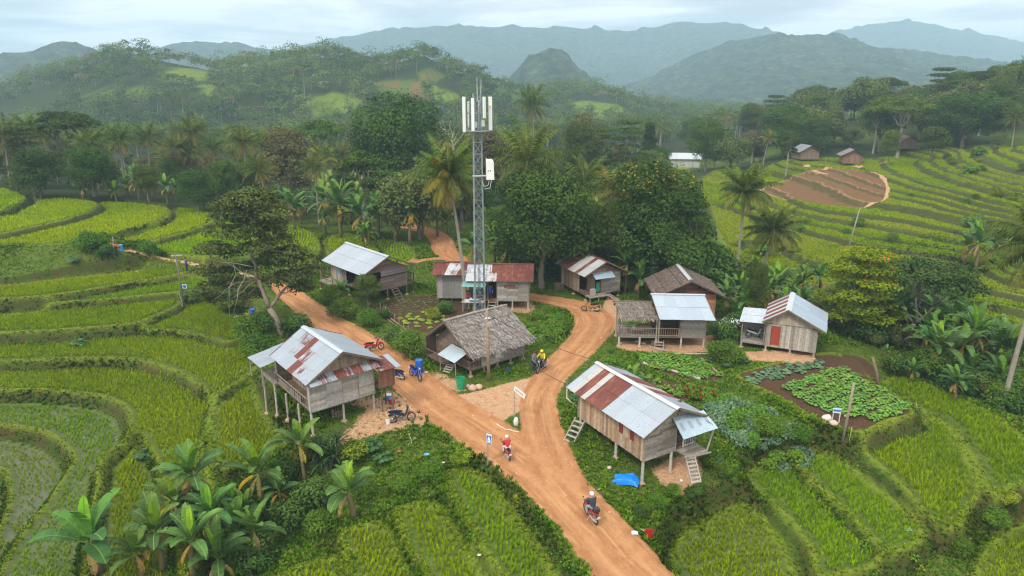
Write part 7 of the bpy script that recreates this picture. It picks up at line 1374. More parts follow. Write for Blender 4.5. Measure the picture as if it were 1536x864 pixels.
# ------------------------------------------------------------------ antenna tower
def tower():
    x0, y0 = at_Y(719, 400, 57)[:2]; g = gz_at(x0, y0); e = empty('antenna_tower', (x0, y0, g), R(8), 'tall grey steel lattice tower with white antenna panels rising behind the thatched house', 'tower')
    zt = at_Y(719, 140, 57)[2] - g; zp = at_Y(719, 196, 57)[2] - g; w0, w1 = .44, .30; st = (.27, .31, .32); wz = lambda z: w0 + (w1 - w0) * z / zt
    C4 = [(-1, -1), (1, -1), (1, 1), (-1, 1)]
    for cx, cy_ in C4: m = MB(); m.beam((cx * w0, cy_ * w0, -.3), (cx * wz(zt), cy_ * wz(zt), zt), .065, .065, jc(st, .08)); m.build('leg', 'steel', e)
    m = MB(); z = .2; k = 0
    while z < zt - .7:
        z1 = z + .95
        for i in range(4):
            a, b = C4[i], C4[(i + 1) % 4]; A = (a[0] * wz(z), a[1] * wz(z), z); B = (b[0] * wz(z), b[1] * wz(z), z); A1 = (a[0] * wz(z1), a[1] * wz(z1), z1); B1 = (b[0] * wz(z1), b[1] * wz(z1), z1)
            m.beam(A, B, .03, .03, jc(st, .1)); m.beam(A, B1, .026, .026, jc(st, .1)); m.beam(B, A1, .026, .026, jc(st, .1))
        z = z1; k += 1
    m.build('bracing', 'steel', e)
    m = MB(); [m.tube([(x, -.12, 0.2), (x, -.12, zp)], .025, 5, (.12, .12, .13)) for x in (-.12, -.04, .04)]; m.build('feeder_cable', 'rubber', e)
    m = MB()
    for zz, r in ((zp, .95), (zp + 1.4, .85)):
        for i in range(8): a = i * math.pi / 4; b = a + math.pi / 4; m.beam((r * math.cos(a), r * math.sin(a), zz), (r * math.cos(b), r * math.sin(b), zz), .05, .06, st)
        for i in range(4): a = i * math.pi / 2 + .4; m.beam((0, 0, zz), (r * math.cos(a), r * math.sin(a), zz), .05, .05, st)
    m.lathe([(.5, zp - .04), (1.0, zp - .04), (1.0, zp), (.5, zp)], 12, (0, 0, 0), st); m.build('platform', 'steel', e)
    za, zb = zp + .02, at_Y(719, 145, 57)[2] - g
    for (dx, dy, w, lo, hi) in ((-1.08, -.25, .26, za - .1, zb), (1.05, -.2, .30, za, zb), (-.42, -.85, .26, za, zb - .1), (.50, -.8, .26, za + 1.0, zb), (-.62, .6, .24, za + .2, zb - .4), (.3, .9, .24, za, zb - .3)):
        m = MB(); a = math.atan2(dy, dx); ax = ((-math.sin(a), math.cos(a), 0), (math.cos(a), math.sin(a), 0), (0, 0, 1)) if abs(dy) > .4 else ((1, 0, 0), (0, 1, 0), (0, 0, 1)); m.box((dx, dy, (lo + hi) / 2), (w, .13, hi - lo), (.74, .74, .71), ax); o = m.build('antenna_panel', 'plastic', e); bv = o.modifiers.new('b', 'BEVEL'); bv.width = .03; bv.segments = 2
        m = MB(); r = (math.cos(a), math.sin(a)); m.tube([(dx - r[0] * .14, dy - r[1] * .14, lo - .15), (dx - r[0] * .14, dy - r[1] * .14, hi + .1)], .03, 6, (.25, .27, .28)); [m.beam((dx - r[0] * .14, dy - r[1] * .14, q), (r[0] * .3, r[1] * .3, q), .04, .04, (.25, .27, .28)) for q in (lo + .4, hi - .5)]; m.build('mounting_pole', 'steel', o)
    m = MB(); m.box((.42, -.5, za + .6), (.28, .18, .5), (.45, .48, .46)); m.box((-.2, -.6, za + .5), (.25, .16, .45), (.5, .52, .52)); m.box((1.0, -.35, zb - .75), (.14, .06, .12), (.70, .50, .02)); m.build('radio_unit', 'plastic', e)
    for dx, top in ((.02, 116), (.30, 119)): m = MB(); m.tube([(dx, 0, zt - .6), (dx + (.05 if dx > .1 else 0), 0, at_Y(719, top, 57)[2] - g)], [.035, .018], 6, (.6, .6, .6)); m.build('lightning_rod', 'steel', e)
    zc0, zc1 = at_Y(735, 269, 57)[2] - g, at_Y(735, 238, 57)[2] - g; m = MB()
    x_, y_, hh = .98, -.25, zc1 - zc0; m.faces([(x_ - .33, y_ - .22, zc0), (x_ + .33, y_ - .22, zc0), (x_ + .33, y_ + .22, zc0), (x_ - .33, y_ + .22, zc0), (x_ - .33, y_ - .22, zc1 - .08), (x_ + .27, y_ - .22, zc1 - .22), (x_ + .33, y_ + .22, zc1 - .3), (x_ - .33, y_ + .22, zc1), (x_ - .2, y_ - .12, zc1), (x_ + .15, y_ - .05, zc1)], [(0, 3, 2, 1), (0, 1, 5, 4), (1, 2, 6, 5), (2, 3, 7, 6), (3, 0, 4, 7), (4, 5, 9, 8), (5, 6, 9), (6, 7, 8, 9), (7, 4, 8)], (.76, .75, .70)); o = m.build('equipment_box', 'plastic', e)
    m = MB(); [m.box((x_ - .05 + q, y_ - .235, (zc0 + zc1) / 2 - .1), (.07, .02, .10), (.1, .1, .1)) for q in (-.12, .06)]; m.build('latch', 'steel', o)
    m = MB(); m.beam((-.5, -.45, zc0 + .35), (.62, -.45, zc0 + .35), .09, .09, (.6, .6, .6)); m.tube([(.9, -.3, zc0), (.8, -.35, zc0 - .45), (.45, -.45, zc0 - .55), (.3, -.4, zc0 - .1)], .025, 5, (.65, .65, .65)); m.tube([(1.1, -.3, zc0), (.95, -.35, zc0 - .7), (.5, -.45, zc0 - .75)], .025, 5, (.65, .65, .65)); m.build('bracket', 'steel', e)
tower()
# ------------------------------------------------------------------ poles, wires, signs
def pole(u, v, ut, vt, r, label, col=(.30, .23, .16), cross=None, name='utility_pole', dY=0.0, cat='pole'):
    g = on_ground(u, v); t = at_Y(ut, vt, g[1] + dY); e = empty(name, g, 0, label, cat); d = np.array(t) - g; m = MB(); m.tube([(0, 0, -.4), tuple(d * .5 + (.02, 0, 0)), tuple(d)], [r * 1.15, r, r * .8], 8, col); m.build('shaft', 'wood', e, smooth=True); return e, d, np.array(t)
PA, dA, tA = pole(733, 572, 730, 464, .12, 'thick weathered wooden utility pole standing against the front of the thatched house', (.30, .22, .14))
m = MB(); m.box(tuple(dA * .80 + (.12, -.12, 0)), (.22, .14, .30), (.40, .42, .44)); m.build('meter_box', 'steel', PA); m = MB(); [m.lathe([(.02, 0), (.07, .02), (.05, .09), (.02, .12)], 7, tuple(dA * .86 + (q, -.1, .1)), (.7, .7, .7)) for q in (-.05, .15)]; m.build('insulator', 'plastic', PA)
PB, dB, tB = pole(277, 464, 263, 380, .09, 'thin leaning utility pole with crossarm and blue plate between the left terraces', (.17, .145, .12))
m = MB(); m.beam(tuple(dB + (-.45, 0, -.25)), tuple(dB + (.65, 0, -.2)), .08, .08, (.4, .38, .36)); m.build('crossarm', 'wood', PB); m = MB(); m.box(tuple(dB * .42 + (.42, -.08, 0)), (.42, .03, .42), (.55, .6, .66)); o = m.build('plate', 'paint', PB); m = MB(); m.ell(tuple(dB * .42 + (.42, -.10, 0)), (.17, .015, .17), (.02, .12, .55)); m.build('blue_disc', 'paint', o)
m = MB(); m.beam((.0, 0, 0), tuple(dB * .3 + (-.3, 0, 0)), .07, .07, (.36, .3, .24)); m.beam((-.3, 0, -.3), tuple(dB * .25), .07, .07, (.36, .3, .24)); m.build('prop', 'wood', PB)
pole(813, 428, 815, 384, .10, 'short grey wooden pole between the long rusty roofed house and the rusty hut', (.36, .33, .29)); PC, dC, tC = pole(1264, 660, 1281, 574, .085, 'leaning bare wooden post at the corner of the pumpkin field', (.30, .24, .18), name='fence_post', cat='post'); pole(1320, 582, 1309, 536, .10, 'dark leaning wooden post behind the pumpkin field', (.20, .15, .11), name='fence_post', cat='post'); pole(1273, 663, 1278, 640, .025, 'thin bamboo stick beside the leaning wooden post', (.42, .34, .2), name='stick', cat='stick'); pole(1376, 616, 1374, 603, .02, 'thin stick at the right corner of the pumpkin field', (.42, .34, .2), name='stick', cat='stick'); pole(1116, 400, 1117, 399, .02, '', name='stick') if False else None
pole(171, 385, 169, 355, .04, 'thin pole beside the brown cow on the left path', (.3, .28, .26), name='thin_pole'); pole(1270, 380, 1290, 312, .09, 'slender dead pale trunk leaning on the right terraces', (.30, .27, .23), name='dead_trunk', cat='tree trunk'); pole(276, 392, 277, 391, .02, '', name='s') if False else None
def wire(a, b, sag, label, r=.018):
    a, b = np.array(a, float), np.array(b, float); m = MB(); P = [tuple((a * (1 - t) + b * t - (0, 0, sag * 4 * t * (1 - t))) - a) for t in [i / 14 for i in range(15)]]; m.tube(P, r, 5, (.035, .035, .04)); o = m.build('wire', 'rubber'); o.location = a; tag(o, label, 'wire')
er = HE.world(1.9, 6.9); el = HE.world(-.4, 6.8)
wire(tA - (0, 0, .3), (*er, 4.2), .35, 'upper black wire from the utility pole to the ridge of the front right house'); wire(tA - (0, 0, 1.4), (*el, 3.1), .4, 'lower black wire from the utility pole to the eave of the front right house'); wire((*er, 4.25), (*HE.world(3.9, -1.15), 2.9), .02, 'thin black wire lying along the silver roof of the front right house', .012)
cpt = at_Y(815, 386, on_ground(813, 428)[1]); wire(tA - (0, 0, .15), cpt, .5, 'thin wire from the utility pole to the short grey pole', .012); wire(cpt, (*HF.world(0, 2.5), 2.7), .2, 'thin wire from the short grey pole to the rusty hut', .012)
def blue_sign():
    g = on_ground(732, 698); t = at_Y(731, 650, g[1]); h = t[2] - g[2]; e = empty('road_sign', g, R(-28), 'blue and white road sign on a thin grey pole beside the red road', 'road sign'); m = MB(); m.tube([(0, 0, -.3), (0, 0, h)], .035, 8, (.34, .37, .40)); m.build('pole', 'steel', e)
    m = MB(); m.box((.12, -.05, h - .32), (.34, .02, .62), (.72, .75, .78)); pl = m.build('plate', 'paint', e); m = MB(); m.box((.12, -.065, h - .30), (.29, .006, .42), (.03, .12, .50)); m.box((.12, -.065, h - .59), (.29, .006, .06), (.03, .12, .50)); m.build('blue_field', 'paint', pl)
    m = MB(); m.face([(.02, -.07, h - .50), (.22, -.07, h - .50), (.20, -.07, h - .25), (.10, -.07, h - .12), (.04, -.07, h - .26)], (.78, .8, .8)); m.face([(.06, -.0715, h - .46), (.12, -.0715, h - .46), (.12, -.0715, h - .36), (.06, -.0715, h - .36)], (.5, .55, .6)); m.build('symbol', 'paint', pl)
blue_sign()
def white_sign():
    g = on_ground(771, 625); t = at_Y(771, 578, g[1]); h = t[2] - g[2]; e = empty('name_board', g, R(-42), 'white board with dark lettering hanging from a thin pole at the road fork', 'sign'); m = MB(); m.tube([(0, 0, -.3), (.02, 0, h)], .04, 7, (.42, .36, .28)); m.build('pole', 'wood', e)
    ax = ((.95, 0, -.30), (0, 1, 0), (.30, 0, .95)); c = np.array((.52, -.05, h - .32)); m = MB(); m.box(tuple(c), (.98, .02, .36), (.74, .74, .72), ax); b = m.build('board', 'paint', e); m = MB(); x = -.36; rr = random.Random(5)
    for w in (9,):
        for i in range(w):
            q = c + np.array(ax[0]) * x + np.array((0, -.014, 0)); hh = rr.choice([.10, .13, .10]); m.box(tuple(q), (.018, .004, hh), (.03, .03, .04), ax)
            if i % 3 != 2: m.box(tuple(q + np.array(ax[0]) * .03 + np.array(ax[2]) * rr.choice([-.04, .0, .04])), (.05, .004, .02), (.03, .03, .04), ax)
            if i % 2: m.box(tuple(q + np.array(ax[0]) * .05), (.016, .004, hh * .8), (.03, .03, .04), ax)
            x += .083
    m.build('lettering', 'paint', b)
white_sign()
# ------------------------------------------------------------------ motorcycles
def motorcycle(u, v, az, paint, seat=(.02, .02, .025), label='', box=None, s=1.0, basket=False, pos=None, rider=False, steer=0, helmet=None, fender=None):
    g = pos or on_ground(u, v); e = empty('motorcycle', g, R(az), label, 'motorcycle'); e.scale = (s, s, s); K = (.03, .03, .032); CH = (.45, .45, .46); e.rotation_euler = (R(-7) if not rider else 0, 0, R(az))
    for nm, wx in (('front_wheel', .63), ('rear_wheel', -.60)):
        m = MB(); n = 16; T = []
        for k in range(n):
            a = 2 * math.pi * k / n
            for j in range(6): b = 2 * math.pi * j / 6; r = .255 + .042 * math.cos(b); T.append((wx + r * math.cos(a), .042 * math.sin(b), .295 + r * math.sin(a)))
        m.faces(T, [(k * 6 + j, k * 6 + (j + 1) % 6, ((k + 1) % n) * 6 + (j + 1) % 6, ((k + 1) % n) * 6 + j) for k in range(n) for j in range(6)], K); w = m.build(nm, 'rubber', e, smooth=True); m = MB()
        for k in range(7): a = k * math.pi / 3.5; m.beam((wx, 0, .295), (wx + .22 * math.cos(a), 0, .295 + .22 * math.sin(a)), .012, .02, CH)
        m.ell((wx, 0, .295), (.06, .07, .06), CH, 8, 5); m.tube([(wx + .225 * math.cos(a), 0, .295 + .225 * math.sin(a)) for a in [i * math.pi / 8 for i in range(17)]], .014, 5, CH, False); m.build('rim', 'chrome', w)
    m = MB(); m.tube([(.63, .07, .3), (.50, .07, .70), (.44, .04, .92)], .02, 6, CH); m.tube([(.63, -.07, .3), (.50, -.07, .70), (.44, -.04, .92)], .02, 6, CH); m.build('fork', 'chrome', e)
    m = MB(); m.ell((-.02, 0, .38), (.20, .13, .13), (.14, .14, .15), 8, 5); m.tube([(.4, 0, .75), (.22, 0, .45), (-.1, 0, .42), (-.6, 0, .30)], .035, 6, K); m.tube([(-.15, .12, .3), (-.45, .14, .3), (-.85, .14, .36)], [.03, .045, .05], 8, CH); m.tube([(-.6, .08, .3), (-.45, .1, .66)], .02, 6, CH); m.tube([(-.6, -.08, .3), (-.45, -.1, .66)], .02, 6, CH); m.tube([(.05, -.26, .25), (.05, .26, .25)], .015, 5, K); m.beam((-.1, .08, .3), (-.16, .32, .02), .02, .02, CH); m.build('engine', 'steel', e)
    m = MB()
    m.faces([(.46, -.12, .92), (.46, .12, .92), (.36, -.20, .60), (.36, .20, .60), (.20, -.16, .34), (.20, .16, .34), (.38, -.06, .90), (.38, .06, .90), (.26, -.10, .60), (.26, .10, .60)], [(0, 1, 3, 2), (2, 3, 5, 4), (0, 2, 8, 6), (1, 7, 9, 3), (2, 4, 8), (3, 9, 5)], paint)
    m.faces([(.20, -.09, .55), (.20, .09, .55), (-.10, -.12, .66), (-.10, .12, .66), (-.75, -.10, .80), (-.75, .10, .80), (-.88, -.03, .82), (-.88, .03, .82), (-.10, -.13, .48), (-.10, .13, .48), (-.70, -.11, .62), (-.70, .11, .62), (.15, -.06, .42), (.15, .06, .42)], [(0, 1, 3, 2), (2, 8, 12, 0), (3, 1, 13, 9), (2, 4, 10, 8), (3, 9, 11, 5), (4, 6, 10), (5, 11, 7), (8, 10, 11, 9), (6, 7, 11, 10), (0, 12, 13, 1)], paint); m.build('body_panel', 'gloss', e)
    m = MB(); m.tube([(.80, 0, .56), (.74, 0, .60), (.63, 0, .615), (.48, 0, .58), (.40, 0, .50)], .05, 6, fender or paint); m.tube([(-.45, 0, .62), (-.65, 0, .64), (-.85, 0, .54)], .05, 6, K); m.build('mudguard', 'gloss', e)
    m = MB(); m.ell((-.18, 0, .76), (.28, .13, .07), seat, 10, 6); m.ell((-.55, 0, .82), (.30, .12, .06), seat, 10, 6); m.build('seat', 'cloth', e, smooth=True)
    m = MB(); ca, sa_ = math.cos(R(steer)), math.sin(R(steer)); m.tube([(.34 - sa_ * .3, -.34, 1.02), (.42, -.1, 1.0), (.44, 0, .97), (.42, .1, 1.0), (.34 + sa_ * .3, .34, 1.02)], .017, 6, K); [m.tube([(.40, sg * .22, 1.02), (.40, sg * .30, 1.18)], .008, 4, K) for sg in (-1, 1)]; [m.ell((.40, sg * .31, 1.2), (.02, .06, .04), K, 6, 4) for sg in (-1, 1)]; m.ell((.42, 0, .97), (.10, .13, .08), paint, 8, 5); m.build('handlebar', 'plastic', e)
    m = MB(); m.ell((.50, 0, .93), (.05, .08, .06), (.6, .62, .62), 8, 5); m.build('headlight', 'gloss', e); m = MB(); m.ell((-.87, 0, .77), (.03, .08, .03), (.5, .02, .02), 7, 4); m.build('tail_light', 'gloss', e); m = MB(); m.box((-.93, 0, .60), (.012, .20, .16), (.72, .72, .72), ((.95, 0, .3), (0, 1, 0), (-.3, 0, .95))); m.build('licence_plate', 'paint', e)
    if box: m = MB(); m.box((-.66, 0, .98), (.32, .32, .22), box); o = m.build('luggage_box', 'plastic', e); bv = o.modifiers.new('b', 'BEVEL'); bv.width = .05; bv.segments = 2
    if helmet: m = MB(); m.ell((.36, .20, 1.1), (.14, .13, .13), helmet, 10, 7); m.build('helmet', 'gloss', e, smooth=True)
    return e, g
motorcycle(603, 633, 17, (.03, .03, .045), (.015, .02, .06), 'black and red motorcycle parked at the roadside before the front left stilt house', fender=(.45, .04, .02))
motorcycle(623, 568, -52, (.02, .08, .55), label='bright blue motorcycle parked beside the blue barrel')
motorcycle(594, 568, 150, (.015, .05, .30), label='dark blue and black motorcycle parked at the corner of the front left stilt house')
motorcycle(562, 527, 40, (.45, .03, .03), label='red motorcycle on the road edge behind the ridge of the front left house', helmet=(.1, .1, .12))
motorcycle(886, 467, 172, (.55, .20, .03), label='orange and black motorcycle parked on the earth before the rusty hut')
motorcycle(0, 0, -20, (.55, .55, .55), label='black and white motorcycle standing on the porch of the right hand hut', pos=(*HI.world(-.9, 1.0), .1 + .67), s=.85)
RB, gR = motorcycle(760, 684, 107, (.42, .02, .025), label='red motorcycle being ridden up the road past the blue sign', rider=True, s=.82)
BB, gB = motorcycle(886, 777, 110, (.35, .03, .02), (.03, .03, .03), label='red and black motorcycle with luggage box ridden up the road at the bottom', box=(.03, .03, .035), rider=True, s=.9)
YB, gY = motorcycle(812, 556, -118, (.03, .035, .04), label='black scooter with its rider in yellow helmet stopped beside the standing man', rider=True)
# ------------------------------------------------------------------ people
def skin_chain(name, joints, edges, rad, mat, col, parent, sub=2, root=None):
    names = list(joints); me = bpy.data.meshes.new(name); me.from_pydata([joints[n] for n in names], [(names.index(a), names.index(b)) for a, b in edges], []); o = bpy.data.objects.new(name, me); C.objects.link(o)
    sk = o.modifiers.new('skin', 'SKIN'); sk.use_smooth_shade = True; ss = o.modifiers.new('sub', 'SUBSURF'); ss.levels = sub; ss.render_levels = sub
    lay = me.skin_vertices[0] if len(me.skin_vertices) else None
    if lay is None:
        bpy.context.view_layer.objects.active = o; o.select_set(True); bpy.ops.mesh.customdata_skin_add(); o.select_set(False); lay = me.skin_vertices[0]
    for i, n in enumerate(names): r = rad[n] if isinstance(rad, dict) else rad; lay.data[i].radius = (r, r) if not isinstance(r, tuple) else r; lay.data[i].use_root = (n == (root or names[0]))
    k = mat + '_%d_%d_%d' % tuple(int(c * 255) for c in col)
    if k not in M:
        m, nt, N, L, b = nmat(k); tc = N.new("ShaderNodeTexCoord"); n_ = noise(N, L, tc.outputs['Object'], 9, 3); L.new(mixc(N, L, n_, tuple(c * .75 for c in col), tuple(min(1, c * 1.2) for c in col)), b.inputs['Base Color']); b.inputs['Roughness'].default_value = .85 if mat == 'cloth' else .55; M[k] = m
    me.materials.append(M[k]); o.parent = parent; return o
def person(loc, rz, pose, shirt, trousers, label, helmet=None, hair=(.02, .018, .015), shoe=(.05, .05, .05), z=None, scale=1.0, name='person', bag=None):
    e = empty(name, loc, rz, label, 'person'); e.scale = (scale,) * 3; J = dict(pose); SK = (.30, .16, .10)
    for s in 'lr':
        h_ = np.array(J['hand_' + s]); d = nrm(h_ - np.array(J['wrist_' + s])); side = nrm(np.cross(d, (0, 0, 1)) + (1e-3, 0, 0))
        for i in range(5):
            f = (i - 2) * .018; ln = [.055, .075, .085, .078, .06][i] if i else .05; b = h_ + side * (f * (1.6 if i == 0 else 1)) + d * (.0 if i == 0 else .03); J['f%s%d' % (s, i)] = tuple(b + d * ln * .5); J['g%s%d' % (s, i)] = tuple(b + d * ln - (0, 0, .02))
    E = [('pelvis', 'waist'), ('waist', 'chest'), ('chest', 'neck'), ('neck', 'head'), ('head', 'crown')]; Rd = dict(pelvis=(.15, .11), waist=(.13, .10), chest=(.155, .11), neck=.055, head=.085, crown=.07)
    for s in 'lr':
        E += [('chest', 'shoulder_' + s), ('shoulder_' + s, 'elbow_' + s), ('elbow_' + s, 'wrist_' + s), ('wrist_' + s, 'hand_' + s), ('pelvis', 'hip_' + s), ('hip_' + s, 'knee_' + s), ('knee_' + s, 'ankle_' + s), ('ankle_' + s, 'toe_' + s)]
        Rd.update({'shoulder_' + s: .06, 'elbow_' + s: .042, 'wrist_' + s: .03, 'hand_' + s: (.035, .02), 'hip_' + s: .085, 'knee_' + s: .058, 'ankle_' + s: .042, 'toe_' + s: .032})
        for i in range(5): E += [('hand_' + s, 'f%s%d' % (s, i)), ('f%s%d' % (s, i), 'g%s%d' % (s, i))]; Rd['f%s%d' % (s, i)] = .009; Rd['g%s%d' % (s, i)] = .007
    skin_chain('body', J, E, Rd, 'skin', SK, e, root='pelvis')
    up = {k: J[k] for k in ('waist', 'pelvis', 'chest', 'shoulder_l', 'shoulder_r', 'elbow_l', 'elbow_r')}; nk = np.array(J['chest']) * .4 + np.array(J['neck']) * .6; up['collar'] = tuple(nk)
    for s in 'lr': up['cuff_' + s] = tuple(np.array(J['elbow_' + s]) * .3 + np.array(J['wrist_' + s]) * .7)
    skin_chain('shirt', up, [('pelvis', 'waist'), ('waist', 'chest'), ('chest', 'collar')] + [p for s in 'lr' for p in (('chest', 'shoulder_' + s), ('shoulder_' + s, 'elbow_' + s), ('elbow_' + s, 'cuff_' + s))], dict(waist=(.165, .135), pelvis=(.175, .14), chest=(.185, .14), collar=.075, shoulder_l=.085, shoulder_r=.085, elbow_l=.062, elbow_r=.062, cuff_l=.05, cuff_r=.05), 'cloth', shirt, e, root='waist')
    lo = {k: J[k] for k in ('pelvis', 'hip_l', 'hip_r', 'knee_l', 'knee_r')}
    for s in 'lr': lo['hem_' + s] = tuple(np.array(J['knee_' + s]) * .12 + np.array(J['ankle_' + s]) * .88)
    skin_chain('trousers', lo, [p for s in 'lr' for p in (('pelvis', 'hip_' + s), ('hip_' + s, 'knee_' + s), ('knee_' + s, 'hem_' + s))], dict(pelvis=(.165, .13), hip_l=.108, hip_r=.108, knee_l=.08, knee_r=.08, hem_l=.065, hem_r=.065), 'cloth', trousers, e, root='pelvis')
    hc = np.array(J['head']) * .55 + np.array(J['crown']) * .45
    for s in 'lr': m = MB(); a, t = np.array(J['ankle_' + s]), np.array(J['toe_' + s]); m.ell(tuple((a + t) / 2 - (0, 0, .02)), (.14, .05, .05), shoe, 8, 5, (tuple(nrm(t - a)), tuple(nrm(np.cross((0, 0, 1), t - a))), (0, 0, 1))); m.build('shoe', 'rubber', e)
    f = nrm(np.array(J.get('face', (1, 0, 0)))); sdv = nrm(np.cross((0, 0, 1), f)); upv = np.cross(f, sdv)
    m = MB(); m.ell(tuple(hc + f * .095 - upv * .01), (.022, .014, .024), SK, 6, 4, (tuple(f), tuple(sdv), tuple(upv))); [m.ell(tuple(hc + sdv * sg * .088), (.022, .012, .03), SK, 6, 4) for sg in (-1, 1)]; m.build('nose_and_ears', 'skin', e).name = 'face'
    m = MB(); [m.ell(tuple(hc + f * .086 + sdv * sg * .033 + upv * .015), (.008, .014, .008), (.03, .02, .02), 6, 4) for sg in (-1, 1)]; m.ell(tuple(hc + f * .083 - upv * .05), (.008, .025, .006), (.25, .08, .07), 6, 4, (tuple(f), tuple(sdv), tuple(upv))); m.build('eyes_and_mouth', 'skin', e).name = 'features'
    m = MB()
    if helmet: m.ell(tuple(hc + upv * .035 - f * .01), (.135, .13, .125), helmet, 12, 8); m.ell(tuple(hc + f * .11 + upv * .05), (.07, .11, .015), tuple(c * .8 for c in helmet), 8, 4, (tuple(f), tuple(sdv), tuple(upv))); m.build('helmet', 'gloss', e, smooth=True)
    else: m.ell(tuple(hc + upv * .045 - f * .025), (.108, .10, .09), hair, 10, 7); m.build('hair', 'cloth', e, smooth=True)
    return e
STAND = dict(pelvis=(0, 0, .95), waist=(0, 0, 1.12), chest=(.01, 0, 1.36), neck=(.02, 0, 1.50), head=(.035, 0, 1.58), crown=(.03, 0, 1.68), shoulder_l=(0, .18, 1.42), shoulder_r=(0, -.18, 1.42), elbow_l=(-.03, .25, 1.14), elbow_r=(.04, -.25, 1.14), wrist_l=(.08, .27, .92), wrist_r=(.20, -.22, .98), hand_l=(.11, .27, .85), hand_r=(.27, -.20, .96), hip_l=(0, .095, .90), hip_r=(0, -.095, .90), knee_l=(.04, .11, .50), knee_r=(-.02, -.11, .50), ankle_l=(.0, .12, .09), ankle_r=(-.08, -.12, .09), toe_l=(.15, .13, .04), toe_r=(.08, -.13, .04))
RIDE = dict(pelvis=(-.22, 0, .90), waist=(-.20, 0, 1.06), chest=(-.12, 0, 1.30), neck=(-.07, 0, 1.43), head=(-.03, 0, 1.51), crown=(-.03, 0, 1.61), shoulder_l=(-.11, .18, 1.34), shoulder_r=(-.11, -.18, 1.34), elbow_l=(.06, .29, 1.14), elbow_r=(.06, -.29, 1.14), wrist_l=(.27, .31, 1.06), wrist_r=(.27, -.31, 1.06), hand_l=(.34, .31, 1.05), hand_r=(.34, -.31, 1.05), hip_l=(-.18, .10, .86), hip_r=(-.18, -.10, .86), knee_l=(.18, .20, .72), knee_r=(.18, -.20, .72), ankle_l=(.06, .20, .32), ankle_r=(.06, -.20, .32), toe_l=(.22, .20, .28), toe_r=(.22, -.20, .28))
SIT = dict(RIDE, hand_l=(.15, .12, .98), wrist_l=(.10, .18, 1.0), hand_r=(.15, -.12, .98), wrist_r=(.10, -.18, 1.0), elbow_l=(-.12, .26, 1.08), elbow_r=(-.12, -.26, 1.08), ankle_l=(.24, .16, .30), ankle_r=(.24, -.16, .30), toe_l=(.40, .16, .26), toe_r=(.40, -.16, .26))
person(gR, R(107), RIDE, (.52, .02, .03), (.60, .60, .60), 'person in red jacket, pale trousers and white helmet riding the red motorcycle', (.70, .72, .75), scale=.82); person(gB, R(110), RIDE, (.03, .035, .06), (.30, .30, .32), 'person in dark jacket and white helmet riding the motorcycle at the road bottom', (.68, .72, .78), scale=.9); person(gY, R(-118), RIDE, (.62, .48, .02), (.05, .06, .09), 'person in yellow jacket and yellow helmet seated on the black scooter', (.70, .58, .05))
g = on_ground(801, 559); person(g, R(-40), STAND, (.13, .16, .20), (.03, .03, .035), 'person in grey blue jacket and dark red cap standing beside the black scooter', hair=(.16, .03, .03))
m = MB(); m.ell((-.16, .12, 1.2), (.12, .10, .26), (.30, .17, .06)); o = m.build('shoulder_bag', 'cloth'); o.location = g; o.rotation_euler = (0, 0, R(-40)); tag(o, 'tan shoulder bag carried by the person standing by the scooter', 'bag')
g = on_ground(281, 409); person(g, R(200), STAND, (.03, .07, .25), (.02, .03, .08), 'small distant person all in dark blue standing on the left footpath')
p = HC.world(2.15, .25); person((*p, .93), R(-90), dict(STAND), (.03, .08, .42), (.03, .05, .16), 'person in blue shirt standing in the doorway of the long rusty roofed house', scale=.9); p = HC.world(.15, -.2); person((*p, .45), R(-60), SIT, (.45, .05, .05), (.10, .08, .08), 'person in red shirt sitting under the turquoise awning of the stall', scale=.9); p = HD.world(.35, .9); person((*p, .50), R(170), STAND, (.50, .05, .04), (.10, .10, .12), 'person in red top on the small corner porch of the thatched house', scale=.72)
for u, v, c, lab in ((1446, 214, (.65, .65, .65), 'distant person in white at the top edge of the right terraces'), (1489, 219, (.10, .20, .5), 'distant person in blue at the top edge of the right terraces near the frame edge'), (1321, 228, (.3, .05, .05), 'distant person in red walking the red path to the far huts')):
    g = on_ground(u, v); person(g, R(30), STAND, c, (.08, .08, .1), lab)
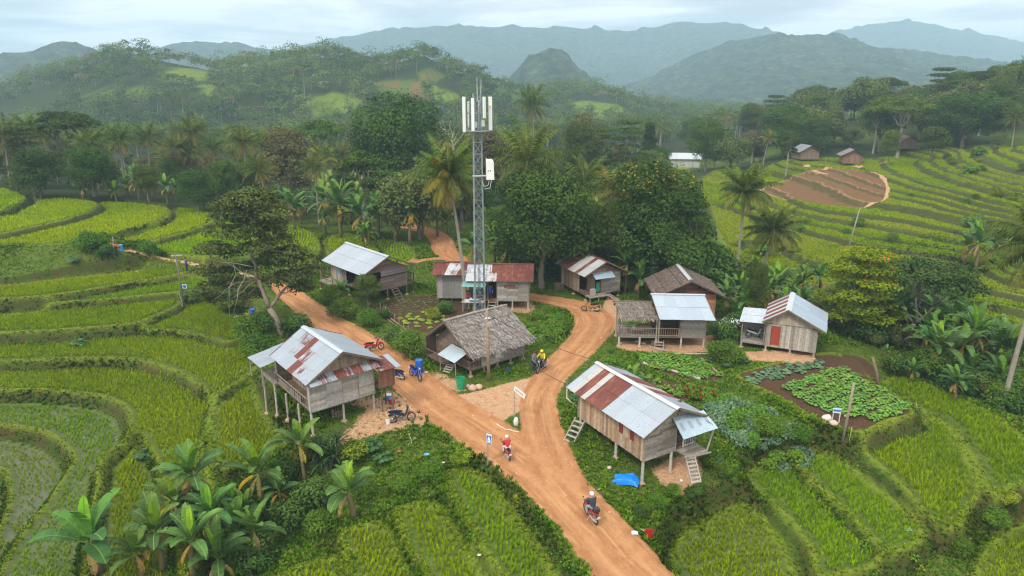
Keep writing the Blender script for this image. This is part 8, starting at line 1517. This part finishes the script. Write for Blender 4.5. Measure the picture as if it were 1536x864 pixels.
# ------------------------------------------------------------------ animals
def quadruped(name, loc, rz, s, col, label, cat, horns=False):
    e = empty(name, loc, rz, label, cat); e.scale = (s,) * 3
    J = dict(hipc=(-.42, 0, .72), belly=(0, 0, .66), chest=(.36, 0, .70), neck=(.58, 0, .86), head=(.76, 0, .90), muzzle=(.95, 0, .80), tail0=(-.56, 0, .74), tail1=(-.66, 0, .55), tail2=(-.68, 0, .35)); E = [('hipc', 'belly'), ('belly', 'chest'), ('chest', 'neck'), ('neck', 'head'), ('head', 'muzzle'), ('hipc', 'tail0'), ('tail0', 'tail1'), ('tail1', 'tail2')]; Rd = dict(hipc=(.17, .19), belly=(.17, .19), chest=(.18, .22), neck=.11, head=.10, muzzle=.055, tail0=.035, tail1=.022, tail2=.03)
    for k, sg in (('l', 1), ('r', -1)):
        J.update({'th' + k: (-.46, sg * .12, .56), 'kn' + k: (-.36, sg * .13, .44), 'ho' + k: (-.52, sg * .13, .26), 'pa' + k: (-.47, sg * .13, .03), 'el' + k: (.34, sg * .12, .50), 'wr' + k: (.36, sg * .12, .26), 'fp' + k: (.38, sg * .12, .03), 'ear' + k: (.72, sg * .14, .98)}); E += [('hipc', 'th' + k), ('th' + k, 'kn' + k), ('kn' + k, 'ho' + k), ('ho' + k, 'pa' + k), ('chest', 'el' + k), ('el' + k, 'wr' + k), ('wr' + k, 'fp' + k), ('head', 'ear' + k)]; Rd.update({'th' + k: .10, 'kn' + k: .065, 'ho' + k: .038, 'pa' + k: .035, 'el' + k: .065, 'wr' + k: .04, 'fp' + k: .035, 'ear' + k: .025})
    skin_chain('body', J, E, Rd, 'cloth', col, e, root='hipc')
quadruped('dog', on_ground(851, 503), R(60), .62, (.012, .012, .013), 'black dog standing on the grass at the inner bend of the branch road', 'dog'); quadruped('cow', on_ground(175, 377), R(170), .95, (.25, .09, .04), 'reddish brown cow grazing beside the left footpath', 'cow')
# ------------------------------------------------------------------ containers and odds and ends
def single(name, g, label, cat, mb, mat='plastic', rz=0, tilt=(0, 0), smooth=False): o = mb.build(name, mat, None, smooth); o.location = g; o.rotation_euler = (*tilt, rz); return tag(o, label, cat)
def barrel(g, r, h, col, label, lid=None, name='barrel', open_=False, tilt=(0, 0), rz=0):
    e = empty(name, g, rz, label, 'barrel' if name == 'barrel' else name.replace('_', ' ')); e.rotation_euler = (*tilt, rz); m = MB()
    pr = [(r * .9, 0), (r, .04), (r, h * .3), (r * 1.04, h * .33), (r, h * .36), (r, h * .63), (r * 1.04, h * .66), (r, h * .69), (r * .97, h * .96), (r * .9, h)] if not open_ else [(r * .78, 0), (r * .8, .03), (r, h * .96), (r * 1.06, h * .97), (r * 1.06, h), (r * .95, h), (r * .75, .1)]
    m.lathe(pr, 14, (0, 0, 0), col); m.build('drum' if not open_ else 'tub', 'plastic', e, smooth=False)
    if lid: m = MB(); m.lathe([(r * .93, h), (r * .95, h + .05), (r * .3, h + .07)], 14, (0, 0, 0), lid); m.build('lid', 'plastic', e)
    if open_: m = MB(); m.tube([(r * 1.05, 0, h), (r * .7, 0, h + .14), (-r * .7, 0, h + .14), (-r * 1.05, 0, h)], .012, 5, tuple(c * .6 for c in col)); m.build('handle', 'plastic', e)
    return e
barrel(on_ground(629, 559), .30, 1.0, (.02, .11, .42), 'tall blue plastic barrel at the corner of the thatched house', (.02, .12, .46)); barrel(on_ground(691, 583), .33, .85, (.02, .30, .13), 'large green open tub in front of the thatched house', open_=True, name='tub'); barrel(on_ground(662, 447), .34, .9, (.10, .12, .08), 'dark drum with a pale green cover left of the tall leaning palm', (.10, .45, .34)); barrel(on_ground(669, 447), .22, .4, (.45, .03, .06), 'small red pot beside the drum with the green cover', (.5, .04, .07), name='pot')
barrel(on_ground(583, 600), .22, .38, (.04, .22, .55), 'blue tub on the bare ground under the front left stilt house', (.6, .65, .68), name='tub'); barrel(on_ground(588, 606), .20, .35, (.42, .02, .04), 'dark red round pot beside the blue tub near the front left house', (.45, .03, .05), name='pot'); barrel(on_ground(582, 636), .14, .42, (.70, .70, .70), 'white jerrycan behind the black and red motorcycle', (.5, .25, .1), name='jerrycan'); barrel(on_ground(762, 556), .16, .2, (.01, .05, .30), 'small dark blue bucket on the grass in front of the thatched house', name='bucket')
barrel((*on_ground(1063, 694)[:2], on_ground(1063, 694)[2] + .26), .26, .75, (.01, .09, .45), 'blue barrel lying on its side behind the front right house', tilt=(R(90), 0), rz=R(60)); g = on_ground(1050, 684); m = MB(); m.box((0, 0, .2), (.55, .4, .4), (.75, .30, .02)); m.box((-.35, .1, .15), (.4, .35, .3), (.45, .36, .28)); single('sack', g, 'orange sack lying next to the lying blue barrel', 'sack', m, 'cloth', .5)
barrel(on_ground(973, 807), .22, .38, (.45, .02, .02), 'red flower pot on the verge at the right of the road bottom', name='pot', open_=True); barrel(on_ground(1048, 548), .18, .3, (.02, .28, .30), 'turquoise bucket in the timber edged vegetable bed', name='bucket', open_=True); barrel(on_ground(379, 470), .26, .45, (.02, .13, .50), 'round blue tub on the slope left of the gnarled tree', name='tub'); barrel(on_ground(181, 377), .30, .75, (.05, .30, .60), 'light blue barrel on the left footpath beside the cow')
barrel(on_ground(585, 546), .2, .45, (.55, .06, .18), 'pink bucket by the road behind the front left house', name='bucket', open_=True); p = HC.world(.4, -.55); barrel((*p, 1.03), .14, .26, (.6, .62, .62), 'white pot on the stall counter', name='pot'); p = HH.world(1.3, .6); barrel((*p, 1.38), .12, .2, (.7, .66, .5), 'cream pot on the verandah table', name='pot'); p = HA.world(.65, 1.0); m = MB(); m.ell((0, 0, .3), (.4, .3, .35), (.5, .5, .5)); m.ell((.1, .4, .2), (.25, .25, .25), (.35, .2, .16)); single('sack', (*p, 1.5), 'pale sacks heaped in the dark doorway of the front left house', 'sack', m, 'cloth')
def tarp():
    g = on_ground(938, 722); n = 22; V = []; F = []
    for i in range(n):
        for j in range(n):
            x, y = (i / (n - 1) - .5) * 1.5, (j / (n - 1) - .5) * .85; sh = .22 * math.sin(x * 4); z = .10 + .16 * float(fbm(np.array([x * 2 + 9]), np.array([y * 2 + 3]), .6, 3, 90)[0]) + (.12 if abs(x) < .4 else 0); ed = min(i, j, n - 1 - i, n - 1 - j); z = z * min(1, ed / 2.5) + .02; V.append((x, y + sh * .5, z))
    F = [(i * n + j, i * n + j + 1, (i + 1) * n + j + 1, (i + 1) * n + j) for i in range(n - 1) for j in range(n - 1)]; o = mesh_obj('tarpaulin', V, [np.array(F)], 'plastic', col=np.tile((.01, .20, .62), (n * n, 1)), smooth=True); o.location = g; o.rotation_euler = (0, 0, R(-20)); tag(o, 'crumpled bright blue tarpaulin on the grass below the front right house', 'tarpaulin')
tarp()
def rock(u, v, r, col, label, name='stone', sq=(1, 1, .7)):
    g = on_ground(u, v); o_ = MB(); o_.ell((0, 0, r * sq[2] * .6), (r * sq[0], r * sq[1], r * sq[2]), col, 9, 6); V = np.array(o_.v); V *= (1 + .35 * (fbm(V[:, 0] * 3 + 50 + u, V[:, 1] * 3 + V[:, 2] * 2 + 50, r * 2, 2, int(u)) - .5))[:, None]; o_.v = [tuple(q) for q in V]; single(name, g, label, 'stone', o_, 'stone', smooth=True)
rock(709, 585, .34, (.44, .30, .21), 'big reddish stone in front of the thatched house right of the green tub'); rock(718, 583, .30, (.48, .33, .24), 'second reddish stone nearest the utility pole'); rock(702, 581, .2, (.42, .33, .27), 'small pale stone touching the green tub'); rock(774, 638, .26, (.66, .66, .64), 'upright white stone below the white sign board', sq=(.6, .5, 1.5)); rock(1240, 630, .34, (.58, .53, .46), 'pale round boulder at the edge of the pumpkin field'); rock(1250, 637, .26, (.55, .40, .30), 'pinkish stone under the small blue and white board'); rock(914, 703, .14, (.5, .42, .36), 'small stone on the grass left of the blue tarpaulin'); rock(1022, 722, .12, (.6, .6, .58), 'white stone at the foot of the front stairs'); rock(640, 560, .16, (.4, .3, .22), 'brown stone right of the blue barrel')
g = on_ground(1253, 634); e = empty('field_board', g, R(-15), 'small blue and white board standing at the pumpkin field edge', 'sign'); m = MB(); m.box((0, 0, .85), (.48, .02, .34), (.70, .72, .74)); b = m.build('board', 'paint', e); m = MB(); m.box((0, -.014, .86), (.46, .004, .15), (.03, .22, .60)); m.build('blue_stripe', 'paint', b); m = MB(); m.beam((.2, 0, -.1), (.2, 0, .8), .05, .05, (.6, .6, .6)); m.beam((-.2, 0, .2), (-.2, 0, .8), .04, .04, (.6, .6, .6)); m.build('leg', 'wood', e)
def log(u0, v0, u1, v1, r, label, col=(.30, .25, .20), name='log'):
    a = np.array(on_ground(u0, v0, r * .7)); b = np.array(on_ground(u1, v1, r * .7)); m = MB(); d = b - a; m.tube([tuple(d * t + np.array((0, 0, rnd.uniform(-.03, .03)))) for t in (0, .3, .65, 1)], [r, r * .95, r * .85, r * .8], 7, col); single(name, tuple(a), label, name, m, 'wood')
for q in [(953, 514, 968, 518, .16, 'thick pale log at the verandah end of the vegetable bed'), (975, 522, 1010, 531, .10, 'log edging the back of the vegetable bed'), (1010, 531, 1075, 532, .07, 'long thin log under the verandah house', (.42, .34, .26)), (965, 546, 990, 553, .12, 'split timber edging the left part of the vegetable bed', (.40, .34, .28)), (990, 553, 1018, 560, .12, 'split timber edging the middle of the vegetable bed', (.42, .36, .30)), (1025, 562, 1050, 570, .15, 'thick pale timber edging the right part of the vegetable bed', (.44, .40, .35)), (1052, 538, 1080, 563, .07, 'pole along the right side of the vegetable bed', (.34, .27, .20)), (808, 508, 838, 497, .13, 'grey driftwood log on the grass near the black dog', (.36, .32, .28)), (851, 572, 850, 598, .05, 'thin pole edging the bed at the branch road', (.46, .40, .33)), (850, 598, 874, 618, .05, 'thin pole edging the bed towards the front right house', (.48, .41, .33)), (745, 637, 760, 645, .04, 'bleached stick on the grass island', (.55, .48, .40)), (760, 645, 778, 648, .035, 'second bleached stick on the grass island', (.55, .50, .44)), (612, 668, 640, 640, .05, 'crooked branch stuck in the bank below the black and red motorcycle', (.42, .34, .26)), (610, 640, 618, 665, .04, 'thin branch beside the crooked one on the bank', (.46, .38, .28)), (1115, 521, 1090, 520, .06, 'stick lying on the red soil by the right hand hut', (.4, .3, .22)), (575, 470, 612, 497, .05, 'brushwood rail along the vegetable plot', (.34, .26, .19)), (578, 476, 606, 498, .04, 'lower brushwood rail along the vegetable plot', (.30, .24, .18)), (1096, 505, 1108, 512, .22, 'brown heap of brushwood left of the right hand hut', (.16, .10, .07))]: log(*q[:6], *(q[6:] or [(.30, .25, .20)]))
def woodpile(u, v, label, n=9, r=.10, L_=.9):
    g = on_ground(u, v); e = empty('log_pile', g, R(20), label, 'log pile')
    for i in range(n): x, z = (i % 4) * r * 2.1 - r * 3, (i // 4) * r * 1.8 + r; m = MB(); m.tube([(x, -L_ / 2, z), (x, L_ / 2, z)], r, 7, jc((.20, .14, .10), .25)); m.build('log', 'wood', e)
woodpile(838, 434, 'pile of short dark logs at the left wall of the rusty hut', 11, .12, .8)
woodpile(505, 622, 'stack of dark firewood on the ground under the front left stilt house', 13, .08, .8); woodpile(985, 682, 'stack of dark logs under the front right house', 10, .09, .9); woodpile(985, 520, 'stack of logs under the verandah house', 10, .09, .8)
for i in range(7):
    t = i / 6; u, v = 571 + 42 * t, 464 + 34 * t; g = on_ground(u, v); m = MB(); m.tube([(0, 0, -.1), (rnd.uniform(-.05, .05), 0, .65)], .035, 5, jc((.33, .26, .2))); single('fence_stake', g, ['first', 'second', 'third', 'fourth', 'fifth', 'sixth', 'last'][i] + ' stake of the brushwood fence counted from the back of the vegetable plot', 'stake', m, 'wood')
for u, v, c, s, lab in ((640, 683, (.1, .45, .6), .16, 'turquoise plastic scrap on the bank below the road'), (599, 678, (.6, .05, .12), .13, 'pinkish red scrap on the bank under the crooked branch'), (665, 695, (.7, .7, .7), .1, 'white litter scrap near the head of the centre paddies'), (952, 801, (.72, .76, .8), .16, 'white plastic scrap left of the red flower pot'), (963, 797, (.72, .7, .68), .12, 'white and brown scrap touching the red flower pot'), (1362, 796, (.3, .5, .75), .16, 'blue plastic scrap in the double paddy'), (712, 690, (.6, .6, .6), .07, ''), (719, 834, (.6, .4, .4), .1, 'pale pink scrap on the bund of the centre paddies'), (205, 408, (.7, .75, .8), .18, 'white scrap on the upper left terrace'), (354, 476, (.6, .66, .66), .25, 'pale board scrap in the paddy under the gnarled tree'), (1171, 320, (.1, .3, .6), .25, '')):
    if lab: g = on_ground(u, v); m = MB(); m.face([(-s, -s * .6, .03), (s * .8, -s, .08), (s, s * .7, .05), (0, s * .5, s * .7), (-s * .8, s, .04)], c); m.box((0, 0, .03), (s, s * .8, .05), c); single('litter', (g[0], g[1], g[2] + .02), lab, 'litter', m)
# pebbles and clods of the road
def pebbles():
    n = 5200; x = rng.uniform(-16, 14, n); y = rng.uniform(23, 66, n); w = gsample(m_road, x, y) + gsample(m_sand, x, y) * 1.5; ed = np.abs(gsample(m_road, x, y) - .5) < .35; keep = (w > .1) & (rng.random(n) < np.where(ed, .9, .35)); x, y = x[keep], y[keep]; z = gsample(Z, x, y); r = rng.uniform(.012, .04, len(x)) * np.where(rng.random(len(x)) < .05, 2.0, 1)
    B = np.array([(1, 0, 0), (0, 1, 0), (-1, 0, 0), (0, -1, 0), (0, 0, .9), (.7, .7, .3), (-.7, .7, .3)])[:5]; V = (np.stack([x, y, z], 1)[:, None, :] + B[None] * r[:, None, None] * rng.uniform(.7, 1.3, (len(x), 5, 1))).reshape(-1, 3); i = np.arange(len(x)) * 5
    F = np.concatenate([np.stack([i + a, i + b, i + 4], 1) for a, b in ((0, 1), (1, 2), (2, 3), (3, 0))]); c = np.array((.50, .33, .22)) * rng.uniform(.5, 1.35, (len(x), 1)); c[rng.random(len(x)) < .12] = (.62, .56, .5); o = mesh_obj('gravel', V, [F], 'stone', col=np.repeat(np.clip(c, 0, 1), 5, axis=0)); o['kind'] = 'stuff'
pebbles()
for o in list(bpy.data.objects):
    if o.parent is None and o.type == 'EMPTY' and 'label' not in o.keys() and 'category' not in o.keys(): print('UNLABELLED', o.name)
